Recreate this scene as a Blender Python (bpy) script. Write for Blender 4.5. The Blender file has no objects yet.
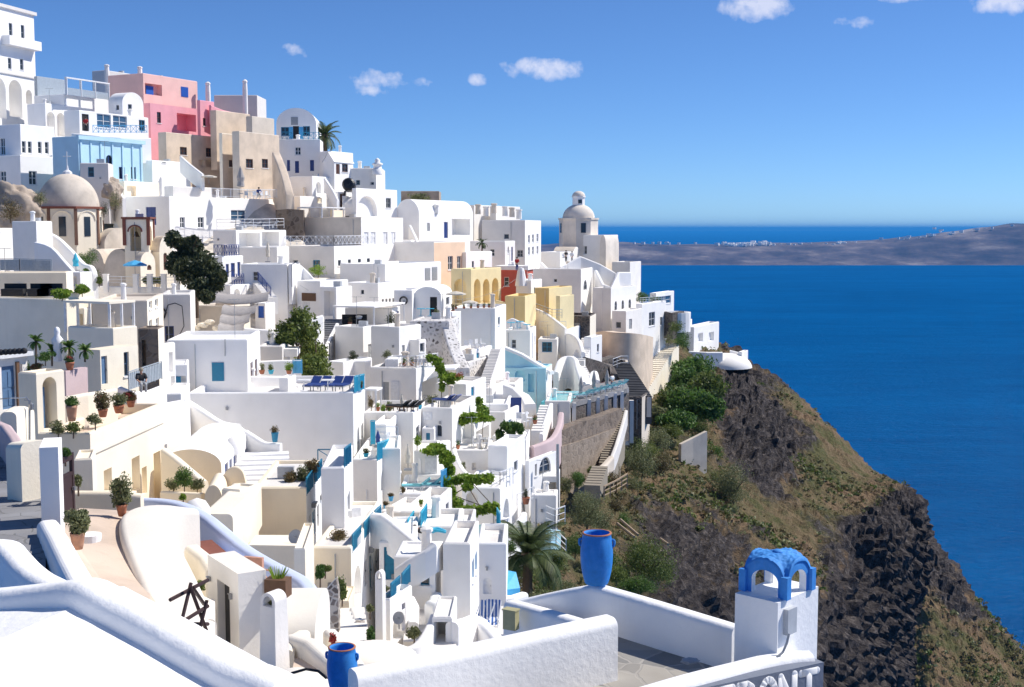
import bpy, bmesh, math, random
from mathutils import Vector, Matrix, noise
random.seed(7)
R = math.radians
SC = bpy.context.scene
COL = SC.collection
EYE = 230.0
FPX = 1250.0
PITCH = math.atan(114.5/FPX)
CP, SP = math.cos(PITCH), math.sin(PITCH)

def ray(px, py):
    a = (px-512)/FPX; b = (343.5-py)/FPX
    d = Vector((a, CP+b*SP, -SP+b*CP))
    return d/d.y

def at(px, py, Y):
    d = ray(px, py)
    return Vector((d.x*Y, Y, EYE+d.z*Y))

# distance of the hillside, metres from the viewpoint
CTRL = [(0,430,54),(30,520,36),(100,540,38),(150,590,34),(240,640,36),(300,660,34),(350,650,42),(420,640,48),(470,620,55),(520,600,68),
(100,480,56),(160,490,60),(250,490,66),(220,400,76),(300,530,60),(350,590,54),(400,520,66),(450,520,74),(500,500,86),(480,560,62),
(50,340,76),(150,340,86),(60,280,105),(150,280,122),(200,330,95),(250,330,100),(300,370,95),(350,410,90),(400,440,86),(430,380,105),(450,430,92),(500,430,100),(540,440,105),(560,480,98),
(0,240,115),(70,235,135),(150,200,145),(20,150,148),(100,150,152),(180,150,158),(230,190,152),(250,240,130),(300,200,150),(300,250,135),(330,290,125),(350,330,110),(400,300,130),(430,330,120),(480,330,130),(520,370,130),(550,400,125),(600,380,142),(620,330,170),(560,310,165),(500,270,170),(450,240,172),(400,220,165),(350,190,165),(570,260,195),(640,300,190),(700,350,208),(620,430,132),(660,370,188),
(0,60,160),(100,90,166),(200,90,176),(300,150,166),(340,150,172),(480,200,190)]
def Yz(px, py, z): return (z-EYE)/ray(px, py).z
def Yf(px, py):
    s = w = 0.0
    for x, y, d in CTRL:
        k = 1.0/(((x-px)**2+((y-py)*1.3)**2+60)**1.7)
        s += k*math.log(d); w += k
    return math.exp(s/w)

# ------------------------------------------------------------------ materials
M = {}
def nt(name):
    m = bpy.data.materials.new(name); m.use_nodes = True
    t = m.node_tree; b = t.nodes['Principled BSDF']
    return m, t, b
def N(t, typ, **kw):
    n = t.nodes.new(typ)
    for k, v in kw.items():
        if k.startswith('i_'):
            key = k[2:]
            n.inputs[int(key) if key.isdigit() else key.replace('_', ' ')].default_value = v
        else: setattr(n, k, v)
    return n
def ramp(t, fac, stops):
    r = t.nodes.new('ShaderNodeValToRGB'); e = r.color_ramp.elements
    while len(e) < len(stops): e.new(0.5)
    for q, (p, c) in zip(e, stops): q.position = p; q.color = (*c, 1) if len(c) == 3 else c
    t.links.new(fac, r.inputs[0]); return r
def noise_n(t, vec, scale, detail=4, rough=.55):
    n = N(t, 'ShaderNodeTexNoise'); n.inputs['Scale'].default_value = scale
    n.inputs['Detail'].default_value = detail; n.inputs['Roughness'].default_value = rough
    t.links.new(vec, n.inputs['Vector']); return n
def pos(t, sc=None):
    g = t.nodes.new('ShaderNodeNewGeometry')
    if not sc: return g.outputs['Position']
    mp = t.nodes.new('ShaderNodeMapping'); mp.inputs['Scale'].default_value = sc
    t.links.new(g.outputs['Position'], mp.inputs[0]); return mp.outputs[0]
def bump(t, b, h, strength, dist):
    n = t.nodes.new('ShaderNodeBump'); n.inputs['Strength'].default_value = strength; n.inputs['Distance'].default_value = dist
    t.links.new(h, n.inputs['Height']); t.links.new(n.outputs[0], b.inputs['Normal'])

def plaster(key, c, var=.05, dirt=.10, rough=.9, bs=.35):
    m, t, b = nt(key+'_plaster'); L = t.links
    b.inputs['Roughness'].default_value = rough; b.inputs['Specular IOR Level'].default_value = .2
    p = pos(t)
    n1 = noise_n(t, p, .55, 5)
    n2 = noise_n(t, pos(t, (2.2, 2.2, .28)), 1.0, 6, .65)      # rain streaks
    n3 = noise_n(t, p, 9, 5, .6)
    lo = tuple(x*(1-var*1.6) for x in c); hi = tuple(min(1, x*(1+var*.5)) for x in c)
    r1 = ramp(t, n1.outputs[0], [(.3, lo), (.62, hi)])
    dc = (c[0]*.72, c[1]*.68, c[2]*.62)
    r2 = ramp(t, n2.outputs[0], [(.55, (0, 0, 0)), (.78, (dirt, dirt, dirt))])
    mx = N(t, 'ShaderNodeMix', data_type='RGBA')
    L.new(r2.outputs[0], mx.inputs[0]); L.new(r1.outputs[0], mx.inputs[6]); mx.inputs[7].default_value = (*dc, 1)
    L.new(mx.outputs[2], b.inputs['Base Color'])
    bump(t, b, n3.outputs[0], bs, .03)
    M[key] = m
def paint(key, c, rough=.5, metal=0, var=.08, sc=6):
    m, t, b = nt(key); L = t.links
    n = noise_n(t, pos(t), sc, 4)
    r = ramp(t, n.outputs[0], [(.3, tuple(x*(1-var*1.5) for x in c)), (.7, tuple(min(1, x*(1+var)) for x in c))])
    L.new(r.outputs[0], b.inputs['Base Color'])
    b.inputs['Roughness'].default_value = rough; b.inputs['Metallic'].default_value = metal
    M[key] = m
def leafmat(key, c1, c2, c3, trans=.25):
    m, t, b = nt(key); L = t.links
    g = t.nodes.new('ShaderNodeNewGeometry')
    r = ramp(t, g.outputs['Random Per Island'], [(0, c1), (.5, c2), (1, c3)])
    L.new(r.outputs[0], b.inputs['Base Color']); b.inputs['Roughness'].default_value = .6
    tr = t.nodes.new('ShaderNodeBsdfTranslucent'); L.new(r.outputs[0], tr.inputs[0])
    mx = t.nodes.new('ShaderNodeMixShader'); mx.inputs[0].default_value = trans
    L.new(b.outputs[0], mx.inputs[1]); L.new(tr.outputs[0], mx.inputs[2])
    L.new(mx.outputs[0], t.nodes['Material Output'].inputs['Surface'])
    M[key] = m
def worn(key, c, chip, dust):
    m, t, b = nt(key); L = t.links; p = pos(t)
    n1 = noise_n(t, p, 5, 6, .65); n2 = noise_n(t, pos(t, (9, 9, 2.2)), 1.0, 5, .7); n3 = noise_n(t, p, 22, 6, .7)
    r1 = ramp(t, n1.outputs[0], [(.3, tuple(x*.78 for x in c)), (.55, c), (.75, tuple(x*.7+d*.3 for x, d in zip(c, dust)))])
    k2 = ramp(t, n2.outputs[0], [(.55, (0, 0, 0)), (.8, (.4, .4, .4))]); k3 = ramp(t, n3.outputs[0], [(.70, (0, 0, 0)), (.735, (1, 1, 1))])
    a = N(t, 'ShaderNodeMix', data_type='RGBA'); L.new(k2.outputs[0], a.inputs[0]); L.new(r1.outputs[0], a.inputs[6]); a.inputs[7].default_value = (*dust, 1)
    z = N(t, 'ShaderNodeMix', data_type='RGBA'); L.new(k3.outputs[0], z.inputs[0]); L.new(a.outputs[2], z.inputs[6]); z.inputs[7].default_value = (*chip, 1)
    L.new(z.outputs[2], b.inputs['Base Color']); b.inputs['Roughness'].default_value = .75; bump(t, b, n3.outputs[0], .35, .01); M[key] = m
def rubble(key, stones, mortar, scale, thr=.06, bs=.6, dark=None):
    m, t, b = nt(key); L = t.links
    p = pos(t); nz = noise_n(t, p, scale*.8, 3)
    ad = N(t, 'ShaderNodeMixRGB', blend_type='LINEAR_LIGHT'); ad.inputs[0].default_value = .12/scale*2
    L.new(p, ad.inputs[1]); L.new(nz.outputs['Color'], ad.inputs[2])
    v = N(t, 'ShaderNodeTexVoronoi', feature='DISTANCE_TO_EDGE'); v.inputs['Scale'].default_value = scale
    v2 = N(t, 'ShaderNodeTexVoronoi'); v2.inputs['Scale'].default_value = scale
    L.new(ad.outputs[0], v.inputs['Vector']); L.new(ad.outputs[0], v2.inputs['Vector'])
    sr = ramp(t, v2.outputs['Color'], [(i/max(1, len(stones)-1), c) for i, c in enumerate(stones)])
    k = ramp(t, v.outputs['Distance'], [(thr, (0, 0, 0)), (thr*1.6, (1, 1, 1))])
    mx = N(t, 'ShaderNodeMix', data_type='RGBA'); L.new(k.outputs[0], mx.inputs[0])
    mx.inputs[6].default_value = (*mortar, 1); L.new(sr.outputs[0], mx.inputs[7])
    n = noise_n(t, p, .6, 4); mm = N(t, 'ShaderNodeMix', data_type='RGBA', blend_type='MULTIPLY'); mm.inputs[0].default_value = 1
    rr = ramp(t, n.outputs[0], [(.3, (.75, .73, .7)), (.7, (1, 1, 1))])
    L.new(mx.outputs[2], mm.inputs[6]); L.new(rr.outputs[0], mm.inputs[7])
    L.new(mm.outputs[2], b.inputs['Base Color']); b.inputs['Roughness'].default_value = .95
    bump(t, b, k.outputs[0], bs, .06)
    M[key] = m

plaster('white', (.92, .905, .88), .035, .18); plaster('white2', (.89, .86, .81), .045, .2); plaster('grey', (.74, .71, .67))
plaster('cool', (.77, .79, .84)); plaster('cream', (.91, .80, .615), .05, .2); plaster('cream2', (.91, .83, .68), .05, .2); plaster('beige', (.70, .62, .52), .1, .25)
plaster('tan', (.72, .595, .465), .12, .35); plaster('pink', (.84, .55, .49)); plaster('hot', (.84, .40, .45))
plaster('yellow', (.88, .74, .43)); plaster('ochre', (.80, .61, .29)); plaster('red', (.55, .13, .09)); plaster('peach', (.88, .66, .48))
plaster('sky_blue', (.50, .73, .86)); plaster('pool_blue', (.47, .77, .86)); plaster('rose', (.60, .47, .47)); plaster('dome', (.64, .565, .475), .16, .45); plaster('pale_dome', (.80, .72, .62), .1, .3)
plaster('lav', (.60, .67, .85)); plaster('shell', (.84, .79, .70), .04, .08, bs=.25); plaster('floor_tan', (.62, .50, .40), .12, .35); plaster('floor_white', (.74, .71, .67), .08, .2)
plaster('render_old', (.43, .355, .285), .22, .55); plaster('dark_slate', (.075, .075, .08), .2, .3)
plaster('front_white', (.92, .915, .90), .035, .16, bs=.4); plaster('slate_paint', (.21, .235, .29), .06, .12)
rubble('rubble_stone', [(.09, .07, .055), (.19, .145, .11), (.28, .22, .17), (.14, .115, .095)], (.24, .195, .155), 1.9)
rubble('rubble_tan', [(.15, .115, .09), (.27, .215, .165), (.35, .285, .225), (.22, .175, .14)], (.35, .29, .23), 1.9, .06, .5)
rubble('dark_stone', [(.05, .045, .045), (.10, .09, .085), (.16, .13, .12), (.07, .06, .06)], (.18, .16, .14), 2.2)
rubble('speckled', [(.03, .03, .03), (.80, .78, .76), (.10, .09, .09), (.82, .80, .78), (.06, .055, .05), (.8, .78, .76)], (.82, .80, .785), 2.7, .17)
rubble('pebbled', [(.10, .08, .07), (.20, .17, .15), (.33, .28, .24), (.14, .12, .11)], (.55, .5, .44), 4.2, .08)
rubble('flagstone', [(.22, .22, .215), (.33, .32, .30), (.45, .42, .37), (.17, .175, .18)], (.40, .38, .35), 1.5, .022, .3)
rubble('paving', [(.25, .25, .265), (.31, .31, .32), (.28, .28, .29)], (.2, .2, .2), .9, .012, .2)
paint('blue', (.012, .10, .46)); paint('navy', (.025, .055, .22)); paint('teal', (.012, .20, .34)); paint('aqua', (.04, .44, .62)); paint('sky_paint', (.09, .42, .72))
worn('pot_blue', (.022, .23, .66), (.36, .16, .10), (.12, .34, .70)); worn('cupola_blue', (.045, .27, .70), (.55, .58, .62), (.16, .38, .72)); paint('lounger_teal', (.16, .45, .50), .9)
paint('glass', (.03, .04, .055), .08); paint('glass_blue', (.05, .11, .19), .08); paint('pale_glass', (.38, .43, .47), .12)
paint('dark', (.02, .02, .022), .8); paint('brown', (.11, .045, .03), .6); paint('wood', (.16, .085, .045), .75); paint('pale_wood', (.38, .28, .18), .75); paint('gate_wood', (.045, .02, .018), .6)
paint('terra', (.42, .16, .085), .85); paint('terra2', (.50, .27, .17), .85); paint('wpaint', (.80, .80, .80), .5); paint('gpaint', (.36, .37, .38), .5); paint('metal', (.32, .33, .35), .4, .6)
paint('canvas', (.62, .57, .48), .95); paint('canvas_grey', (.40, .37, .35), .95); paint('cushion', (.55, .54, .52), .95); paint('tree_bark', (.12, .085, .06), .95); paint('palm_bark', (.13, .09, .06), .95)
paint('black', (.012, .012, .014), .45); paint('red_cloth', (.45, .02, .02), .9); paint('skin', (.50, .28, .19), .6); paint('hair', (.03, .02, .015), .7); paint('bronze', (.10, .065, .03), .4, .7)
paint('brown_brick', (.20, .11, .075), .9); paint('door_blue', (.10, .19, .33), .6); paint('olive_box', (.44, .41, .22), .6); paint('box_grey', (.50, .52, .54), .4); paint('brick_red', (.22, .075, .05), .9); paint('cell', (.02, .03, .06), .15); paint('khaki', (.30, .26, .2), .9)
paint('cream_paint', (.72, .6, .42), .8); paint('salmon', (.58, .31, .22), .8)
leafmat('leaf', (.045, .10, .016), (.085, .175, .03), (.155, .25, .05), .35); leafmat('leaf_dark', (.03, .044, .016), (.06, .078, .03), (.11, .125, .05), .25)
leafmat('leaf_bright', (.13, .23, .016), (.22, .34, .03), (.34, .45, .06), .4); leafmat('leaf_olive', (.11, .125, .05), (.19, .21, .09), (.30, .31, .15), .35)
leafmat('leaf_dry', (.12, .075, .03), (.2, .14, .06), (.13, .14, .05)); leafmat('leaf_palm', (.035, .06, .016), (.065, .10, .028), (.12, .15, .045)); leafmat('leaf_shrub', (.065, .105, .02), (.12, .17, .036), (.20, .24, .06), .35)
leafmat('leaf_lime', (.09, .13, .022), (.15, .20, .035), (.23, .27, .055), .3); leafmat('leaf_heath', (.10, .075, .04), (.15, .125, .055), (.19, .17, .05)); leafmat('flower_red', (.35, .03, .02), (.45, .06, .05), (.4, .1, .08), .15); leafmat('flower_mix', (.28, .08, .06), (.16, .13, .05), (.12, .17, .05))
def water_mat():
    m, t, b = nt('pool_water'); b.inputs['Base Color'].default_value = (.12, .55, .62, 1); b.inputs['Roughness'].default_value = .08
    n = noise_n(t, pos(t), 2.5, 3); bump(t, b, n.outputs[0], .3, .05); M['pool'] = m
water_mat()
def stripes_mat():
    m, t, b = nt('striped_cloth'); w = N(t, 'ShaderNodeTexWave'); w.inputs['Scale'].default_value = 2.2
    t.links.new(pos(t), w.inputs['Vector'])
    r = ramp(t, w.outputs[0], [(.45, (.8, .8, .82)), (.55, (.03, .12, .40))]); t.links.new(r.outputs[0], b.inputs['Base Color'])
    b.inputs['Roughness'].default_value = .9; M['striped'] = m
stripes_mat()

# ------------------------------------------------------------------ objects
MW = {}
def tag(o, label=None, cat=None, group=None, kind=None):
    if label: o['label'] = label
    if cat: o['category'] = cat
    if group: o['group'] = group
    if kind: o['kind'] = kind
    return o
def thing(name, label, cat, loc, rz=0, group=None):
    o = bpy.data.objects.new(name, None); COL.objects.link(o)
    o.location = loc; o.rotation_euler = (0, 0, rz); o.empty_display_size = .2
    MW[o] = Matrix.Translation(loc) @ Matrix.Rotation(rz, 4, 'Z')
    return tag(o, label, cat, group)
def obj(name, bm, mats, parent=None, smooth=False):
    """link a bmesh given in world space as ONE mesh object (under parent when given)"""
    if isinstance(mats, str): mats = [mats]
    if parent is not None: bm.transform(MW[parent].inverted())
    me = bpy.data.meshes.new(name)
    bm.normal_update(); bm.to_mesh(me); bm.free()
    for k in mats: me.materials.append(M[k])
    if smooth:
        for p in me.polygons: p.use_smooth = True
    o = bpy.data.objects.new(name, me); COL.objects.link(o)
    if parent is not None:
        o.parent = parent; MW[o] = MW[parent].copy()
    else: MW[o] = Matrix.Identity(4)
    return o
def solo(name, label, cat, bm, mats, loc, rz=0, group=None, smooth=False):
    """a thing that is one mesh, with its origin at loc"""
    mw = Matrix.Translation(loc) @ Matrix.Rotation(rz, 4, 'Z')
    bm.transform(mw.inverted())
    o = obj(name, bm, mats, None, smooth); o.location = loc; o.rotation_euler = (0, 0, rz); MW[o] = mw
    return tag(o, label, cat, group)
def dup(o, loc=None, rz=None, label=None, parent=None, sc=None):
    c = o.copy(); COL.objects.link(c)
    if parent is not None: c.parent = parent
    if loc is not None: c.location = loc
    if rz is not None: c.rotation_euler = (0, 0, rz)
    if sc is not None: c.scale = (sc,)*3
    if label: c['label'] = label
    for ch in list(o.children): dup(ch, parent=c)
    return c
def quad(bm, *p, mi=0):
    f = bm.faces.new([bm.verts.new(q) for q in p]); f.material_index = mi; return f
def box(bm, c, s, rz=0, mi=0, mat=None):
    """box centred at c"""
    m = mat or (Matrix.Translation(c) @ Matrix.Rotation(rz, 4, 'Z'))
    v = [bm.verts.new(m @ Vector((x*s[0]/2, y*s[1]/2, z*s[2]/2))) for x in (-1, 1) for y in (-1, 1) for z in (-1, 1)]
    for i in ((0, 1, 3, 2), (4, 6, 7, 5), (0, 4, 5, 1), (2, 3, 7, 6), (0, 2, 6, 4), (1, 5, 7, 3)):
        f = bm.faces.new([v[k] for k in i]); f.material_index = mi
def boxuv(bm, o, u, w, x0, x1, y0, y1, z0, z1, mi=0):
    """box in a frame: o origin, u/w horizontal axes"""
    P = lambda x, y, z: o+u*x+w*y+Vector((0, 0, z))
    v = [bm.verts.new(P(x, y, z)) for x in (x0, x1) for y in (y0, y1) for z in (z0, z1)]
    for i in ((0, 1, 3, 2), (4, 6, 7, 5), (0, 4, 5, 1), (2, 3, 7, 6), (0, 2, 6, 4), (1, 5, 7, 3)):
        f = bm.faces.new([v[k] for k in i]); f.material_index = mi
def tube(bm, a, b, r, n=8, r2=None, mi=0, cap=True):
    a, b = Vector(a), Vector(b); d = (b-a)
    if d.length < 1e-6: return
    d.normalize(); x = d.orthogonal().normalized(); y = d.cross(x); r2 = r if r2 is None else r2
    A = [bm.verts.new(a+(x*math.cos(k*2*math.pi/n)+y*math.sin(k*2*math.pi/n))*r) for k in range(n)]
    B = [bm.verts.new(b+(x*math.cos(k*2*math.pi/n)+y*math.sin(k*2*math.pi/n))*r2) for k in range(n)]
    for k in range(n):
        f = bm.faces.new((A[k], A[(k+1) % n], B[(k+1) % n], B[k])); f.material_index = mi
    if cap:
        bm.faces.new(A[::-1]).material_index = mi; bm.faces.new(B).material_index = mi
def path_tube(bm, pts, r, n=6, mi=0):
    for a, b in zip(pts, pts[1:]): tube(bm, a, b, r, n, mi=mi)
def lathe(bm, c, prof, n=24, mi=0, a0=0.0, cap_top=False):
    c = Vector(c); rings = []
    for r, z in prof:
        rings.append([bm.verts.new(c+Vector((r*math.cos(a0+k*2*math.pi/n), r*math.sin(a0+k*2*math.pi/n), z))) for k in range(n)] if r > 1e-4 else [bm.verts.new(c+Vector((0, 0, z)))])
    for A, B in zip(rings, rings[1:]):
        for k in range(n):
            q = [A[k % len(A)], A[(k+1) % len(A)], B[(k+1) % len(B)], B[k % len(B)]]
            q = list(dict.fromkeys(q))
            if len(q) > 2: bm.faces.new(q).material_index = mi
    if cap_top and len(rings[-1]) > 1: bm.faces.new(rings[-1]).material_index = mi
def catmull(P, n=6):
    P = [Vector(p) for p in P]; out = []
    for i in range(len(P)-1):
        a, b, c, d = P[max(0, i-1)], P[i], P[i+1], P[min(len(P)-1, i+2)]
        for k in range(n):
            t = k/n
            out.append(.5*((2*b)+(c-a)*t+(2*a-5*b+4*c-d)*t*t+(3*b-a-3*c+d)*t**3))
    out.append(P[-1]); return out

# ------------------------------------------------------------------ houses
class House: pass
WARN = []; HOUSES = []; WR = random.Random(31)
def hit2(o, d, px, py):
    """distance s along horizontal o + s d where the sight line of column px meets it"""
    r = ray(px, py); rx, ry = r.x, r.y
    den = d.x*ry-d.y*rx
    return (o.y*rx-o.x*ry)/den if abs(den) > 1e-9 else 1e6

def face_mesh(bm, o, ud, nd, L, z0, z1, holes, mi, band=None):
    """a wall face with real openings: o ground corner, ud along, nd outwards"""
    us = sorted({0.0, L, *[h[k] for h in holes for k in (0, 1)]})
    vs = sorted({z0, z1, *[h[k] for h in holes for k in (2, 3)], *([band[0]] if band and z0 < band[0] < z1 else [])})
    P = lambda u, d, v: Vector((o.x+ud.x*u-nd.x*d, o.y+ud.y*u-nd.y*d, v))
    for a, b in zip(us, us[1:]):
        for c, d in zip(vs, vs[1:]):
            um, vm = (a+b)/2, (c+d)/2
            if any(h[0] < um < h[1] and h[2] < vm < h[3] for h in holes): continue
            quad(bm, P(a, 0, c), P(b, 0, c), P(b, 0, d), P(a, 0, d), mi=band[1] if band and vm < band[0] else mi)
    for u0, u1, v0, v1, dep, arch in holes:
        hm = band[1] if band and (v0+v1)/2 < band[0] else mi
        quad(bm, P(u0, 0, v0), P(u1, 0, v0), P(u1, dep, v0), P(u0, dep, v0), mi=hm)
        quad(bm, P(u0, dep, v0), P(u1, dep, v0), P(u1, dep, v1), P(u0, dep, v1), mi=hm)
        vt = v1
        if arch:
            r = min((u1-u0)/2, (v1-v0)*.8); vt = v1-r; um = (u0+u1)/2
            arc = [(um-math.cos(k*math.pi/12)*(u1-u0)/2, vt+math.sin(k*math.pi/12)*r) for k in range(13)]
            for (a, b), (c, d) in zip(arc, arc[1:]):
                quad(bm, P(a, 0, b), P(c, 0, d), P(c, dep, d), P(a, dep, b), mi=hm)
                quad(bm, P(a, 0, b), P(c, 0, d), P(c, 0, v1+.001), P(a, 0, v1+.001), mi=hm)
        else:
            quad(bm, P(u0, 0, v1), P(u1, 0, v1), P(u1, dep, v1), P(u0, dep, v1), mi=hm)
        for u in (u0, u1): quad(bm, P(u, 0, v0), P(u, dep, v0), P(u, dep, vt), P(u, 0, vt), mi=hm)

def house(label, xs, yt, yb, Y=None, D=7.0, th=None, m='white', sm=None, roof='flat', par=.35, op=(), name='house', cat='house', group=None,
          base=4.5, band=None, rise=None, rm=None, lw=None, ex=False):
    x0, x1, xr = xs
    if Y is None: Y = Yf(x1, yb)
    B = at(x1, yt, Y); zt = B.z; zb = at(x1, yb, Y).z; B2 = Vector((B.x, B.y, 0))
    if th is None:
        r = ray(xr, yt); rr = Vector((r.x, r.y, 0)); q = rr.dot(rr); p = rr.dot(B2)/q
        disc = p*p-(B2.dot(B2)-D*D)/q
        t = p+math.sqrt(disc) if disc > 0 else p
        v = rr*t-B2; D = v.length; v.normalize()
    else:
        if not ex: th = max(th, -27)
        v = Vector((-math.sin(R(th)), math.cos(R(th)), 0))
        if xr is not None: D = hit2(B2, v, xr, yt)
    u = Vector((v.y, -v.x, 0))
    W = -hit2(B2, u, x0, yt) if lw is None else lw
    if not (0.3 < W < 60 and .3 < D < 60):
        WARN.append((label, 'W', round(W, 1), 'D', round(D, 1))); W = min(max(W, 1), 30) if W > 0 else 6.0; D = min(max(D, 1), 30) if D > 0 else 6.0
    A = B2-u*W
    h = House(); h.u, h.v, h.W, h.D, h.A, h.B, h.zt, h.zb, h.Y = u, v, W, D, A, B2, zt, zb, Y
    h.root = thing(name, label, cat, Vector((A.x, A.y, zb)), math.atan2(u.y, u.x), group)
    n = -v
    faces = {'f': (A, u, n, W), 's': (B2, v, u, D), 'b': (A+u*W+v*D, -u, v, W), 'l': (A+v*D, -v, -u, D)}
    h.faces = faces
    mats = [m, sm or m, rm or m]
    zw = zt
    if roof in ('vault', 'vaultx', 'gable'):
        rise = rise if rise is not None else (W if roof != 'vaultx' else D)*.42
        zw = zt-rise
    elif roof == 'flat': zw = zt-.07
    h.zw = zw
    holes = {k: [] for k in faces}; later = []
    for q in op:
        kind, fc, a, b, c, d = q[:6]; ex = q[6] if len(q) > 6 else None
        o, ud, nd, L = faces[fc]
        ym = (b+d)/2
        u0, u1 = sorted((hit2(o, ud, a, ym), hit2(o, ud, c, ym)))
        um = (u0+u1)/2; pm = o+ud*um
        xm = (a+c)/2
        z1, z0 = EYE+ray(xm, b).z*pm.y, EYE+ray(xm, d).z*pm.y
        if not (-.5 < um < L+.5): WARN.append((label, kind, fc, a, b, 'outside', round(um, 2), round(L, 2)))
        if kind not in ('sh', 'lamp', 'unit', 'balc'):
            u0 = max(u0, .06); u1 = min(u1, L-.06); z0 = max(z0, zb-base+.1); z1 = min(z1, zw-.08 if roof != 'none' else zw-.05)
            if u1-u0 < .08 or z1-z0 < .08: continue
            dep = {'n': 1.2, 'a': 1.0}.get(kind, .2)
            if kind in 'na' and ex is not None and not isinstance(ex, str): dep = ex
            holes[fc].append((u0, u1, z0, z1, dep, kind in ('a', 'aw', 'ad')))
        later.append((kind, fc, u0, u1, z0, z1, ex))
    if not op and roof != 'none' and 50 < Y < 185 and name == 'house' and (m in ('white', 'white2')) and zt-zb > 1.6:
        for fc, nmax in (('s', 2), ('f', 1)):
            o, ud, nd, L = faces[fc]
            for k in range(nmax):
                if L < 2.4 or WR.random() < .35: continue
                um = L*(k+.5+WR.uniform(-.2, .2))/nmax; isd = WR.random() < .35; z0_ = max(zb-.3, zw-2.7) if isd else zw-WR.uniform(1.5, 2.0)
                hh_ = 1.95 if isd else WR.uniform(.7, 1.0); ww_ = .8 if isd else WR.uniform(.5, .75)
                u0, u1, z0, z1 = um-ww_/2, um+ww_/2, z0_, min(z0_+hh_, zw-.2)
                if u0 < .1 or u1 > L-.1: continue
                holes[fc].append((u0, u1, z0, z1, .2, WR.random() < .2)); later.append(('d' if isd else 'w', fc, u0, u1, z0, z1, WR.choice(['gpaint', 'wpaint', 'teal', 'navy', 'gpaint'])))
    bnd = None
    if band:
        mats.append(band[1]); bnd = (EYE+ray(x1, band[0]).z*Y, 3)
    bm = bmesh.new(); z0 = zb-base
    for k, (o, ud, nd, L) in faces.items():
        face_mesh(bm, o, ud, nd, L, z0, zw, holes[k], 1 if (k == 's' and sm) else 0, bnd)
    Pz = lambda a, b, z: Vector((A.x+u.x*a+v.x*b, A.y+u.y*a+v.y*b, z))
    rb = bmesh.new()
    if roof == 'flat':
        t = min(.28, W*.15, D*.15); c = min(.07, t*.4)
        rings = [[Pz(i, i, z), Pz(W-i, i, z), Pz(W-i, D-i, z), Pz(i, D-i, z)] for i, z in ((0, zw), (c, zt), (t-c*.5, zt), (t, zt-c), (t, zt-par))]
        for p, q in zip(rings, rings[1:]):
            for k in range(4): quad(rb, p[k], p[(k+1) % 4], q[(k+1) % 4], q[k])
        quad(rb, *rings[-1], mi=1)
    elif roof == 'none':
        quad(rb, Pz(0, 0, zt), Pz(W, 0, zt), Pz(W, D, zt), Pz(0, D, zt), mi=1)
    elif roof == 'gable':
        mid = W/2
        quad(rb, Pz(-.12, -.12, zw-.06), Pz(-.12, D+.12, zw-.06), Pz(mid, D+.12, zt+.05), Pz(mid, -.12, zt+.05))
        quad(rb, Pz(W+.12, -.12, zw-.06), Pz(W+.12, D+.12, zw-.06), Pz(mid, D+.12, zt+.05), Pz(mid, -.12, zt+.05))
        for b in (0, D): bm.faces.new([bm.verts.new(q) for q in (Pz(0, b, zw), Pz(W, b, zw), Pz(mid, b, zt))])
    else:
        K = 18; S = W if roof == 'vault' else D; T = D if roof == 'vault' else W
        arc = [(S/2-math.cos(k*math.pi/K)*S/2, zw+math.sin(k*math.pi/K)*rise) for k in range(K+1)]
        Q = (lambda s, t, z: Pz(s, t, z)) if roof == 'vault' else (lambda s, t, z: Pz(t, s, z))
        va = [rb.verts.new(Q(s, 0, z)) for s, z in arc]; vb = [rb.verts.new(Q(s, T, z)) for s, z in arc]
        for k in range(K):
            f = rb.faces.new((va[k], va[k+1], vb[k+1], vb[k])); f.smooth = True
        for t, gi in ((0, 0), (T, 1 if (sm and roof == 'vaultx') else 0)):
            f = bm.faces.new([bm.verts.new(Q(s, t, z)) for s, z in arc]); f.material_index = gi
    h.roof = roof; h.par = par; HOUSES.append(h)
    obj('wall', bm, mats, h.root)
    obj('roof', rb, [m if roof == 'flat' else (rm or m), rm or m], h.root)
    for kind, fc, u0, u1, z0, z1, ex in later:
        o, ud, nd, L = faces[fc]; opening(h, kind, o, ud, nd, u0, u1, z0, z1, ex)
    return h

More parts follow.
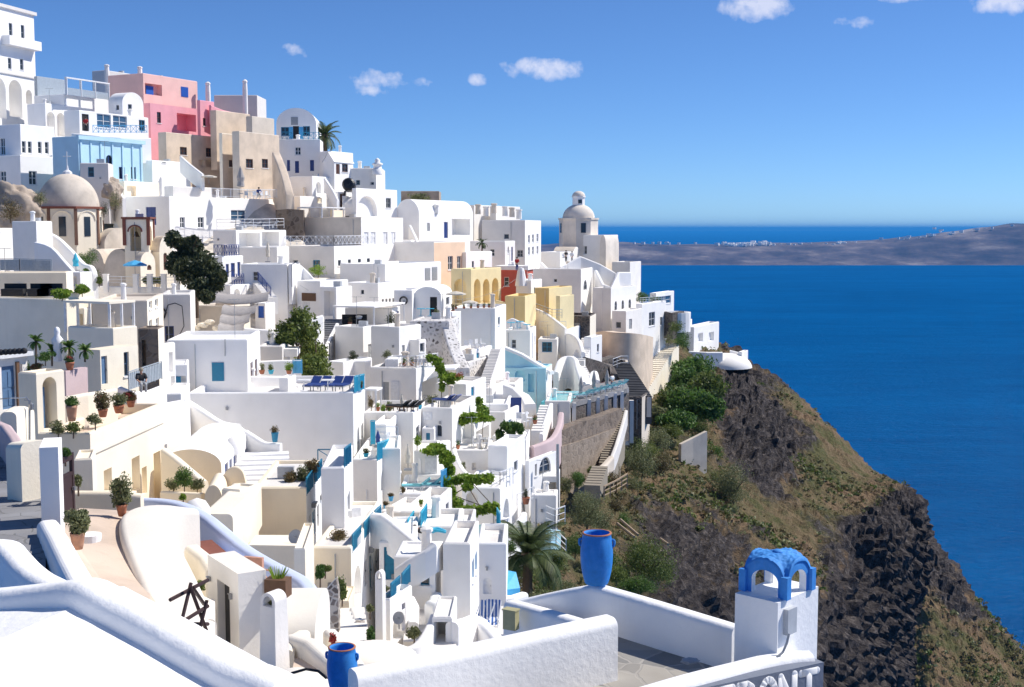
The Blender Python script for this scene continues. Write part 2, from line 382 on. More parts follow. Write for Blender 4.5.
def opening(h, kind, o, ud, nd, u0, u1, z0, z1, ex):
    inn = -nd; w, hh = u1-u0, z1-z0
    b = bmesh.new()
    if kind in ('w', 'aw'):
        fr = ex if isinstance(ex, str) else 'wpaint'; gl = 'glass'
        if fr.endswith('+'): fr = fr[:-1]; gl = 'glass_blue'
        t = min(.09, w*.11); d0, d1 = .11, .17
        for x in ((u0, u0+t), (u1-t, u1))+(((u0+u1)/2-t*.4, (u0+u1)/2+t*.4),)*(w > .75): boxuv(b, o, ud, inn, x[0], x[1], d0, d1, z0, z1)
        for z in ((z0, z0+t), (z1-t, z1)) + (((z0+z1)/2-t*.3, (z0+z1)/2+t*.3),)*(hh > .9): boxuv(b, o, ud, inn, u0+t, u1-t, d0+.003, d1-.003, z[0], z[1])
        f = obj('window', b, fr, h.root); p = bmesh.new()
        boxuv(p, o, ud, inn, u0, u1, d1-.01, .195, z0, z1); obj('pane', p, gl, f)
        if kind == 'w':
            s = bmesh.new(); boxuv(s, o, ud, nd, u0-.08, u1+.08, -.06, .07, z0-.09, z0-.003); obj('sill', s, 'wpaint', f)
    elif kind in ('d', 'ad'):
        boxuv(b, o, ud, inn, u0, u1, .12, .19, z0, z1)
        if w > .5:
            for x in (u0+w*.1, u0+w*.54):
                for z in (z0+hh*.08, z0+hh*.5): boxuv(b, o, ud, inn, x, x+w*.36, .095, .12, z, z+hh*.36)
        f = obj('door', b, ex if isinstance(ex, str) else 'teal', h.root)
        k = bmesh.new(); boxuv(k, o, ud, inn, u1-w*.12, u1-w*.06, .05, .094, z0+hh*.46, z0+hh*.52); obj('handle', k, 'metal', f)
    elif kind == 'sh':
        boxuv(b, o, ud, nd, u0, u1, .003, .05, z0, z1)
        nsl = max(3, int(hh/.14))
        for i in range(nsl): boxuv(b, o, ud, nd, u0+w*.08, u1-w*.08, .05, .065, z0+hh*(i+.25)/nsl, z0+hh*(i+.8)/nsl)
        obj('shutter', b, ex or 'blue', h.root)
    elif kind == 'lamp':
        q = min(.2, (u1-u0)*1.1); boxuv(b, o, ud, nd, u0, u1, .002, q, z0, z1); boxuv(b, o, ud, nd, u0-q*.2, u1+q*.2, q*.3, q*1.3, z1, z1+q*.3)
        obj('wall_lamp', b, ex or 'metal', h.root)
    elif kind == 'unit':
        boxuv(b, o, ud, nd, u0, u1, .03, .35, z0, z1); obj('air_conditioner', b, 'box_grey', h.root)
    elif kind == 'balc':
        boxuv(b, o, ud, nd, u0, u1, -.05, 1.1, z0, z0+.18)
        for d, x0, x1 in ((1.0, u0, u1),): boxuv(b, o, ud, nd, x0, x1, d, d+.1, z0+.18, z1)
        boxuv(b, o, ud, nd, u0, u0+.1, .003, 1.0, z0+.18, z1); boxuv(b, o, ud, nd, u1-.1, u1, .003, 1.0, z0+.18, z1)
        obj('balcony', b, ex or h.root.children[0].data.materials[0].name.replace('_plaster', ''), h.root)
    else: b.free()

# ------------------------------------------------------------------ walls, rails, stairs
def sweep(bm, P, h, t, rnd=True, hs=None):
    """upright wall along points P (top centre line); h height down, t thickness, rounded top"""
    n = len(P); rings = []
    for i in range(n):
        a = (P[i]-P[i-1]) if i else (P[1]-P[0]); b = (P[i+1]-P[i]) if i < n-1 else a
        a = Vector((a.x, a.y, 0)); b = Vector((b.x, b.y, 0))
        a = a.normalized() if a.length > 1e-6 else b.normalized(); b = b.normalized() if b.length > 1e-6 else a
        d = (a+b); d = d.normalized() if d.length > 1e-3 else a
        nn = Vector((d.y, -d.x, 0)); k = 1/max(.5, a.dot(d))
        r = min(t*.5, .3)
        prof = [(-t/2, -(hs[i] if hs else h))]
        if rnd:
            q = r*.7
            for j in range(7):
                ang = math.pi-j*math.pi/12; prof.append((-t/2+q+q*math.cos(ang), -q+q*math.sin(ang)))
            for j in range(7):
                ang = math.pi/2-j*math.pi/12; prof.append((t/2-q+q*math.cos(ang), -q+q*math.sin(ang)))
        else: prof += [(-t/2, 0), (t/2, 0)]
        prof.append((t/2, -(hs[i] if hs else h)))
        rings.append([bm.verts.new(P[i]+nn*(x*k)+Vector((0, 0, z))) for x, z in prof])
    m = len(rings[0])
    for A, B in zip(rings, rings[1:]):
        for j in range(m): bm.faces.new((A[j], A[(j+1) % m], B[(j+1) % m], B[j]))
    bm.faces.new(rings[0][::-1]); bm.faces.new(rings[-1])
    bmesh.ops.recalc_face_normals(bm, faces=bm.faces)

def wall(label, pts, h=1.2, t=.3, m='white', name='parapet', cat='wall', smooth=0, rnd=True, parent=None, group=None, hs=None):
    P = [at(*p) if len(p) == 3 else at(p[0], p[1], Yf(*p)) for p in pts]
    if smooth: P = catmull(P, smooth)
    bm = bmesh.new(); sweep(bm, P, h, t, rnd, hs)
    if parent is not None: return obj(name, bm, m, parent)
    c = sum(P, Vector())/len(P)
    o = solo(name, label, cat, bm, m, Vector((c.x, c.y, min(p.z for p in P)-h)), 0, group, smooth=bool(smooth))
    if smooth: o.data.set_sharp_from_angle(angle=R(42))
    return o

def rail(pts, h=.95, m='wpaint', parent=None, label=None, style='bars', group=None, gap=1.4, r=.03, name='railing'):
    P = [at(*p) if len(p) == 3 else at(p[0], p[1], Yf(*p)) for p in pts]
    bm = bmesh.new(); Z = Vector((0, 0, 1))
    for a, b in zip(P, P[1:]):
        L = (b-a).length; n = max(1, round(L/gap)); d = (b-a)/n
        for i in range(n+1): tube(bm, a+d*i, a+d*i+Z*h, r*1.2, 4)
        tube(bm, a+Z*h, b+Z*h, r*1.3, 4)
        if style == 'bars':
            for k in (.33, .66): tube(bm, a+Z*h*k, b+Z*h*k, r*.8, 4)
        elif style == 'cross':
            tube(bm, a+Z*.1, b+Z*.1, r, 4)
            for i in range(n):
                tube(bm, a+d*i+Z*.1, a+d*(i+1)+Z*h, r*.8, 4); tube(bm, a+d*(i+1)+Z*.1, a+d*i+Z*h, r*.8, 4)
        elif style == 'pickets':
            tube(bm, a+Z*.1, b+Z*.1, r, 4); k = max(2, int(L/.16))
            for i in range(k): tube(bm, a+(b-a)*i/k+Z*.1, a+(b-a)*i/k+Z*h, r*.6, 4)
        elif style == 'panel':
            nn = Vector((-(b-a).y, (b-a).x, 0)).normalized()*.02
            dd = (b-a)*.03
            v = [bm.verts.new(q) for s in (-1, 1) for q in (a+dd+nn*s+Z*.06, b-dd+nn*s+Z*.06, b-dd+nn*s+Z*(h-.06), a+dd+nn*s+Z*(h-.06))]
            for q in ((0, 1, 2, 3), (7, 6, 5, 4), (0, 1, 5, 4), (1, 2, 6, 5), (2, 3, 7, 6), (3, 0, 4, 7)): bm.faces.new([v[k] for k in q])
            kk = max(2, int(L/.25))
            for i in range(1, kk): tube(bm, a+(b-a)*i/kk+nn*1.3+Z*.06, a+(b-a)*i/kk+nn*1.3+Z*(h-.06), .02, 4); tube(bm, a+(b-a)*i/kk-nn*1.3+Z*.06, a+(b-a)*i/kk-nn*1.3+Z*(h-.06), .02, 4)
    if parent is not None: return obj(name, bm, m, parent)
    c = sum(P, Vector())/len(P)
    return solo(name, label, 'railing', bm, m, c, 0, group)

def stairs(label, p0, p1, w, n, m='white2', group=None, under=1.5, sides=None, name='stairs', parent=None, tm=None):
    a, b = at(*p0), at(*p1)
    d = Vector((b.x-a.x, b.y-a.y, 0)); L = d.length; d.normalize(); nn = Vector((d.y, -d.x, 0)); bm = bmesh.new()
    zlo = min(a.z, b.z)-under
    for i in range(n):
        z = a.z+(b.z-a.z)*(i+1)/n
        boxuv(bm, Vector((a.x, a.y, 0)), d, nn, L*i/n, L*(i+1)/n, -w/2, w/2, zlo, z-(.05 if tm else 0))
        if tm: boxuv(bm, Vector((a.x, a.y, 0)), d, nn, L*i/n-.03, L*(i+1)/n-.003, -w/2+.01, w/2-.01, z-.05, z, mi=1)
    mats = [m, tm] if tm else m
    if parent is not None: return obj(name, bm, mats, parent)
    return solo(name, label, 'stairs', bm, mats, Vector((a.x, a.y, a.z)), math.atan2(d.y, d.x), group)

def slab(label, pts, t=.2, m='floor_white', name='terrace_floor', cat='terrace', parent=None, kind=None):
    P = [at(*p) for p in pts]; bm = bmesh.new()
    A = [bm.verts.new(p) for p in P]; B = [bm.verts.new(p-Vector((0, 0, t))) for p in P]; n = len(P)
    bm.faces.new(A); bm.faces.new(B[::-1])
    for k in range(n): bm.faces.new((A[k], A[(k+1) % n], B[(k+1) % n], B[k]))
    bmesh.ops.recalc_face_normals(bm, faces=bm.faces)
    if parent is not None: return obj(name, bm, m, parent)
    c = sum(P, Vector())/n
    o = solo(name, label, cat, bm, m, c-Vector((0, 0, t)))
    if kind: o['kind'] = kind
    return o

# ------------------------------------------------------------------ plants
def leaves(bm, c, rad, n, s, mi=0, clumps=7, droop=0.0, rnd=random):
    c = Vector(c); cl = []
    for i in range(clumps):
        while True:
            p = Vector((rnd.uniform(-1, 1), rnd.uniform(-1, 1), rnd.uniform(-1, 1)))
            if p.length < 1: break
        cl.append((Vector((p.x*rad[0]*.6, p.y*rad[1]*.6, p.z*rad[2]*.6)), rnd.uniform(.42, .72)))
    for i in range(n):
        q, k = cl[i % clumps]
        d = Vector((rnd.gauss(0, 1), rnd.gauss(0, 1), rnd.gauss(0, 1))).normalized()*(rnd.random()**.45)
        p = c+q+Vector((d.x*rad[0]*k, d.y*rad[1]*k, d.z*rad[2]*k))
        a = (Vector((rnd.gauss(0, 1), rnd.gauss(0, 1), rnd.gauss(0, .8)))+d*.6).normalized(); a.z -= droop
        b = a.orthogonal().normalized(); b = Matrix.Rotation(rnd.uniform(0, 6.28), 3, a) @ b
        cc = a.cross(b); l = s*rnd.uniform(.6, 1.4)
        f = bm.faces.new([bm.verts.new(p+v) for v in (b*l, cc*l*.5, -b*l, -cc*l*.5)]); f.material_index = mi
def bush(label, px, py, Y, rx, ry, m='leaf', n=700, s=None, stem=True, name='bush', cat='plant', group=None, depth=1.0, clumps=8, flower=None, trunk_to=None, bark='tree_bark', tw=None):
    """foliage centred at the point, radii in photo pixels at that distance"""
    if Y is None: Y = Yf(px, py)
    c = at(px, py, Y); k = Y/FPX; rad = (rx*k, rx*k*depth, ry*k)
    base = at(trunk_to[0], trunk_to[1], Y) if trunk_to else c-Vector((0, 0, rad[2]*.85))
    r = thing(name, label, cat, base, 0, group)
    bm = bmesh.new(); leaves(bm, c, rad, int(n*1.6), (s or 0)*1.2 or max(.045, .46*rx*k/ (n**.33)), clumps=clumps)
    if flower: leaves(bm, c+Vector((0, -rad[1]*.3, rad[2]*.3)), (rad[0]*.9, rad[1]*.7, rad[2]*.7), n//6, (s or .08)*.8, mi=1, clumps=clumps)
    if not trunk_to: leaves(bm, c-Vector((0, 0, rad[2]*.42)), (rad[0]*.85, rad[1]*.85, rad[2]*.5), int(n*.6), (s or 0)*1.2 or max(.045, .46*rx*k/ (n**.33)), clumps=clumps)
    obj('foliage' if not trunk_to else 'crown', bm, [m]+([flower] if flower else []), r)
    b = bmesh.new(); w = tw or max(.03, rad[0]*.05)
    mid = base.lerp(c, .55)+Vector((rad[0]*.05, 0, 0))
    tube(b, base-Vector((0, 0, .3)), mid, w, 7, w*.75)
    for i in range(5):
        a = i*1.256+.4; e = c+Vector((math.cos(a)*rad[0]*.6, math.sin(a)*rad[1]*.6, rad[2]*random.uniform(.0, .55)))
        tube(b, mid, e, w*.65, 6, w*.2)
    obj('trunk' if trunk_to else 'stem', b, bark, r)
    return r
def palm(label, base, top, R_, n=34, name='palm_tree', m='leaf_palm', trunk=.28, seed=3, up=.5):
    rn = random.Random(seed); r = thing(name, label, 'palm', base)
    b = bmesh.new(); K = 8
    for i in range(K):
        p, q = base.lerp(top, i/K), base.lerp(top, (i+1)/K); tube(b, p, q, trunk*(1.1-.02*i), 9, trunk*.92)
    lathe(b, top-Vector((0, 0, trunk*1.5)), [(trunk, 0), (trunk*1.7, trunk), (trunk*1.2, trunk*2.2), (.02, trunk*3)], 9)
    obj('trunk', b, 'palm_bark', r)
    for f in range(n):
        fm = bmesh.new()
        az = f*2.4+rn.uniform(-.2, .2); el = rn.uniform(-.35, 1.3)*1.0 if f > n*.15 else rn.uniform(1.0, 1.5)
        el = el*up*2; L = R_*rn.uniform(.85, 1.1); d = Vector((math.cos(az), math.sin(az), 0)); P = []
        S = 12
        p = top.copy(); e = min(1.45, el)
        for i in range(S+1):
            P.append(p.copy()); p = p+(d*math.cos(e)+Vector((0, 0, math.sin(e))))*(L/S); e -= (.95+.4*(el < .4))/S*(1+i*.08)
        for i in range(S): tube(fm, P[i], P[i+1], trunk*.09*(1-i/S*.7)+.008, 4, cap=False)
        for i in range(1, S*4):
            t = i/(S*4); j = min(S-1, int(t*S)); q = P[j].lerp(P[j+1], t*S-j); ax = (P[j+1]-P[j]).normalized()
            sd = ax.cross(Vector((0, 0, 1))).normalized(); upv = sd.cross(ax)
            l = R_*.26*math.sin(math.pi*(.12+t*.8))
            for s in (-1, 1):
                tip = q+sd*s*l*.85+ax*l*.55-upv*l*.15-Vector((0, 0, l*.22)); w = ax*(R_*.008+.008)
                fm.faces.new([fm.verts.new(v) for v in (q-w, q+w, tip)])
        obj('frond', fm, m, r)
    return r
def pot(label, px, py, Y, hpx, wpx, m='terra', name='flower_pot', cat='pot', plant=None, prx=None, pry=None, n=250, group=None, flower=None):
    """pot whose base centre is at the pixel; a plant growing in it is its child foliage"""
    p = at(px, py, Y); k = Y/FPX; h, w = hpx*k, wpx*k/2
    r = thing(name, label, cat, p, 0, group)
    b = bmesh.new(); lathe(b, p, [(0, 0), (w*.62, 0), (w*.8, h*.35), (w*.93, h*.8), (w, h*.82), (w, h), (w*.86, h), (w*.8, h*.85), (0, h*.84)], 18)
    obj('pot', b, m, r, True)
    if plant:
        b = bmesh.new(); rx, rz = prx*k, pry*k
        leaves(b, p+Vector((0, 0, h+rz*.75)), (rx, rx, rz), n*2, max(.03, rx*.125), clumps=9); leaves(b, p+Vector((0, 0, h+rz*.3)), (rx*.75, rx*.75, rz*.4), n, max(.03, rx*.125), clumps=5)
        if flower: leaves(b, p+Vector((0, -rx*.3, h+rz*1.0)), (rx*.85, rx*.85, rz*.8), n//4, max(.03, rx*.13), mi=1, clumps=6)
        obj('foliage', b, [plant]+([flower] if flower else []), r)
        b = bmesh.new()
        for i in range(4): tube(b, p+Vector((0, 0, h*.8)), p+Vector((math.cos(i*1.6)*rx*.5, math.sin(i*1.6)*rx*.5, h+rz)), max(.01, rx*.04), 5, .006)
        obj('stem', b, 'tree_bark', r)
    return r

# ------------------------------------------------------------------ furniture
def umbrella_closed(label, px, pyb, Y, hpx, m='canvas_grey', wpx=7, group=None, name='closed_umbrella'):
    p = at(px, pyb, Y); k = Y/FPX; h = hpx*k; w = wpx*k/2
    r = thing(name, label, 'umbrella', p, 0, group); b = bmesh.new()
    prof = [(w*.5, h*.25), (w*.95, h*.28), (w*.8, h*.45), (w, h*.6), (w*.55, h*.8), (w*.25, h*.95), (0, h)]
    lathe(b, p, prof, 10); obj('canopy', b, m, r)
    b = bmesh.new(); tube(b, p, p+Vector((0, 0, h*1.02)), .03, 6); box(b, p+Vector((0, 0, .05)), (.5, .5, .1)); obj('pole', b, 'metal', r)
    return r
def umbrella_open(label, px, py, Y, rpx, hpx, m, group=None):
    p = at(px, py, Y); k = Y/FPX; h = hpx*k; rr = rpx*k
    r = thing('open_umbrella', label, 'umbrella', p, 0, group); b = bmesh.new()
    lathe(b, p, [(rr, h*.82-.12), (rr, h*.82), (rr*.5, h*.93), (0, h)], 8); obj('canopy', b, m, r)
    b = bmesh.new(); tube(b, p, p+Vector((0, 0, h)), .03, 6); obj('pole', b, 'metal', r)
    return r
# ------------------------------------------------------------------ camera, sky, sun
cam = bpy.data.cameras.new('camera'); co = bpy.data.objects.new('camera', cam); COL.objects.link(co)
cam.sensor_width = 36; cam.lens = 36*FPX/1024; cam.clip_end = 200000; cam.clip_start = .1
co.location = (0, 0, EYE); co.rotation_euler = (math.pi/2-PITCH, 0, 0); SC.camera = co
SUN_AZ, SUN_EL = R(73), R(47)
sd = Vector((math.sin(SUN_AZ)*math.cos(SUN_EL), math.cos(SUN_AZ)*math.cos(SUN_EL), math.sin(SUN_EL)))
sl = bpy.data.lights.new('sun', 'SUN'); sl.energy = 4.05; sl.angle = R(.53); sl.color = (1, .945, .87)
so = bpy.data.objects.new('sun', sl); COL.objects.link(so); so.rotation_euler = sd.to_track_quat('Z', 'Y').to_euler(); so.location = (0, 0, EYE+60)
w = bpy.data.worlds.new('World'); SC.world = w; w.use_nodes = True
t = w.node_tree; L = t.links; bg = t.nodes['Background']
sky = N(t, 'ShaderNodeTexSky', sky_type='NISHITA'); sky.sun_disc = False
sky.sun_elevation = SUN_EL; sky.sun_rotation = SUN_AZ; sky.altitude = 3000; sky.air_density = .9; sky.dust_density = .7; sky.ozone_density = 6.0
bg.inputs[1].default_value = .132
tint = N(t, 'ShaderNodeMix', data_type='RGBA', blend_type='MULTIPLY'); tint.inputs[0].default_value = 1; L.new(sky.outputs[0], tint.inputs[6]); tint.inputs[7].default_value = (.485, .62, .76, 1)
# small fair-weather clouds low over the sea, each around its own direction in the sky
tc = N(t, 'ShaderNodeTexCoord'); nrm = N(t, 'ShaderNodeVectorMath', operation='NORMALIZE'); L.new(tc.outputs['Generated'], nrm.inputs[0])
n1 = N(t, 'ShaderNodeTexNoise'); n1.inputs['Scale'].default_value = 85; n1.inputs['Detail'].default_value = 8; n1.inputs['Roughness'].default_value = .6
L.new(nrm.outputs[0], n1.inputs['Vector'])
tot = None
def mnode(op, a, b=None):
    n = N(t, 'ShaderNodeMath', operation=op)
    for i, x in enumerate((a, b)):
        if x is None: continue
        if isinstance(x, (int, float)): n.inputs[i].default_value = x
        else: L.new(x, n.inputs[i])
    return n.outputs[0]
for px, py, rx, ry, k in [(545, 68, 52, 15, 1), (378, 80, 36, 14, .8), (478, 79, 13, 9, .8), (424, 82, 20, 7, .65), (372, 90, 22, 9, .85), (757, 6, 48, 18, 1), (1006, 2, 44, 16, 1), (856, 22, 24, 8, .7), (900, -3, 40, 8, .75), (295, 50, 24, 10, .6), (760, 110, 60, 6, .18)]:
    d = ray(px, py).normalized(); rt = Vector((d.y, -d.x, 0)).normalized(); up = rt.cross(d)
    df = N(t, 'ShaderNodeVectorMath', operation='SUBTRACT'); L.new(nrm.outputs[0], df.inputs[0]); df.inputs[1].default_value = d
    s = None
    for ax, rr in ((rt, rx), (up, ry), (d, 500)):
        dt = N(t, 'ShaderNodeVectorMath', operation='DOT_PRODUCT'); L.new(df.outputs[0], dt.inputs[0]); dt.inputs[1].default_value = ax
        q = mnode('POWER', mnode('ABSOLUTE', mnode('MULTIPLY', dt.outputs['Value'], FPX/rr)), 2)
        s = q if s is None else mnode('ADD', s, q)
    m_ = mnode('MULTIPLY', mnode('MAXIMUM', mnode('SUBTRACT', 1.0, s), 0.0), k)
    tot = m_ if tot is None else mnode('MAXIMUM', tot, m_)
cl = mnode('SUBTRACT', mnode('ADD', mnode('MULTIPLY', tot, 1.6), mnode('MULTIPLY', n1.outputs[0], 2.6)), 1.95)
cr = ramp(t, cl, [(.0, (0, 0, 0)), (1.15, (.72, .72, .72))])
mx = N(t, 'ShaderNodeMix', data_type='RGBA'); L.new(cr.outputs[0], mx.inputs[0]); L.new(tint.outputs[2], mx.inputs[6]); mx.inputs[7].default_value = (5.0, 5.1, 5.9, 1)
L.new(mx.outputs[2], bg.inputs[0])
vs = SC.view_settings; vs.view_transform = 'Standard'; vs.look = 'None'; vs.gamma = 1; vs.use_curve_mapping = False; vs.exposure = .4
SC.cycles.max_bounces = 10; SC.cycles.diffuse_bounces = 8; SC.cycles.volume_bounces = 0; SC.cycles.use_denoising = True
SC.cycles.use_fast_gi = False

# ------------------------------------------------------------------ sea
def sea_mat():
    m, t, b = nt('sea_water'); L = t.links
    p = pos(t)
    big = noise_n(t, pos(t, (.0012, .0035, 1)), 1.0, 5)
    r = ramp(t, big.outputs[0], [(.35, (.0006, .074, .235)), (.65, (.001, .097, .295))])
    L.new(r.outputs[0], b.inputs['Base Color']); b.inputs['Roughness'].default_value = .22; b.inputs['Specular IOR Level'].default_value = .06
    n1 = noise_n(t, pos(t, (.07, .16, 1)), 1.0, 6, .65)
    bump(t, b, n1.outputs[0], .8, 6.0)
    df = t.nodes.new('ShaderNodeBsdfDiffuse'); gl = t.nodes.new('ShaderNodeBsdfGlossy'); gl.inputs['Roughness'].default_value = .18; mxs = t.nodes.new('ShaderNodeMixShader'); mxs.inputs[0].default_value = .012
    st = noise_n(t, pos(t, (.010, .030, 1)), 1.0, 6, .7); sr = ramp(t, st.outputs[0], [(.32, (.78, .80, .83)), (.68, (1.16, 1.14, 1.12))]); mm = N(t, 'ShaderNodeMix', data_type='RGBA', blend_type='MULTIPLY'); mm.inputs[0].default_value = 1; L.new(r.outputs[0], mm.inputs[6]); L.new(sr.outputs[0], mm.inputs[7])
    fo = noise_n(t, pos(t, (.2, .55, 1)), 1.0, 2, .5); fp = noise_n(t, pos(t, (.004, .006, 1)), 1.0, 3); fm = N(t, 'ShaderNodeMath', operation='MULTIPLY'); L.new(fo.outputs[0], fm.inputs[0]); L.new(fp.outputs[0], fm.inputs[1]); fr = ramp(t, fm.outputs[0], [(.525, (0, 0, 0)), (.55, (.7, .7, .7))]); m2 = N(t, 'ShaderNodeMix', data_type='RGBA'); L.new(fr.outputs[0], m2.inputs[0]); L.new(mm.outputs[2], m2.inputs[6]); m2.inputs[7].default_value = (.5, .55, .6, 1)
    L.new(m2.outputs[2], df.inputs[0]); nb = b.inputs['Normal'].links[0].from_socket; L.new(nb, df.inputs['Normal']); L.new(nb, gl.inputs['Normal']); L.new(df.outputs[0], mxs.inputs[1]); L.new(gl.outputs[0], mxs.inputs[2]); L.new(mxs.outputs[0], t.nodes['Material Output'].inputs['Surface'])
    M['sea'] = m
sea_mat()
bm = bmesh.new(); rg = [60, 200, 400, 800, 1600, 4000, 10000, 25000, 60000, 140000]; K = 96
rows = [[bm.verts.new((r*math.cos(k*2*math.pi/K), r*math.sin(k*2*math.pi/K), 0)) for k in range(K)] for r in rg]
bm.faces.new(rows[0])
for a, b in zip(rows, rows[1:]):
    for k in range(K): bm.faces.new((a[k], a[(k+1) % K], b[(k+1) % K], b[k]))
tag(obj('sea', bm, 'sea'), kind='structure')

# ------------------------------------------------------------------ rock, scrub and soil
def land_mat(key, far=False):
    m, t, b = nt(key); L = t.links; p = pos(t)
    at_ = N(t, 'ShaderNodeAttribute'); at_.attribute_name = 'rock'
    g = t.nodes.new('ShaderNodeNewGeometry')
    nA = noise_n(t, p, .16, 6, .65); nB = noise_n(t, p, 1.3, 8, .72); nC = noise_n(t, p, .055, 4); nD = noise_n(t, p, 5.5, 4, .7)
    rock = ramp(t, nB.outputs[0], [(.3, (.016, .0145, .016)), (.45, (.045, .039, .039)), (.57, (.09, .077, .071)), (.70, (.22, .19, .17))])
    warm = ramp(t, nA.outputs[0], [(.28, (.14, .09, .055)), (.40, (.225, .155, .092)), (.50, (.17, .132, .07)), (.60, (.105, .108, .042)), (.74, (.19, .14, .08))])
    tone = ramp(t, nD.outputs[0], [(.3, (.45, .45, .45)), (.7, (1.35, 1.35, 1.35))])
    wm = N(t, 'ShaderNodeMix', data_type='RGBA', blend_type='MULTIPLY'); wm.inputs[0].default_value = 1; L.new(warm.outputs[0], wm.inputs[6]); L.new(tone.outputs[0], wm.inputs[7])
    ad = N(t, 'ShaderNodeMath', operation='MULTIPLY_ADD'); L.new(nA.outputs[0], ad.inputs[0]); ad.inputs[1].default_value = 1.5; L.new(at_.outputs['Fac'], ad.inputs[2])
    ad2 = N(t, 'ShaderNodeMath', operation='MULTIPLY_ADD'); L.new(nB.outputs[0], ad2.inputs[0]); ad2.inputs[1].default_value = .55; L.new(ad.outputs[0], ad2.inputs[2])
    k = ramp(t, ad2.outputs[0], [(1.44/2, (0, 0, 0)), (1.64/2, (1, 1, 1))]); hv = N(t, 'ShaderNodeMath', operation='MULTIPLY'); L.new(ad2.outputs[0], hv.inputs[0]); hv.inputs[1].default_value = .5
    L.new(hv.outputs[0], k.inputs[0])
    mx = N(t, 'ShaderNodeMix', data_type='RGBA'); L.new(k.outputs[0], mx.inputs[0]); L.new(wm.outputs[2], mx.inputs[6]); L.new(rock.outputs[0], mx.inputs[7])
    L.new(mx.outputs[2], b.inputs['Base Color']); b.inputs['Roughness'].default_value = .95; b.inputs['Specular IOR Level'].default_value = .15
    bump(t, b, nB.outputs[0], 1.0, .55)
    M[key] = m
land_mat('land')

def loft(name, G, nu, nv, amp, kind='structure', seed=0):
    """G rows of (px,py,Y,rock); a smooth surface through them, roughened into rock where rock is high"""
    C = len(G[0]); rows = []
    for r in G:
        P = [at(*q[:3]) for q in r]; K = [q[3] for q in r]
        cc = catmull(P, nu); kk = [K[i]+(K[i+1]-K[i])*j/nu for i in range(C-1) for j in range(nu)]+[K[-1]]
        rows.append(list(zip(cc, kk)))
    cols = []
    for j in range(len(rows[0])):
        cc = catmull([r[j][0] for r in rows], nv); K = [r[j][1] for r in rows]
        kk = [K[i]+(K[i+1]-K[i])*q/nv for i in range(len(K)-1) for q in range(nv)]+[K[-1]]
        cols.append(list(zip(cc, kk)))
    V = [[c[i] for c in cols] for i in range(len(cols[0]))]
    nr, nc = len(V), len(V[0]); bm = bmesh.new(); off = Vector((seed*17.3, seed*5.1, 0)); vv = []
    lay = bm.verts.layers.float.new('rock')
    for i in range(nr):
        row = []
        for j in range(nc):
            p, k = V[i][j]
            du = V[i][min(nc-1, j+1)][0]-V[i][max(0, j-1)][0]; dv = V[min(nr-1, i+1)][j][0]-V[max(0, i-1)][j][0]
            n = du.cross(dv)
            n = -n.normalized() if n.length > 1e-6 else Vector((0, 0, 1))
            q = p*.11+off
            a = noise.fractal(q, 1.0, 2.1, 4)*.9
            q2 = p*.22+off; rid = 1-abs(noise.noise(Vector((q2.x, q2.y, q2.z*.55))))*2
            vd = noise.voronoi(Vector((p.x*.30, p.y*.30, p.z*.5))+off)[0]; c = min(.8, (vd[1]-vd[0])*1.6)-.35; vd = noise.voronoi(p*.95+off)[0]; c += min(.5, (vd[1]-vd[0]))*.5-.1
            d2 = noise.fractal(p*.9+off, .9, 2.1, 4)
            kk = max(0, min(1, k+a*.35))
            d = amp*(a*.55+kk*(rid*.6+c*.85+d2*.42)+(1-kk)*d2*.16)
            v = bm.verts.new(p+n*d); v[lay] = kk; row.append(v)
        vv.append(row)
    for i in range(nr-1):
        for j in range(nc-1): bm.faces.new((vv[i][j], vv[i+1][j], vv[i+1][j+1], vv[i][j+1]))
    PTS = [(v.co.copy(), v[lay]) for v in bm.verts]
    o = obj(name, bm, 'land', None, False); tag(o, kind=kind); return PTS

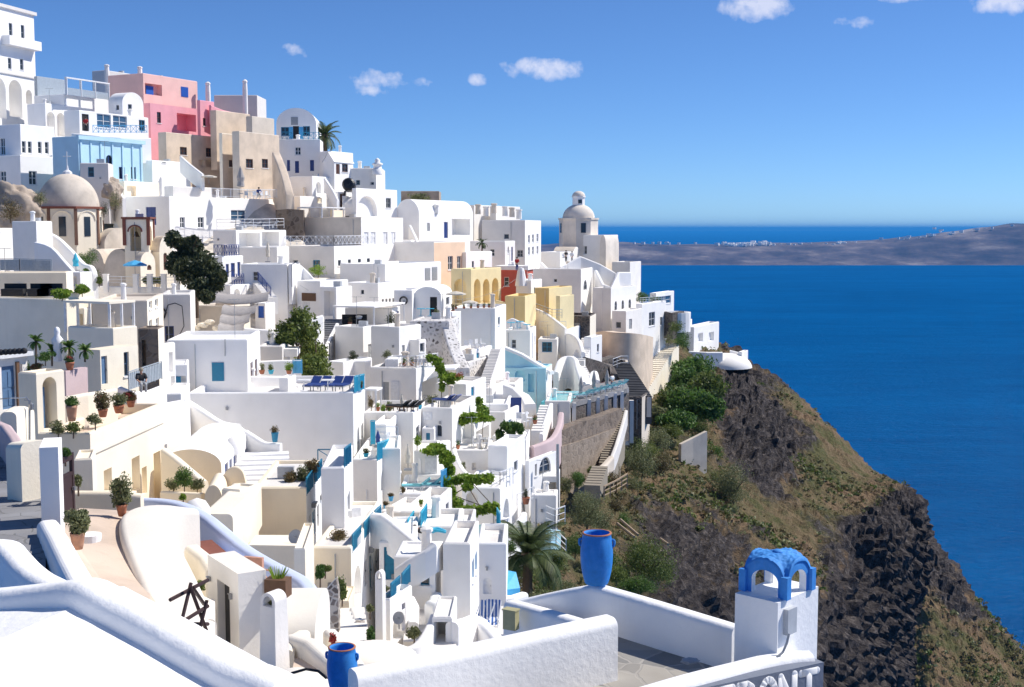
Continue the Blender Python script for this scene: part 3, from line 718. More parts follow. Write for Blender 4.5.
cliff = [
 [(560,372,200,0),(600,362,215,0),(655,352,235,0),(700,356,245,.2),(738,366,250,.6),(778,396,246,.5),(808,420,238,.3),(843,452,228,.2),(872,482,222,.3),(897,500,214,.5),(915,518,205,.9),(917,545,200,1)],
 [(560,352,165,0),(600,346,178,0),(655,338,200,0),(700,346,212,.2),(738,355,216,.7),(776,383,212,.35),(806,409,205,0),(841,442,197,.1),(871,471,190,.1),(899,489,183,.4),(919,508,177,.9),(927,535,174,1)],
 [(545,410,128,0),(590,396,150,0),(650,382,182,0),(695,378,196,0),(727,385,197,.7),(760,408,190,1),(785,430,186,1),(820,458,181,0),(852,480,178,0),(882,494,174,.3),(906,518,170,1),(924,560,168,1)],
 [(545,445,114,0),(590,438,128,0),(640,428,152,0),(682,432,160,0),(714,440,166,.4),(747,450,169,1),(778,465,170,1),(808,480,169,.45),(838,500,166,0),(866,522,163,.8),(896,556,161,1),(920,600,164,1)],
 [(540,492,96,0),(580,486,108,.1),(630,476,126,.1),(670,486,131,.3),(702,494,139,.2),(736,500,146,.2),(768,515,148,.3),(798,532,149,.1),(828,550,150,.5),(860,584,151,1),(890,616,154,1),(917,642,160,1)],
 [(535,545,84,0),(570,538,93,.1),(620,530,102,.5),(660,535,108,.75),(696,548,115,.7),(730,552,122,.6),(762,562,128,.3),(794,582,130,.2),(826,608,134,.8),(858,644,141,1),(886,676,148,1),(912,700,158,1)],
 [(530,600,72,0),(560,592,78,0),(610,602,84,.2),(650,606,90,.6),(692,612,97,.75),(727,622,104,.75),(757,644,109,.6),(787,672,113,.6),(818,702,121,.9),(850,738,131,1),(882,770,141,1),(907,790,156,1)],
 [(530,680,66,0),(560,680,72,0),(610,690,78,.3),(650,700,85,.8),(692,710,92,1),(727,730,100,1),(757,760,106,.8),(787,800,112,.6),(818,850,122,.9),(850,900,134,1),(882,930,146,1),(907,950,158,1)],
]
CL = loft('cliff', cliff, 18, 24, 1.7)
slope = [
 [(880,520,330,.8),(905,538,325,.8),(930,560,315,.6),(955,592,305,.5),(980,622,300,.4),(1003,648,296,.5),(1030,672,290,.2),(1080,705,285,.1)],
 [(880,515,285,.8),(905,527,280,.8),(932,545,272,.7),(957,573,264,.7),(981,606,257,.6),(1003,634,250,.5),(1030,660,244,.2),(1080,695,240,.1)],
 [(880,560,262,.9),(905,566,258,.9),(930,574,252,.9),(954,596,247,.9),(975,624,242,.7),(998,648,238,.2),(1025,672,233,0),(1075,710,230,0)],
 [(880,610,246,.2),(905,610,243,.1),(930,606,240,.3),(950,622,237,.4),(970,645,233,0),(995,668,229,0),(1022,695,225,0),(1070,735,222,0)],
 [(880,660,232,.1),(905,660,229,0),(930,655,226,0),(950,668,224,0),(970,688,221,0),(995,712,218,.1),(1022,740,215,.1),(1070,780,212,.2)],
 [(880,730,216,.4),(905,735,214,.3),(930,735,212,.5),(950,745,211,.5),(970,765,210,.5),(995,790,208,.5),(1022,820,206,.5),(1070,860,204,.5)],
 [(880,1000,190,.8),(905,1010,190,.8),(930,1020,190,.8),(950,1030,190,.8),(970,1040,190,.8),(995,1060,190,.8),(1022,1090,190,.8),(1070,1130,190,.8)],
]
FS = loft('far_slope', slope, 12, 14, 2.0, seed=3)
def scatter(PTS, n, smin, smax, label, seed):
    rn = random.Random(seed); bm = bmesh.new(); P = [p for p, k in PTS if k < .55 and p.z > EYE-95]
    for _ in range(n):
        p = rn.choice(P)+Vector((rn.uniform(-.6, .6), rn.uniform(-.6, .6), 0))
        g = noise.noise(p*.07+Vector((5, 0, 0)))
        if rn.random() > .26+g*.8+(.3 if p.x < 26 else 0): continue
        s = rn.uniform(smin, smax)*(1+max(0, g)*1.2); mi = 0 if g+rn.uniform(-.35, .35) > .3 else (1 if rn.random() < .5 else 2)
        leaves(bm, p+Vector((0, 0, s*.3)), (s, s, s*.6), 16, s*.34, mi=mi, clumps=3, rnd=rn)
    tag(obj('scrub', bm, ['leaf_shrub', 'leaf_olive', 'leaf_heath']), kind='stuff')
scatter(CL, 9000, .2, .6, 'scrub', 5); scatter(FS, 3000, .4, 1.0, 'scrub', 6)

# ------------------------------------------------------------------ hillside under the village
def hillside():
    S = []
    for px in range(-200, 660, 22):
        top = 120+max(0, px)*.18 if px < 480 else 215+max(0, px-480)*.8
        py = top
        while py < 720:
            S.append(at(px, py, Yf(px, py))); py += 20
    x0, x1, y0, y1, st = -66, 34, 26, 205, 2.4
    bm = bmesh.new(); G = []
    y = y0
    while y <= y1:
        row = []; x = x0
        while x <= x1:
            s = w = 0
            for p in S:
                d2 = (p.x-x)**2+(p.y-y)**2
                if d2 < 400: k = 1/(d2+3)**2; s += k*p.z; w += k
            if w > 0: z = s/w
            else:
                p = min(S, key=lambda p: (p.x-x)**2+(p.y-y)**2); z = p.z-((p.x-x)**2+(p.y-y)**2)**.5*.3
            row.append(bm.verts.new((x, y, z-4.2))); x += st
        G.append(row); y += st
    EDGE = [(300, 640), (350, 620), (400, 590), (450, 555), (500, 535), (560, 525), (900, 520)]
    def lim(v):
        d = v.co-Vector((0, 0, EYE)); d /= d.y
        b_ = (d.z+math.tan(PITCH))/(1-d.z*math.tan(PITCH)); py = 343.5-b_*FPX; px = 512+d.x*FPX/(CP+b_*SP)*1.0
        for (ya, xa), (yb, xb) in zip(EDGE, EDGE[1:]):
            if ya <= py <= yb: return px < xa+(xb-xa)*(py-ya)/(yb-ya)
        return px < (640 if py < 300 else 520)
    for a, b in zip(G, G[1:]):
        for i in range(len(a)-1):
            if lim(a[i]): bm.faces.new((a[i], a[i+1], b[i+1], b[i]))
    bmesh.ops.delete(bm, geom=[v for v in bm.verts if not v.link_faces], context='VERTS')
    return tag(obj('hillside', bm, 'hill', None, True), kind='structure')
plaster('hill', (.74, .67, .57), .2, .5)
hillside()

# ------------------------------------------------------------------ the island across the water
def island():
    m, t, b = nt('island_rock'); L = t.links; p = pos(t)
    n = noise_n(t, pos(t, (.0022, .003, .011)), 1, 6, .7); n2 = noise_n(t, pos(t, (.0012, .0012, .0012)), 1, 4)
    r = ramp(t, n.outputs[0], [(.32, (.022, .02, .035)), (.46, (.075, .058, .07)), (.55, (.15, .115, .115)), (.68, (.33, .28, .25))])
    L.new(r.outputs[0], b.inputs['Base Color']); b.inputs['Roughness'].default_value = 1; M['island_rock'] = m
    prof = [(440, 250), (520, 247), (600, 243), (660, 245), (720, 246), (780, 244), (840, 243), (872, 241), (900, 239), (930, 236), (960, 231), (990, 226), (1010, 223), (1040, 222), (1100, 219), (1200, 222), (1400, 235), (1600, 250)]
    bm = bmesh.new(); rows = []
    Y0 = 8000.0; N_ = 420
    for i in range(N_+1):
        px = 440+(1600-440)*i/N_
        for (a, ya), (b_, yb) in zip(prof, prof[1:]):
            if a <= px <= b_: py = ya+(yb-ya)*(px-a)/(b_-a); break
        x = (px-512)/FPX*Y0
        h = EYE+(229-py)/FPX*Y0
        f = noise.fractal(Vector((x*.0016, 3.1, 0)), 1, 2, 5)
        g = abs(noise.noise(Vector((x*.006, 1, 0))))*1.0+abs(noise.noise(Vector((x*.017, 4, 0))))*.5
        h += f*8; gy = lambda k: abs(noise.noise(Vector((x*.005+k*.35, k*.5, 1))))+abs(noise.noise(Vector((x*.013+k*.5, k*.7, 4))))*.5
        st = []
        for k, (fy, fz) in enumerate([(-60, -.05), (0, .03), (50, .22), (130, .42), (190, .62), (300, .80), (420, .93), (620, 1.0), (1100, .98), (2200, .5), (3000, -.1)]):
            yy = Y0+fy+(gy(k)*70 if 1 < k < 7 else 0)+noise.noise(Vector((x*.004, k*3.3, 2)))*40
            st.append(bm.verts.new((x*(1+fy/Y0*.9), yy, max(-20, h*fz*(1+noise.noise(Vector((x*.005, k*1.7, 0)))*.06)))))
        rows.append(st)
    for a, b_ in zip(rows, rows[1:]):
        for k in range(len(a)-1): bm.faces.new((a[k], b_[k], b_[k+1], a[k+1]))
    tag(obj('island', bm, 'island_rock', None, True), kind='structure')
    me = bpy.data.objects['island']
    bm = bmesh.new(); rn = random.Random(4)
    def spec(px, py, n, sx, sy):
        for _ in range(n):
            X = px+rn.gauss(0, sx); y = py+rn.gauss(0, sy); Yd = Y0+rn.uniform(420, 560)
            p = at(X, y, Yd)
            box(bm, p+Vector((0, 0, 9)), (rn.uniform(12, 34), rn.uniform(8, 14), rn.uniform(10, 18)), rn.uniform(-1.1, -.4))
    spec(738, 246.5, 110, 10, 1.2); spec(762, 245.5, 40, 4, 1); spec(800, 246.5, 26, 16, .8); spec(850, 246, 60, 10, 1.2); spec(842, 250, 30, 6, 1.4); spec(660, 244.5, 8, 16, .5)
    for i in range(12): spec(890+i*11, 243-i*1.1, 7, 7, 2.0)
    spec(980, 236, 22, 26, 3)
    tag(obj('distant_village', bm, 'white', None), kind='stuff')
island()

# ------------------------------------------------------------------ sea air
hb = bmesh.new(); box(hb, Vector((0, 0, 160)), (190000, 190000, 340))
hz = obj('haze', hb, 'white'); hz.data.materials.clear()
hm = bpy.data.materials.new('sea_air'); hm.use_nodes = True; ht = hm.node_tree
ht.nodes.remove(ht.nodes['Principled BSDF']); pv = N(ht, 'ShaderNodeVolumePrincipled'); pv.inputs['Color'].default_value = (.05, .42, 1, 1); pv.inputs['Density'].default_value = .00004; pv.inputs['Anisotropy'].default_value = .0
ht.links.new(pv.outputs[0], ht.nodes['Material Output'].inputs['Volume']); hz.data.materials.append(hm); tag(hz, kind='stuff')
# ================================================================== upper village, from the big hotel to the far church
def row(kind, fc, xs, y0, y1, w, ex=None, dy=0.0):
    return [(kind, fc, x, y0+dy*i, x+w, y1+dy*i, ex) for i, x in enumerate(xs)]

h = house('tall white hotel tower with a balcony and big arches on the hilltop', (-70, -30, 33), -4, 123, 150, th=-15, par=.2, name='hotel', cat='hotel',
  op=row('w', 's', (9, 21), 23, 38, 3.5, 'gpaint', 2)+row('w', 's', (8, 20), 58, 69, 3.5, 'gpaint', 1)+[('balc', 's', 2, 39, 34, 48), ('a', 's', -9, 77, 6, 118, 2.5), ('a', 's', 9, 80, 22, 117, 2.5), ('a', 's', 26, 90, 32, 104, 2.0)])
b = bmesh.new(); o, ud, nd, L_ = h.faces['s']
boxuv(b, o, ud, nd, -.2, L_+.25, -.1, .3, h.zt-.35, h.zt+.05); obj('cornice', b, 'grey', h.root)
b = bmesh.new(); boxuv(b, o, ud, nd, 0, L_, .003, .18, h.zt-8.3, h.zt-8.1); obj('string_course', b, 'grey', h.root)
house('grey green glazed terrace box beside the hotel tower', (34, 37, 66), 76, 106, 156, th=-28, m='pale_glass', par=.1, name='glazed_terrace', cat='terrace')
h = house('white flat house carrying a glazed roof terrace on slim posts', (34, 64, 111), 94, 138, 154, th=-25, par=.25)
def pergola(label, x0, x1, xr, yt, yb, Y, th, m='wpaint', glass='pale_glass', n=4, top=True, group=None, cat='pergola', tm=None):
    B = at(x1, yb, Y); v = Vector((-math.sin(R(th)), math.cos(R(th)), 0)); u = Vector((v.y, -v.x, 0))
    D = hit2(B, v, xr, yb); W = -hit2(B, u, x0, yb); H = EYE+ray(x1, yt).z*Y-B.z
    r = thing('pergola', label, cat, B, 0, group); b = bmesh.new()
    for i in range(n+1):
        for a in (0, -W):
            q = B+v*(D*i/n)+u*a; p = bmesh.new(); box(p, q+Vector((0, 0, H/2)), (.14, .14, H)); obj('post', p, m, r)
    if top:
        boxuv(b, Vector((B.x, B.y, B.z)), u, v, -W-.1, .1, -.1, D+.1, H, H+.14); obj('roof', b, tm or m, r)
    else:
        for a in (0, -W): boxuv(b, B, u, v, a-.08, a+.08, -.1, D+.1, H, H+.14)
        for i in range(n+1): boxuv(b, B, u, v, -W, 0, D*i/n-.06, D*i/n+.06, H+.003, H+.13)
        obj('beam', b, m, r)
    if glass:
        for i in range(n):
            g = bmesh.new(); boxuv(g, B, u, v, -.03, .01, D*i/n+.1, D*(i+1)/n-.1, .05, H*.45); obj('glass_panel', g, glass, r)
    return r
pergola('white pergola glazed with low panels on the roof beside the hotel', 66, 67, 109, 78, 95, 152.5, -25, n=3)
house('white house with two arches and a plain pale flank under the hotel', (27, 45, 68), 103, 140, 151, th=-30, par=.1, op=[('a', 's', 47, 112, 55, 136), ('a', 's', 57, 113, 65, 136)])
h = house('white terrace house with black door, wide blue windows and blue lattice rail', (64, 79, 148), 110, 142, 149, th=-30, par=.1,
  op=[('d', 's', 82, 114, 89, 131, 'dark'), ('w', 's', 97, 114, 111, 128, 'wpaint+'), ('w', 's', 113, 115, 127, 128, 'wpaint+'), ('w', 's', 139, 120, 145, 131, 'teal')])
rail([(93, 133, 148), (120, 133, 150), (147, 133, 152)], .9, 'sky_paint', h.root, style='cross', gap=.7)
house('small white vaulted house between the glazed terrace and the pink house', (108, 122, 143), 91, 120, 156, th=-35, roof='vaultx', rise=1.4, op=[('w', 's', 128, 103, 132, 110, 'gpaint'), ('w', 'f', 116, 105, 119, 110, 'gpaint')])
h = house('pale pink flat roofed house with two bright blue shutters', (108, 143, 197), 73, 106, 163, th=-42, m='pink', par=.12,
  op=[('n', 's', 145, 84, 162, 95, .8), ('sh', 's', 181, 87, 188, 97, 'blue')])
o, ud, nd, L_ = h.faces['s']; b = bmesh.new(); boxuv(b, o, ud, -nd, L_*.1, L_*.23, .5, .6, h.zt-2.55, h.zt-1.45); obj('shutter', b, 'blue', h.root)
house('hot pink lower storey with a deep dark porch below the pink house', (140, 150, 197), 103, 134, 160.5, th=-42, m='hot', roof='none', op=[('n', 's', 177, 114, 196, 131, 2.5), ('w', 's', 157, 112, 161, 123, 'brown')])
house('hot pink annex with stepped parapet next to the pink house', (197, 200, 214), 100, 131, 165, th=-42, m='hot', par=.6, op=[('w', 's', 203, 118, 206, 126, 'brown')])
wall('hot pink sloping parapet beside the tan ruin', [(210, 105, 166), (222, 110, 168), (231, 112, 170)], 2.5, .4, 'hot')
house('low white house with chimneys on the skyline behind the pink house', (92, 105, 144), 70, 90, 178, th=-30, m='grey', par=.1)
for px, py, hh in ((107, 66, 1.0), (140, 68, 1.0), (208, 84, 1.7), (245, 82, 2.2)):
    p = at(px, py+8, 172); b = bmesh.new(); lathe(b, p, [(.35, -5), (.35, 0), (.3, 1.0), (.36, 1.02), (.36, 1.2), (.1, 1.2+hh*.1)], 8)
    solo('chimney', {107: 'stubby white chimney at the near end of the skyline house', 140: 'stubby white chimney above the edge of the pink roof', 208: 'lone white chimney behind the hot pink annex', 245: 'tall white chimney on the greige skyline house'}[px], 'chimney', b, 'white2', p)
house('greige block with a bright end wall on the skyline', (214, 257, 266), 95, 131, 176, D=6, m='grey', par=.15)
h = house('weathered tan ruin with a broken sloping top', (210, 216, 250), 110, 135, 163, th=-40, m='tan', par=.5)
house('small tan ruin stub beside the white vaulted house', (246, 252, 274), 116, 135, 162, th=-40, m='beige', par=.6)
house('large old tan house with brown shutters above terraces', (158, 166, 224), 132, 205, 158, th=-42, m='beige', sm='tan', par=.2,
  op=[('w', 's', 180, 147, 187, 155, 'brown'), ('w', 's', 206, 148, 212, 157, 'brown'), ('n', 's', 199, 160, 204, 167, .4), ('n', 's', 206, 160, 215, 167, .4), ('n', 's', 217, 160, 221, 167, .4)])
house('narrow ochre tan bay between the two old houses', (219, 222, 240), 133, 207, 156.5, th=-42, m='cream2', sm='tan', par=.2, op=[('w', 's', 229, 160, 233, 167, 'brown')])
house('plain old tan house with two small brown windows', (232, 239, 279), 131, 210, 155, th=-42, m='beige', sm='tan', par=.2, op=[('w', 's', 246, 159, 253, 168, 'brown'), ('w', 's', 262, 159, 268, 168, 'brown')])
wall('tan buttress wall stepping down below the plain old house', [(276, 152, 156), (284, 172, 153), (290, 195, 151)], 6, 1.0, 'tan', smooth=3)
h = house('white barrel vaulted house with blue shutters and balcony on the skyline', (276, 316, 321), 108, 140, 168, D=8, roof='vault', rise=2.1,
  op=[('w', 'f', 281, 127, 289, 136, 'teal'), ('w', 'f', 303, 126, 310, 136, 'teal'), ('d', 'f', 293, 126, 299, 139, 'dark'), ('sh', 'f', 289, 127, 293, 139, 'sky_paint'), ('sh', 'f', 299, 127, 303, 139, 'sky_paint'), ('sh', 'f', 291, 117, 298, 125, 'gpaint')])
h2 = house('white lower storey with french windows beneath the blue shuttered house', (278, 320, 323), 139, 184, 164, D=5, par=.1,
  op=[('w', 'f', 295, 147, 301, 155, 'wpaint'), ('d', 'f', 287, 160, 290, 171, 'navy'), ('d', 'f', 295, 161, 299, 173, 'navy'), ('d', 'f', 310, 160, 314, 171, 'navy')])
rail([(282, 139.5, 163.6), (292, 139.5, 163.8)], .9, 'teal', h2.root, style='cross', gap=.8); rail([(303, 139.5, 163.6), (319, 139.5, 163.8)], .9, 'aqua', h2.root, style='cross', gap=.8)
palm('tall palm growing behind the blue shuttered house on the skyline', at(325.5, 152, 172), at(324.5, 136, 172), 2.9, 26, trunk=.3, seed=5)
h = house('white house with a small gabled wing and brown door by the palm', (320, 331, 353), 151, 190, 163, th=-35, par=.2)
house('gabled white wing with red brown window on the upper slope', (323, 334, 353), 152, 182, 160, th=-50, roof='gable', rise=1.2, op=[('d', 's', 336, 164, 340, 174, 'brown'), ('w', 's', 342, 164, 348, 172, 'brown')])
h = house('white cube house with ornate little belfry at its corner', (340, 376, 385), 168, 200, 163, D=7, m='white2', par=.2, op=[('w', 'f', 356, 180, 360, 185, 'gpaint'), ('w', 'f', 370, 182, 374, 185, 'gpaint')])
p = at(377.5, 170, 162.5); b = bmesh.new()
lathe(b, p, [(.75, -.6), (.75, .1), (.55, .15), (.5, .6), (.7, .65), (.7, .8), (.3, 1.0), (.38, 1.25), (.1, 1.5), (0, 1.55)], 10); obj('belfry', b, 'white', h.root, True)
p = at(349, 185, 158); b = bmesh.new(); mt = Matrix.Translation(p) @ Matrix.Rotation(R(80), 4, 'X') @ Matrix.Rotation(R(10), 4, 'Z')
lathe(b, (0, 0, 0), [(0, -.8), (.6, -.75), (.82, -.5), (.85, 0), (.82, .5), (.6, .75), (.2, .8), (.2, .9), (0, .92)], 16); b.transform(mt)
for x in (-.5, .5): box(b, p+Vector((x, 0, -.95)), (.15, 1.2, .4))
solo('water_tank', 'black plastic water tank lying on a white roof', 'tank', b, 'black', p, smooth=False)
house('white house with red door beneath the black water tank', (328, 338, 353), 192, 214, 157, th=-40, par=.2, op=[('d', 's', 340, 194, 346, 207, 'brown')])
house('white house with wide arched porch and a dark window under the belfry', (352, 356, 397), 188, 222, 156, th=-40, par=.2, op=[('a', 's', 357, 196, 377, 216, 2.2), ('w', 's', 386, 198, 391, 208, 'gpaint')])
house('white house with two lunette vents behind the beige terrace', (290, 312, 334), 176, 212, 157, th=-32, par=.2, op=[('a', 's', 316, 182, 321, 193, .4), ('a', 's', 324, 187, 329, 193, .4)])
wall('white sloping stair wall above the black tank', [(325, 178, 158), (333, 190, 156), (338, 200, 155)], 1.5, .35, smooth=3)
house('greige house with stair blocks among the white terraces', (286, 300, 322), 196, 215, 154, th=-30, m='white2', par=.1, op=[('d', 's', 317, 195, 325, 203, 'cream')])
h = house('long beige house with a bright wing of closed white doors', (300, 361, 403), 217, 246, 148, th=-28, m='beige', sm='white', par=.15,
  op=row('d', 's', (364, 371, 383, 391), 232, 244, 4.5, 'wpaint', 0))
pergola('white canopy over a small terrace bar above the beige house', 298, 322, 344, 208, 218, 150, -28, n=2, glass=None)
house('cream kiosk wall with window inside the canopy terrace', (330, 333, 345), 210, 218, 152, th=-28, m='cream', roof='none')
wall('rubble stone retaining wall below the greige stair blocks', [(278, 210, 151), (290, 209, 150), (304, 210, 150)], 5.0, .8, 'rubble_stone', rnd=False)
house('long brown stone ruin on the skyline behind the vault', (401, 439, 441), 191, 206, 186, D=6, m='render_old', par=.3)
bush('yellow green scrub in front of the brown skyline ruin', 421, 197, 182, 13, 4, 'leaf_olive', 400, .12)
h = house('white house with one long barrel vault and shaded porch', (396, 419, 473), 199, 246, 163, th=-50, roof='vault', rise=2.0, m='white',
  op=[('d', 's', 444, 222, 448, 238, 'navy'), ('n', 's', 452, 219, 470, 235, 2.4), ('d', 's', 427, 223, 430, 231, 'gpaint')])
for x, y in ((421, 210), (436, 210)):
    p = at(x, y, 167); b = bmesh.new(); lathe(b, p, [(.45, -.4), (.42, .5), (.5, .52), (.5, .65), (0, .9)], 8); obj('chimney', b, 'white2', h.root)
wall('white stair flank descending from the long vault', [(410, 225, 160), (417, 240, 158), (421, 252, 157)], 2.5, .4, smooth=3)
house('pale blue shaded yard wall beside the long vault', (385, 411, 418), 240, 262, 156, D=4, m='white2', par=.6)
h = house('peach house with a broad grey flank and two white framed windows', (383, 434, 465), 242, 294, 152, th=-38, m='white2', sm='peach', par=.2,
  op=[('w', 's', 448, 256, 453, 270, 'wpaint'), ('w', 's', 457, 256, 461, 270, 'wpaint')])
house('white terrace house with parasols beside the peach house', (459, 466, 492), 252, 278, 158, th=-35, par=.5)
house('rough white house with scattered chimneys on the skyline', (462, 474, 500), 205, 232, 186, th=-35, m='white2', par=.4)
rn = random.Random(2)
for i, (x, y) in enumerate([(478, 206), (486, 208), (494, 205), (505, 208), (512, 209), (519, 211)]):
    p = at(x, y+4, 184); b = bmesh.new(); lathe(b, p, [(.4, -.6), (.36, .6), (.48, .62), (.48, .8), (.2, .85)], 8)
    solo('chimney', ['white pot chimney at the near end of the rough roofline', 'white pot chimney beside the rough roof gable', 'tallest white chimney of the rough roofline', 'white chimney above the big greige house', 'squat white chimney over the windowed house', 'white chimney at the seaward end of the rough roofline'][i], 'chimney', b, 'white2' if i % 2 else 'beige', p)
house('white gabled roof stub among the skyline chimneys', (490, 496, 520), 206, 232, 188, th=-30, m='white2', par=.5)
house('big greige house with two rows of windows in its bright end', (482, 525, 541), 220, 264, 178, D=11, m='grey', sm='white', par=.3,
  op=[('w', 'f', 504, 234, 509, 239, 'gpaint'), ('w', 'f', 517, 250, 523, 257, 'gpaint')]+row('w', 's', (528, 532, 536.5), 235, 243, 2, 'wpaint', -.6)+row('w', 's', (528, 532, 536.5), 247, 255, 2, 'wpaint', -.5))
house('low grey white house in front of the windowed greige house', (470, 505, 515), 241, 268, 168, D=5, m='white2', par=.3)
p0 = at(482, 258, 166); p0t = at(482, 243, 166)
palm('thin dark palm standing before the low grey white house', p0, p0t, 1.1, 14, trunk=.1, seed=9)
h = house('yellow arcade house with tall arches on two sides', (451, 471, 501), 269, 306, 146, th=-32, m='yellow', par=.25,
  op=[('a', 'f', 454, 279, 466, 303, .8), ('a', 's', 474, 279, 480.5, 303, .8), ('a', 's', 483, 279, 489.5, 303, .8), ('a', 's', 492, 278, 498.5, 302, .8)])
h = house('deep red house with a white cornice and small white window', (497, 527, 533), 268, 292, 158, D=4, m='red', par=.2, op=[('w', 'f', 504, 277, 509, 286, 'wpaint')])
b = bmesh.new(); boxuv(b, h.A, h.u, h.v, -.3, h.W+.2, -.35, h.D, h.zt-.25, h.zt+.25); obj('cornice', b, 'white', h.root)
h = house('white stepped chimney block in front of the red house', (516, 531, 542), 280, 295, 153, D=4, m='white', par=.1)
p = at(521, 281, 153.5); b = bmesh.new(); lathe(b, p, [(.75, -.6), (.45, 1.2), (.3, 1.6), (0, 1.65)], 10); obj('chimney', b, 'white', h.root)
house('yellow ochre house stepping down under the red house', (505, 525, 536), 296, 345, 143, D=6, m='ochre', sm='yellow', par=.3)
house('pale yellow terrace house with stepped parapets', (535, 549, 572), 288, 325, 152, th=-35, m='ochre', sm='yellow', par=.6)
house('low yellow stepped annex at the seaward end of the yellow terrace', (556, 560, 574), 296, 325, 149, th=-35, m='yellow', par=.6)
wall('pale yellow garden wall with pots below the arcade', [(496, 300, 146), (515, 304, 144), (533, 300, 148)], 2, .3, 'yellow')
rail([(536, 312, 148), (552, 318, 143), (562, 318, 146)], 1.0, 'gpaint', label='thin grey terrace railing by the yellow terrace')

# ---- the far church
def far_church():
    Y = 204; k = Y/FPX
    h = house('white church with drum, dome and lantern on the promontory', (574, 604, 618), 235, 268, Y-4, D=9, m='white2', sm='white2', par=.2, name='church', cat='church', op=[('w', 'f', 582, 246, 587, 254, 'gpaint')])
    c = at(578.5, 235, Y); r = 19.5*k; b = bmesh.new(); H = 15*k
    lathe(b, c, [(r, -4), (r, H), (r*1.05, H+.02), (r*1.05, H+.3), (r*.85, H+.3)], 8, a0=R(22.5+12)); obj('drum', b, 'pale_dome', h.root)
    for a in range(8):
        if a % 2: continue
        an = R(12+45*a); n_ = Vector((math.cos(an), math.sin(an), 0)); b = bmesh.new(); t_ = Vector((-n_.y, n_.x, 0))
        boxuv(b, c+n_*(r*.925), t_, n_, -.4, .4, -.05, .08, H*.15, H*.78); obj('window', b, 'glass', h.root)
    rd = 16*k; b = bmesh.new(); lathe(b, c+Vector((0, 0, H+.3)), [(rd*math.cos(i*math.pi/20), rd*.86*math.sin(i*math.pi/20)) for i in range(11)], 32); d = obj('dome', b, 'pale_dome', h.root, True)
    c2 = c+Vector((0, 0, H+rd*.82)); r2 = 6.2*k; b = bmesh.new()
    lathe(b, c2, [(r2, -.3), (r2, 9*k), (r2*1.15, 9*k+.02), (r2*1.15, 9*k+.2), (r2, 9*k+.2)], 8, a0=R(34)); obj('lantern', b, 'white', h.root)
    b = bmesh.new(); lathe(b, c2+Vector((0, 0, 9*k+.2)), [(r2*1.05*math.cos(i*math.pi/12), r2*.85*math.sin(i*math.pi/12)) for i in range(7)], 20); obj('lantern_dome', b, 'pale_dome', h.root, True)
    b = bmesh.new(); t_ = Vector((math.cos(R(-80)), math.sin(R(-80)), 0)); boxuv(b, c2+t_*(r2*.93), Vector((-t_.y, t_.x, 0)), t_, -.3, .3, -.05, .08, .5, 9*k*.75); obj('lantern_window', b, 'glass', h.root)
    return h
far_church()
house('cream barrel vaulted apse at the seaward end of the church', (600, 606, 619), 235, 275, 199, th=-40, m='pale_dome', roof='vault', rise=2.0, rm='pale_dome')
house('white vestry with tan arch roof before the church drum', (553, 573, 580), 247, 275, 196, D=6, m='white2', roof='vaultx', rise=1.5, rm='dome')
house('white court wall with black openings below the church drum', (540, 560, 575), 252, 285, 190, th=-35, m='white', par=.8, op=[('a', 's', 562, 248, 566, 258, .5)])
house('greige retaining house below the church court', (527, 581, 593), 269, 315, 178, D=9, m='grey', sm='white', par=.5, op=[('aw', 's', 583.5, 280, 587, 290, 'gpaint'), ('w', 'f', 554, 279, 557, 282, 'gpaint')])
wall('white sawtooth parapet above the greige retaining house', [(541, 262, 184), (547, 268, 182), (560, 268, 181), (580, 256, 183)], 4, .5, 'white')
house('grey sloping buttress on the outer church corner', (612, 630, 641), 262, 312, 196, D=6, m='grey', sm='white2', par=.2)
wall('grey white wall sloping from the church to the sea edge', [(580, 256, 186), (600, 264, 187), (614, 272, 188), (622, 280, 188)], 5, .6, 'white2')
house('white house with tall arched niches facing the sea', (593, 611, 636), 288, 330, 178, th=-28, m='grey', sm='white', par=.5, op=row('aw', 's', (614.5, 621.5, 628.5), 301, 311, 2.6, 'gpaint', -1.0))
wall('white jagged terrace parapet above the niche house', [(596, 270, 186), (603, 284, 183), (611, 287, 181), (618, 272, 184), (630, 272, 186), (630, 287, 186)], 4, .5, 'white')
house('small lavender shaded house with one window at the cliff edge', (612, 626, 642), 311, 332, 175, th=-25, m='white2', par=.2, op=[('w', 'f', 616, 322, 621, 328, 'gpaint'), ('d', 's', 629, 319, 632, 329, 'gpaint')])
house('white sea view house with long slit window at the edge', (636, 642, 666), 304, 335, 182, th=-28, m='white', par=.5, op=[('w', 's', 660, 317, 662.5, 325, 'gpaint'), ('w', 's', 649, 312, 655, 326, 'wpaint')])
rail([(640, 304, 184), (652, 303, 187), (665, 302, 190)], .9, label='white balustrade along the sea view roof', gap=1.0)
house('open white sun lounge with blue glass above the sea', (650, 656, 674), 293, 315, 196, th=-40, m='white', par=.1, op=[('w', 's', 658, 296, 671, 304, 'wpaint+')])
p = at(674, 312, 193); b = bmesh.new(); lathe(b, p, [(2.6, -3), (2.6, 0), (2.3, 0), (2.3, -.4), (0, -.4)], 20); solo('round_terrace', 'round white terrace perched over the cliff', 'terrace', b, 'white', p)
wall('dark stone footing under the round terrace', [(663, 311, 191), (672, 313, 190), (682, 311, 192)], 4, .8, 'dark_stone', rnd=False)
house('white roofless house with empty openings on the last spur', (683, 694, 719), 327, 357, 204, th=-30, m='white', par=1.4, op=[('n', 's', 698, 333, 703, 342, .6), ('n', 's', 709, 332, 714, 341, .6)])
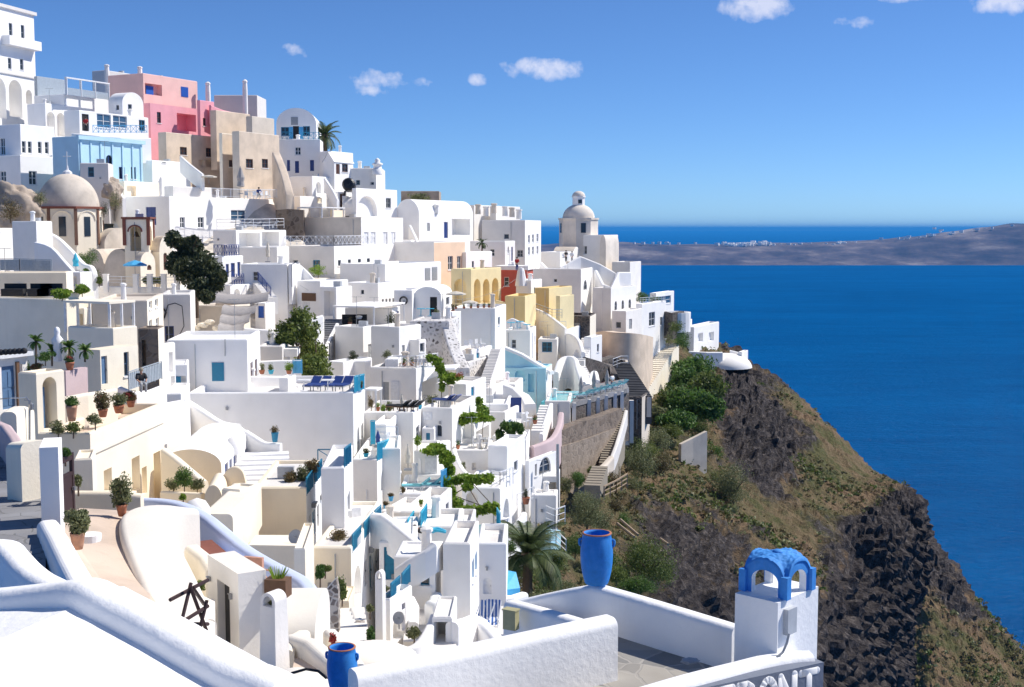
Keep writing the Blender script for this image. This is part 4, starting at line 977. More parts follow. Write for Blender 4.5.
house('white block standing behind the roofless spur house', (682, 686, 692), 320, 335, 206, th=-30, m='white', par=.2)
p = at(726, 366, 207); b = bmesh.new(); lathe(b, p, [(4.3*math.cos(i*math.pi/20), 2.6*math.sin(i*math.pi/20)-.2) for i in range(11)], 24); b.transform(Matrix.Translation(p) @ Matrix.Diagonal((1, 1, .9, 1)) @ Matrix.Translation(-p))
solo('cave_vault', 'rounded white cave house roof at the tip of the village', 'roof', b, 'white2', p, smooth=True)
wall('white terrace wall in front of the roofless spur house', [(678, 356, 203), (690, 351, 203), (706, 352, 203), (722, 352, 204)], 4, .5)
house('low white broken wall house at the tip above the dark rock', (738, 742, 748), 352, 366, 206, th=-25, par=.5)
boulder_tip = None
wall('white crumbling wall trailing down to the dark rock', [(730, 350, 208), (738, 352, 208), (745, 358, 208), (748, 366, 208)], 3, .6)
# retaining wall and long steps
wall('tall tan retaining wall under the edge houses', [(596, 333, 172), (607, 331, 168), (615, 332, 166), (630, 333, 166), (641, 335, 169), (649, 337, 177)], 10, 1.2, 'tan', smooth=4, rnd=False)
stairs('long pale stairway climbing beside the tan retaining wall', (640, 390, 172), (672, 343, 193), 2.2, 24, 'cream2', under=2)
bush('green tree on the sea edge behind the niche house', 642, 296, 190, 10, 8, 'leaf', 900)
bush('dark green tree beside the sea lounge', 655, 300, 191, 8, 5, 'leaf', 500)
bush('round green tree under the round terrace', 676, 326, 188, 10, 8, 'leaf_shrub', 800)
bush('dense green tree below the round terrace', 683, 339, 187, 12, 10, 'leaf', 900)
bush('yellow green bush at the head of the pale stairway', 668, 338, 186, 6, 9, 'leaf_olive', 400)
for i, (x, y, rx, ry, m_) in enumerate([(692, 370, 28, 15, 'leaf'), (707, 387, 22, 16, 'leaf_shrub'), (681, 380, 18, 15, 'leaf'), (675, 400, 20, 15, 'leaf_shrub'), (690, 403, 26, 17, 'leaf'), (709, 407, 17, 14, 'leaf'), (659, 415, 13, 10, 'leaf_olive'), (676, 419, 20, 10, 'leaf')]):
    bush(['broad green thicket at the head of the cliff', 'green thicket leaning against the dark outcrop', 'leafy thicket beside the pale stairway', 'bright thicket under the stairway foot', 'middle thicket of the green gully', 'dark thicket at the foot of the outcrop', 'olive scrub next to the pool stairs', 'low thicket fringing the dry slope'][i], x, y, 186-(y-372)*.75, rx, ry, m_, 1900, .21, clumps=16, group='thickets in the green gully')
# ================================================================== left slope: hotel wing, church, cream terraces
house('long white hotel wing with a lavender shaded flank', (-60, 20, 82), 155, 212, 140, th=-38, m='white', par=.3,
  op=[('w', 'f', 0, 171, 6, 182, 'wpaint'), ('w', 's', 29, 171, 37, 185, 'wpaint'), ('w', 's', 61, 172, 68, 182, 'wpaint'), ('w', 's', 76, 166, 79, 180, 'gpaint')])
house('upper white storey set back above the hotel wing', (-60, 20, 54), 124, 158, 142.5, th=-38, m='white', par=.2,
  op=[('w', 'f', 0, 138, 5, 155, 'wpaint')]+row('w', 's', (22, 28, 38, 45), 141, 153, 4, 'wpaint', .3))
h = house('pale blue house with pilasters and a darker blue flank', (52, 78, 142), 136, 180, 139, th=-33, m='sky_blue', par=.2,
  op=[('aw', 's', 106, 155, 113, 178, 'navy'), ('w', 's', 119, 167, 125, 179, 'navy'), ('w', 's', 131, 167, 136, 179, 'navy')])
o, ud, nd, L_ = h.faces['s']
for f_ in (0.02, .17, .32, .5, .66, .82, .96):
    b = bmesh.new(); boxuv(b, o, ud, nd, L_*f_, L_*f_+.22, .003, .12, h.zb, h.zt-.5); obj('pilaster', b, 'sky_blue', h.root)
b = bmesh.new(); boxuv(b, o, ud, nd, -.25, L_+.2, -.1, .35, h.zt-.35, h.zt+.08); obj('cornice', b, 'sky_blue', h.root)
house('small grey house with a teal window below the pale blue house', (80, 108, 113), 163, 182, 137, D=3, m='grey', par=.1, op=[('w', 'f', 88, 167, 94, 177, 'teal')])
wall('white terrace parapet in front of the lattice railed house', [(72, 133, 147), (100, 136, 147), (120, 137, 148), (150, 138, 151)], 3.0, .4)
house('white cave house front with a small window under the vault', (140, 152, 190), 160, 186, 150, th=-35, par=.3, op=[('w', 's', 162, 156, 166, 163, 'gpaint')])
wall('white stair flank falling from the white cave house', [(181, 156, 152), (190, 164, 150), (203, 174, 148)], 2, .35)
house('tan walled yard above the blue door house', (112, 124, 159), 181, 200, 143, th=-30, m='cream2', par=.5, op=[('n', 's', 127, 186, 136, 196, .4)])
wall('white sloping stair wall beside the church dome', [(104, 172, 142), (112, 180, 141), (119, 190, 139), (124, 198, 138)], 4, .4)
h = house('long white house with a blue door, slim windows and a sun terrace on its roof', (113, 169, 279), 196, 240, 140, th=-42, par=.25,
  op=[('d', 'f', 146, 207, 156, 225, 'navy'), ('w', 's', 180, 217, 185, 228, 'wpaint'), ('w', 's', 198, 217, 204, 228, 'wpaint'), ('w', 's', 231, 210, 246, 221, 'wpaint+'), ('w', 's', 267, 211, 273, 220, 'wpaint')])
house('beige roof room on the sun terrace of the long white house', (164, 173, 212), 186, 199, 144, th=-40, m='white2', sm='grey', par=.15, op=[('w', 's', 166, 187, 171, 196, 'dark')])
rail([(212, 197, 142), (240, 198, 146), (277, 198, 152)], 1.0, h.root and 'wpaint', h.root, style='pickets')
umbrella_closed('tall grey closed parasol on the roof of the long white house', 241, 194, 147, 27, 'canvas_grey', 8)
umbrella_open('small cream open parasol on the upper white terrace', 209, 184, 148, 8, 9, 'canvas')
def table_set(label, px, py, Y, n=2, m='wpaint', group=None, s=1.0):
    p = at(px, py, Y); r = thing('table', label, 'table', p, 0, group); b = bmesh.new()
    box(b, p+Vector((0, 0, .72)), (.8*s, .8*s, .04)); obj('tabletop', b, m, r); b = bmesh.new(); tube(b, p, p+Vector((0, 0, .7)), .04, 6); lathe(b, p, [(.25, 0), (.25, .03), (0, .05)], 8); obj('leg', b, m, r)
def mk_chair():
    r = thing('chair', 'x', 'chair', Vector((0, 0, 0))); b = bmesh.new(); box(b, Vector((0, 0, .44)), (.45, .45, .05)); obj('seat', b, 'wpaint', r)
    b = bmesh.new(); box(b, Vector((0, .21, .7)), (.45, .04, .45)); obj('backrest', b, 'wpaint', r)
    for x in (-.19, .19):
        for y in (-.19, .19): b = bmesh.new(); box(b, Vector((x, y, .21)), (.04, .04, .42)); obj('leg', b, 'wpaint', r)
    return r
CH = []
def chair(label, px, py, Y, rz=0, group=None):
    if not CH: CH.append(mk_chair()); o = CH[0]; o.location = at(px, py, Y); o.rotation_euler = (0, 0, rz); o['label'] = label
    else: o = dup(CH[0], at(px, py, Y), rz, label)
    if group: o['group'] = group
    elif 'group' in o: del o['group']
LG = {}
def lounger(label, px, py, Y, rz, kind='white', group=None):
    if kind not in LG:
        fr, cu = {'white': ('wpaint', 'cushion'), 'teal': ('wpaint', 'lounger_teal'), 'navy': ('gpaint', 'navy'), 'dark': ('wood', 'dark')}[kind]
        r = thing('sun_lounger', 'x', 'sun lounger', Vector((0, 0, 0))); b = bmesh.new()
        box(b, Vector((-.2, 0, .32)), (1.3, .62, .06)); obj('frame', b, fr, r)
        for x in (-.8, .35):
            for y in (-.26, .26): q = bmesh.new(); box(q, Vector((x, y, .15)), (.05, .05, .3)); obj('leg', q, fr, r)
        b = bmesh.new(); box(b, Vector((-.2, 0, .39)), (1.28, .58, .08)); obj('mattress', b, cu, r)
        b = bmesh.new(); box(b, None, (.72, .58, .09), mat=Matrix.Translation((.68, 0, .58)) @ Matrix.Rotation(R(-38), 4, 'Y')); obj('backrest', b, cu, r)
        LG[kind] = r; o = r; o.location = at(px, py, Y); o.rotation_euler = (0, 0, rz); o['label'] = label
    else: o = dup(LG[kind], at(px, py, Y), rz, label)
    if group: o['group'] = group
    elif 'group' in o: del o['group']
table_set('white table on the roof terrace by the grey parasol', 250, 198, 146)
for i, x in enumerate((246, 255, 262, 268)):
    chair('white chair by the roof railing of the long white house', x, 199, 146+i*.6, i*.4, 'chairs on the roof of the long white house')
h = house('white balcony house with columns and a shaded loggia', (213, 236, 286), 230, 252, 134, th=-36, par=.15,
  op=[('n', 's', 239, 233, 260, 247, 1.8), ('n', 's', 262, 232, 279, 246, 1.8)])
rail([(217, 229.5, 134.5), (236, 229.5, 133.6), (262, 229, 139), (284, 228, 144)], 1.1, 'wpaint', h.root, gap=2)
for i, x in enumerate((243, 253, 270)): lounger('white lounger with pale cushion on the loggia roof', x, 228, 137+i*2, .4, 'white', 'loungers on the loggia roof')
h = house('white house with navy lattice balcony and navy doors', (196, 222, 243), 256, 283, 125, th=-35, par=.1,
  op=[('d', 's', 226, 264, 229, 277, 'navy'), ('d', 's', 231, 263, 235, 277, 'navy'), ('d', 's', 237.5, 262, 240.5, 276, 'navy'), ('d', 'f', 221, 264, 221.8, 276, 'navy')])
rail([(214, 256, 125.5), (222, 256, 124.6), (239, 255.5, 129)], 1.1, 'navy', h.root, style='cross', gap=.6)
h = house('white terrace with navy lattice panels over two small arches', (222, 230, 260), 285, 305, 121, th=-35, par=.1, name='terrace', cat='terrace', op=[('a', 's', 234, 289, 240, 299, .4), ('a', 's', 247, 288, 254, 299, .4)])
rail([(232, 284.5, 121), (244, 284, 124)], 1.0, 'navy', h.root, style='cross', gap=.6); rail([(246, 284, 124.5), (258, 283, 127.5)], 1.0, 'navy', h.root, style='cross', gap=.6)
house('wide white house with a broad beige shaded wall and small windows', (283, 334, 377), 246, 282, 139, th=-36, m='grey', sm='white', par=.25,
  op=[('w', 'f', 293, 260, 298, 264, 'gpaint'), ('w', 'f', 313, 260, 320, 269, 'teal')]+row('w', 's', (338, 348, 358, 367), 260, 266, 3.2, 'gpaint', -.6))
rail([(284, 245, 141.5), (310, 245, 140.5), (334, 245, 139.5), (375, 244, 147)], 1.0, label='white lattice railing above the beige shaded wall', style='cross', gap=.8)
house('white house front under the loggia house', (238, 277, 289), 247, 280, 132, D=4, m='white2', sm='white', par=.2, op=[('w', 'f', 250, 263, 257, 267, 'dark')])
umbrella_closed('white closed parasol before the loggia house', 268, 262, 131, 20, 'canvas', 4.5)
house('lavender shaded white house with a street lamp at its corner', (241, 287, 300), 264, 306, 124, D=5, par=.2)
wall('white curved terrace parapet beside the street lamp', [(290, 264, 124), (300, 265, 128), (309, 273, 128), (316, 281, 128)], 4, .35, smooth=3)
p = at(292, 287, 122); b = bmesh.new(); tube(b, p, p+Vector((0, 0, 2.2)), .05, 6); tube(b, p+Vector((0, 0, 2.2)), p+Vector((.55, 0, 2.45)), .04, 6); lathe(b, p+Vector((.6, 0, 2.3)), [(0, .2), (.16, .1), (.2, 0), (0, -.05)], 8)
solo('street_lamp', 'thin grey street lamp at the corner of the lavender shaded house', 'lamp', b, 'gpaint', p)
stairs('navy blue railed stair beside the lavender shaded house', (272, 299, 121), (259, 283, 124), 1.2, 10, 'white2')
rail([(271, 297, 120.3), (258, 281, 123.5)], .9, 'navy', label='navy stair railing against the lavender wall', style='pickets')
house('white cube with a blue door beside the navy stair', (255, 265, 275), 303, 322, 118, th=-25, par=.1, op=[('d', 'f', 258, 306, 264, 318, 'blue')])
bush('small bright tree in the yard below the beige wall', 318, 270, 132, 10, 6, 'leaf_bright', 500)
house('white house with a brown shutter and a grey door by the gate', (297, 320, 348), 281, 318, 124, th=-30, par=.15, op=[('sh', 'f', 302, 293, 316, 301, 'wood'), ('d', 'f', 303, 302, 310, 312, 'wpaint')])
house('white gate block with a square passage', (320, 336, 352), 287, 316, 121, th=-25, par=.1, op=[('n', 'f', 324, 291, 334, 316, 1.0)])

# ---- old church with dome and bell tower
def old_church():
    Y = 132.0; k = Y/FPX; c = at(69.5, 240, Y); r = 33*k; H = EYE+ray(69.5, 208).z*Y-c.z
    ch = thing('church', 'old plastered church with a brown ribbed drum and bare dome', 'church', c)
    b = bmesh.new(); lathe(b, c, [(r, -6), (r, H), (r*.8, H)], 8, a0=R(22.5+8)); obj('drum', b, 'cream2', ch)
    for a in range(8):
        an = R(8+45*a); n_ = Vector((math.cos(an), math.sin(an), 0)); t_ = Vector((-n_.y, n_.x, 0)); ap = r*math.cos(R(22.5))
        b = bmesh.new(); boxuv(b, c+n_*ap, t_, n_, -.35, .35, -.05, .05, H*.12, H*.72); obj('window', b, 'glass', ch)
        b = bmesh.new()
        for s in range(12):
            a0, a1 = math.pi*s/12, math.pi*(s+1)/12
            P_ = [c+n_*(ap+.04)+t_*(-math.cos(q)*1.0)+Vector((0, 0, H*.62+math.sin(q)*.95)) for q in (a0, a1)]; tube(b, P_[0], P_[1], .07, 5)
        obj('arch_moulding', b, 'cream2', ch)
        an = R(8+22.5+45*a); n2 = Vector((math.cos(an), math.sin(an), 0)); b = bmesh.new(); boxuv(b, c+n2*(r-.1), Vector((-n2.y, n2.x, 0)), n2, -.16, .16, -.1, .16, -.5, H-.02); obj('pilaster', b, 'brown_brick', ch)
    b = bmesh.new(); lathe(b, c+Vector((0, 0, H)), [(r*1.03, -.12), (r*1.06, -.1), (r*1.06, .12), (r*.9, .14)], 8, a0=R(30.5)); obj('cornice', b, 'brick_red', ch)
    rd = 29.5*k; hd = EYE+ray(69.5, 174.5).z*Y-c.z-H; b = bmesh.new()
    lathe(b, c+Vector((0, 0, H+.1)), [(rd*math.cos(i*math.pi/28), hd*math.sin(i*math.pi/28)) for i in range(15)], 40); obj('dome', b, 'dome', ch, True)
    b = bmesh.new(); q = c+Vector((0, 0, H+hd)); lathe(b, q, [(.55, -.1), (.5, .25), (.15, .5), (.1, .9), (0, .92)], 8); tube(b, q+Vector((0, 0, .8)), q+Vector((0, 0, 2.4)), .05, 5); tube(b, q+Vector((-.4, 0, 1.9)), q+Vector((.4, 0, 1.9)), .04, 5); obj('cross', b, 'wpaint', ch)
    return ch
old_church()
house('bare plaster church nave with a low vault below the dome', (96, 104, 134), 228, 262, 131, th=-40, m='dome', roof='vaultx', rise=1.8, rm='dome')
house('plaster church porch with brown arched door', (84, 104, 130), 249, 292, 126, th=-10, D=6, m='dome', roof='vault', rise=2.2, rm='dome', op=[('ad', 'f', 115-12, 258, 124-22, 272, 'brown')])
h = house('church entrance wing with a dark red arched doorway', (103, 133, 141), 249, 292, 124, D=5, m='dome', sm='cream2', roof='vault', rise=2.6, rm='dome', op=[('ad', 'f', 115, 258, 124, 271, 'brown')])
def bell_tower():
    h = house('square bell tower with dark red trims and an open belfry holding a bell', (124, 148, 153), 219, 262, 124, D=2.6, m='cream2', par=.05, name='bell_tower', cat='bell tower', op=[('a', 'f', 130, 225, 141, 251, 2.2), ('a', 's', 149.3, 226, 152, 250, .8)])
    b = bmesh.new()
    for x in (0, h.W): boxuv(b, h.A, h.u, -h.v, x-.16, x+.16, -.16, .13, h.zt-2.6, h.zt+.02)
    boxuv(b, h.A+h.u*h.W, h.u, h.v, -.13, .13, h.D-.2, h.D+.1, h.zt-2.6, h.zt+.02)
    obj('trim', b, 'brick_red', h.root)
    b = bmesh.new(); boxuv(b, h.A, h.u, h.v, -.25, h.W+.25, -.25, h.D+.2, h.zt+.02, h.zt+.2); obj('cornice', b, 'brick_red', h.root)
    c = h.A+h.u*h.W*.44-h.v*-.6; c = Vector((c.x, c.y, h.zt-1.75))
    b = bmesh.new(); lathe(b, c, [(0, .55), (.12, .5), (.2, .3), (.26, .1), (.36, 0), (.3, .02), (0, .3)], 14); tube(b, c+Vector((0, 0, .5)), c+Vector((0, 0, 1.1)), .03, 5)
    tag(solo('bell', 'bronze bell hanging in the open belfry of the tower', 'bell', b, 'bronze', c, smooth=True))
    o = h.A-h.v*.0; b = bmesh.new()
    for s in range(10):
        a0, a1 = math.pi*s/10, math.pi*(s+1)/10; f = .44
        P_ = [h.A+h.u*(h.W*f-math.cos(q)*.66)-h.v*.03+Vector((0, 0, h.zt-1.25+math.sin(q)*.62)) for q in (a0, a1)]; tube(b, P_[0], P_[1], .08, 5)
    obj('arch_trim', b, 'brick_red', h.root)
bell_tower()
h = house('gabled chapel with dark red edges beside the dark tree', (151, 159, 172), 236, 292, 125, th=-35, m='cream2', sm='cream2', roof='vaultx', rise=1.6, rm='dome', op=[('ad', 's', 163.5, 251, 167.5, 270, 'brown')])
h = house('low church side bay with a small gable and dark red window', (134, 140, 155), 252, 292, 122.5, th=-30, m='dome', sm='cream2', roof='vaultx', rise=1.2, rm='dome', op=[('ad', 's', 147, 256, 151.5, 270, 'brown')])
wall('lavender white courtyard wall in front of the old church', [(94, 286, 113), (107, 286, 112.5), (136, 287, 112), (178, 287, 113), (185, 283, 115)], 2.2, .35, 'white2')
for i, x in enumerate((106, 136, 177, 150, 164)):
    p = at(x, 287, 111.7); b = bmesh.new(); box(b, p+Vector((0, 0, .3)), (.42, .42, 1.6)); box(b, p+Vector((0, 0, 1.12)), (.5, .5, .08))
    solo('gate_post', ['white post at the stair end of the church court', 'white post below the light blue parasol', 'white post at the chapel end of the church court', 'thin white post between parasol and chapel', 'white post under the chapel gable'][i], 'post', b, 'white2', p)
rail([(107, 285, 112.3), (136, 286, 111.9), (177, 286, 112.6)], .8, 'wpaint', label='white railing along the church court wall')
umbrella_open('light blue open parasol in the church court', 135.5, 286, 112.8, 12, 26, 'sky_paint')
umbrella_closed('bright teal closed parasol on the white stair terrace', 76, 271, 108, 18, 'aqua', 6.5)
bush('yellow green tree between stair wall and church', 87, 259, 117, 13, 12, 'leaf', 1200, trunk_to=(87, 288))
bush('second light green tree close to the church porch', 94, 272, 116, 8, 10, 'leaf_shrub', 600)
bush('round topiary ball on the white stair terrace', 86, 272, 107, 4, 4, 'leaf', 450, .06)
bush('round topiary ball beside the church court wall', 99, 280, 108, 4, 4.5, 'leaf_shrub', 450, .06)
for i, x in enumerate((146, 154, 160)): bush(['low shrub in the church court near the parasol', 'spiky shrub below the chapel gable', 'pale shrub at the end of the church court'][i], x, 280, 114, 4, 4, 'leaf_olive', 200, .09)
h = house('white stair block with a grey shaded front above the cream terrace', (12, 36, 52), 221, 292, 108, th=-20, m='white2', sm='white', par=.3)
house('bright white wall block at the picture edge with blue glass', (-40, -5, 13), 228, 292, 110, th=-30, par=.2)
wall('long white stair wall descending toward the church court', [(44, 230, 112), (58, 237, 111), (72, 250, 110), (84, 263, 109), (92, 266, 108.5), (95, 275, 108)], 5, .5, 'white', smooth=4)
wall('lower white stair wall beneath the long stair wall', [(36, 242, 107), (52, 247, 106), (66, 262, 105.5), (76, 273, 105)], 5, .4, 'white', smooth=3)
pl_b = [(0, 268, 103.5), (52, 268, 103.5)]
rail([(0, 271, 103), (20, 271, 103), (52, 272, 103)], 1.0, 'pale_glass', label='glass balustrade on the white stair terrace', style='panel')
house('cream parapet block across the upper cream terrace', (-60, 66, 73), 272, 300, 98, D=2.5, m='cream', sm='cream2', par=.1)
house('white entrance block with a dark figure shaped niche on the stair terrace', (66, 80, 92), 272, 300, 103, th=-20, par=.2, op=[('a', 'f', 73, 276, 77, 286, .4)])
def boulder(label, px, py, Y, rx, ry, m='dome', seed=0, name='rock'):
    c = at(px, py, Y); k = Y/FPX; bm = bmesh.new(); bmesh.ops.create_icosphere(bm, subdivisions=5, radius=1)
    for v in bm.verts:
        d = 1+noise.fractal(v.co*1.6+Vector((seed*7, 0, 0)), 1, 2, 4)*.28+noise.fractal(v.co*6+Vector((seed*7, 0, 0)), 1, 2, 3)*.05
        v.co = Vector((v.co.x*rx*k*d, v.co.y*rx*k*.7*d, v.co.z*ry*k*d))+c
    return solo(name, label, 'rock', bm, m, c-Vector((0, 0, ry*k)), smooth=True)
boulder('bare tan rock outcrop below the hotel wing', 8, 215, 124, 34, 32, 'render_old', 2)
boulder('brown rock face between dome and white stair wall', 108, 192, 138, 14, 16, 'render_old', 5)
bush('brown scrub growing on the tan outcrop', 10, 208, 117, 13, 14, 'leaf_dry', 900)
bush('dark scrub on top of the tan outcrop', 40, 196, 124, 9, 9, 'leaf_olive', 400)
bush('grey green creeper on the rock beside the dome', 115, 199, 134, 8, 11, 'leaf_olive', 500)
bush('dark pine shrub at the corner of the rock face', 104, 207, 133, 6, 9, 'leaf_dark', 300)
# large dark tree
def big_tree(label, base, parts, m, n, s, tw, name='tree', bark='tree_bark', clumps=9, trunk_mid=None):
    if name == 'vine':
        parts = list(parts)+[((a[0]+c[0])/2+random.uniform(-2, 2), (a[1]+c[1])/2+random.uniform(-1.5, 1.5), (a[2]+c[2])/2, (a[3]+c[3])*.42, (a[4]+c[4])*.42) for a, c in zip(parts, parts[1:])]
    b0 = at(*base); r = thing(name, label, 'tree' if name != 'vine' else 'vine', b0); bm = bmesh.new(); tb = bmesh.new()
    cs = []
    for px, py, Y, rx, ry in parts:
        c = at(px, py, Y); k = Y/FPX; cs.append(c); leaves(bm, c, (rx*k*1.15, rx*k*1.05, ry*k*1.15), n, s*1.35, clumps=clumps)
    obj('crown', bm, m, r)
    mid = at(*trunk_mid) if trunk_mid else b0.lerp(sum(cs, Vector())/len(cs), .5)
    tw = tw*.6 if name == 'vine' else tw
    tube(tb, b0-Vector((0, 0, .5)), mid, tw, 8, tw*.7)
    if name == 'vine':
        path_tube(tb, [mid]+sorted(cs, key=lambda q: (q-mid).length), .03, 5); cs = []
    for c in cs:
        j = mid.lerp(c, .5)+Vector((random.uniform(-.3, .3), 0, .2)); tube(tb, mid, j, tw*.6, 6, tw*.4); tube(tb, j, c, tw*.4, 6, tw*.1)
        for i in range(4): tube(tb, c.lerp(j, .4), c+Vector((random.uniform(-1, 1), random.uniform(-1, 1), random.uniform(-.5, .8))), tw*.18, 5, tw*.05)
    obj('trunk', tb, bark, r); return r
big_tree('large dark evergreen tree beside the old chapel', (196, 312, 112), [(174, 240, 113, 9, 9), (183, 250, 113, 11, 11), (196, 256, 112, 13, 13), (207, 268, 111, 14, 13), (188, 272, 111, 13, 13), (215, 284, 110, 10, 11), (200, 286, 110, 13, 11), (176, 262, 112, 8, 13), (207, 297, 109, 8, 6), (192, 243, 112, 8, 6), (222, 276, 110, 6, 6)], 'leaf_dark', 2000, .135, .28)

# ---- cream terraces below the church
h = house('large cream house with a terrace edged by lime shrubs', (-80, 66, 94), 299, 372, 82, th=-22, m='cream2', sm='cream2', par=.3)
house('cream planter block holding lime green shrubs', (66, 69, 94), 292, 304, 82.5, th=-22, m='cream2', sm='cream2', par=.2)
bush('lime green shrub hanging over the cream terrace edge', 62, 293, 81.5, 12, 4.5, 'leaf_bright', 900, .1)
bush('second lime shrub at the planter of the cream terrace', 82, 289, 83, 8, 4, 'leaf_bright', 600, .1)
for i, x in enumerate((14, 40, 50)):
    p = at(x, 296, 86); b = bmesh.new(); box(b, p+Vector((0, 0, .25)), (1.5, .7, .5)); box(b, p+Vector((0, .35, .55)), (1.5, .15, .6))
    solo('sofa', 'dark outdoor sofa behind the cream terrace parapet', 'sofa', b, 'dark', p, group='dark sofas on the cream terrace')
pergola('white flat roofed pergola on slim posts over the cream balcony', 66, 110, 134, 304, 334, 78, -25, n=2, glass=None, tm='cream2')
house('cream balcony house front beneath the pergola', (68, 113, 137), 328, 372, 77, th=-25, m='cream2', sm='cream2', par=.35, op=[])
house('recessed cream rear wall with a door under the pergola', (68, 84, 104), 308, 335, 83, th=-20, m='cream2', par=.1, op=[('n', 'f', 78, 314, 83, 331, .4)])
house('beige flat roofed house with bright narrow end windows', (92, 147, 163), 300, 372, 84, D=9, m='beige', sm='cream2', par=.2, op=[('w', 's', 149, 301, 152, 309, 'wpaint'), ('w', 's', 155, 299, 158, 307, 'wpaint'), ('w', 's', 149, 320, 152, 334, 'wpaint'), ('w', 's', 156, 318, 159, 331, 'wpaint')])
house('grey shaded house with a tangle of cables on its wall', (160, 190, 195), 294, 352, 98, D=7, m='grey', sm='white2', par=.2, op=[('w', 'f', 165, 326, 174, 343, 'navy')])
b = bmesh.new(); path_tube(b, [at(*q) for q in ((163, 322, 97.5), (168, 305, 97.5), (175, 303, 97.5), (182, 306, 97.5), (184, 326, 97.5), (178, 338, 97.5))], .035, 5); path_tube(b, [at(*q) for q in ((163, 308, 97.5), (166, 312, 97.5), (164, 318, 97.5))], .08, 5)
solo('cable', 'loose black cable looping over the grey shaded wall', 'cable', b, 'dark', at(172, 312, 97.5))
house('rubble walled ruin strip beside the beige house', (138, 158, 164), 328, 392, 74, D=2, m='rubble_stone', sm='cream2', par=.1, op=[('n', 'f', 142, 340, 146, 366, .4)])
house('roofless beige ruin under grey shade cloths', (190, 226, 250), 306, 336, 112, th=-20, m='beige', sm='cream2', par=1.5)
for i, (x, y, ww) in enumerate(((243, 294, 52), (240, 306, 34), (236, 315, 30), (232, 324, 26))):
    a_ = at(x-ww/2, y, 106-i*1.2); b_ = at(x+ww/2, y-1, 107-i*1.2); b = bmesh.new(); n_ = 10; rr = []
    for j in range(n_+1):
        q = a_.lerp(b_, j/n_); sag = -.25*math.sin(j/n_*math.pi)+noise.noise(q*2)*.08
        rr.append([b.verts.new(q+Vector((0, dy, sag+dz))) for dy, dz in ((-.7, -.55), (-.3, -.05), (.5, .12), (.5, .04), (-.3, -.13), (-.7, -.63))])
    for p_, q_ in zip(rr, rr[1:]):
        for j in range(6): b.faces.new((p_[j], p_[(j+1) % 6], q_[(j+1) % 6], q_[j]))
    solo('shade_cloth', ['largest grey shade cloth stretched over the ruin', 'second grey shade cloth below the largest', 'narrow grey shade cloth in the middle of the ruin', 'lowest grey shade cloth over the piled stones'][i], 'awning', b, 'canvas_grey', (a_+b_)/2, smooth=True)
for i in range(7): boulder(['cream stone slab heaped in the ruin', 'flat cream stone in the ruin heap', 'rounded cream stone under the shade cloth'][i % 3], 196+i*7, 328-(i % 3)*3, 104, 5, 2.6, 'cream2', i, 'stone')['group'] = 'stones heaped in the ruin'
# ================================================================== centre of the village
# row behind: white houses between the tree and the yellow arcade
house('white cube house with long lavender flank behind the pergola bar', (340, 385, 441), 264, 312, 136, th=-28, par=.25, op=[('sh', 's', 425, 268, 430, 280, 'gpaint'), ('sh', 's', 432, 267, 437, 280, 'gpaint')])
house('lower white house with four slim windows in its bright end', (345, 378, 398), 283, 314, 129, th=-30, par=.15, op=[('w', 'f', 361, 290, 364, 294, 'dark')]+row('w', 's', (382, 385.5, 389, 392.5), 299, 307, 2, 'gpaint', -.3))
house('white house with a round porthole window', (394, 412, 421), 290, 322, 126, D=5, par=.2)
p = at(403.5, 300.5, 125.8); b = bmesh.new(); q = []
for i in range(24):
    a0, a1 = i*math.pi/12, (i+1)*math.pi/12; tube(b, p+Vector((math.cos(a0)*.36, 0, math.sin(a0)*.36)), p+Vector((math.cos(a1)*.36, 0, math.sin(a1)*.36)), .09, 6)
solo('life_ring', 'dark ring hanging on the white porthole house', 'ring', b, 'black', p)
h = house('small white vaulted house with a dark doorway and potted plants', (414, 441, 452), 287, 316, 127, D=7, roof='vault', rise=.9, op=[('d', 'f', 430, 297, 437, 316, 'dark'), ('w', 's', 446, 297, 449.5, 305, 'gpaint')])
umbrella_open('off white awning umbrella beside the small vaulted house', 456, 305, 128, 10, 14, 'canvas')
pot('round clipped plant in a pot by the dark doorway', 437, 318, 122, 3, 5, 'terra', plant='leaf_olive', prx=3.5, pry=3.5)
pot('dark leafed pot plant on the wall beside the vaulted house', 453, 313, 123, 3, 4, 'terra', plant='leaf_dry', prx=3, pry=4)
for i, (x, y) in enumerate(((421, 316), (430, 316))): table_set(['turquoise topped cafe table before the vaulted house', 'second turquoise cafe table by the dark doorway'][i], x, y, 122, m='aqua')
h = house('white terrace block with a shaded lounge under a flat roof', (330, 373, 406), 327, 372, 112, th=-18, par=.15, rm='floor_white')
pergola('wide white flat roof over a shaded lounge with dark sofas', 334, 374, 404, 308, 326, 112.5, -18, n=1, glass=None, tm='white')
for i, x in enumerate((348, 360)):
    p = at(x, 325, 115); b = bmesh.new(); box(b, p+Vector((0, 0, .3)), (1.2, .8, .5)); box(b, p+Vector((0, .4, .7)), (1.2, .18, .5)); solo('sofa', ['dark wicker sofa deep in the shaded lounge', 'second dark wicker sofa by the lounge opening'][i], 'sofa', b, 'dark', p)
house('white rear wall of the shaded lounge', (345, 392, 400), 308, 330, 117, D=3, m='white2', par=.1)
bush('large dark pot shrub at the edge of the shaded lounge', 391, 318, 111, 6, 7, 'leaf_dark', 500)
bush('small round shrub at the lounge parapet', 397, 323, 110.5, 4, 3, 'leaf_olive', 250)
stairs('dark stone stairs running up beside the white gate block', (322, 345, 107), (334, 319, 114), 1.5, 12, 'paving', under=3)
wall('white stair cheek wall next to the dark stone stairs', [(325, 348, 106), (331, 335, 109), (337, 323, 112)], 3, .3)
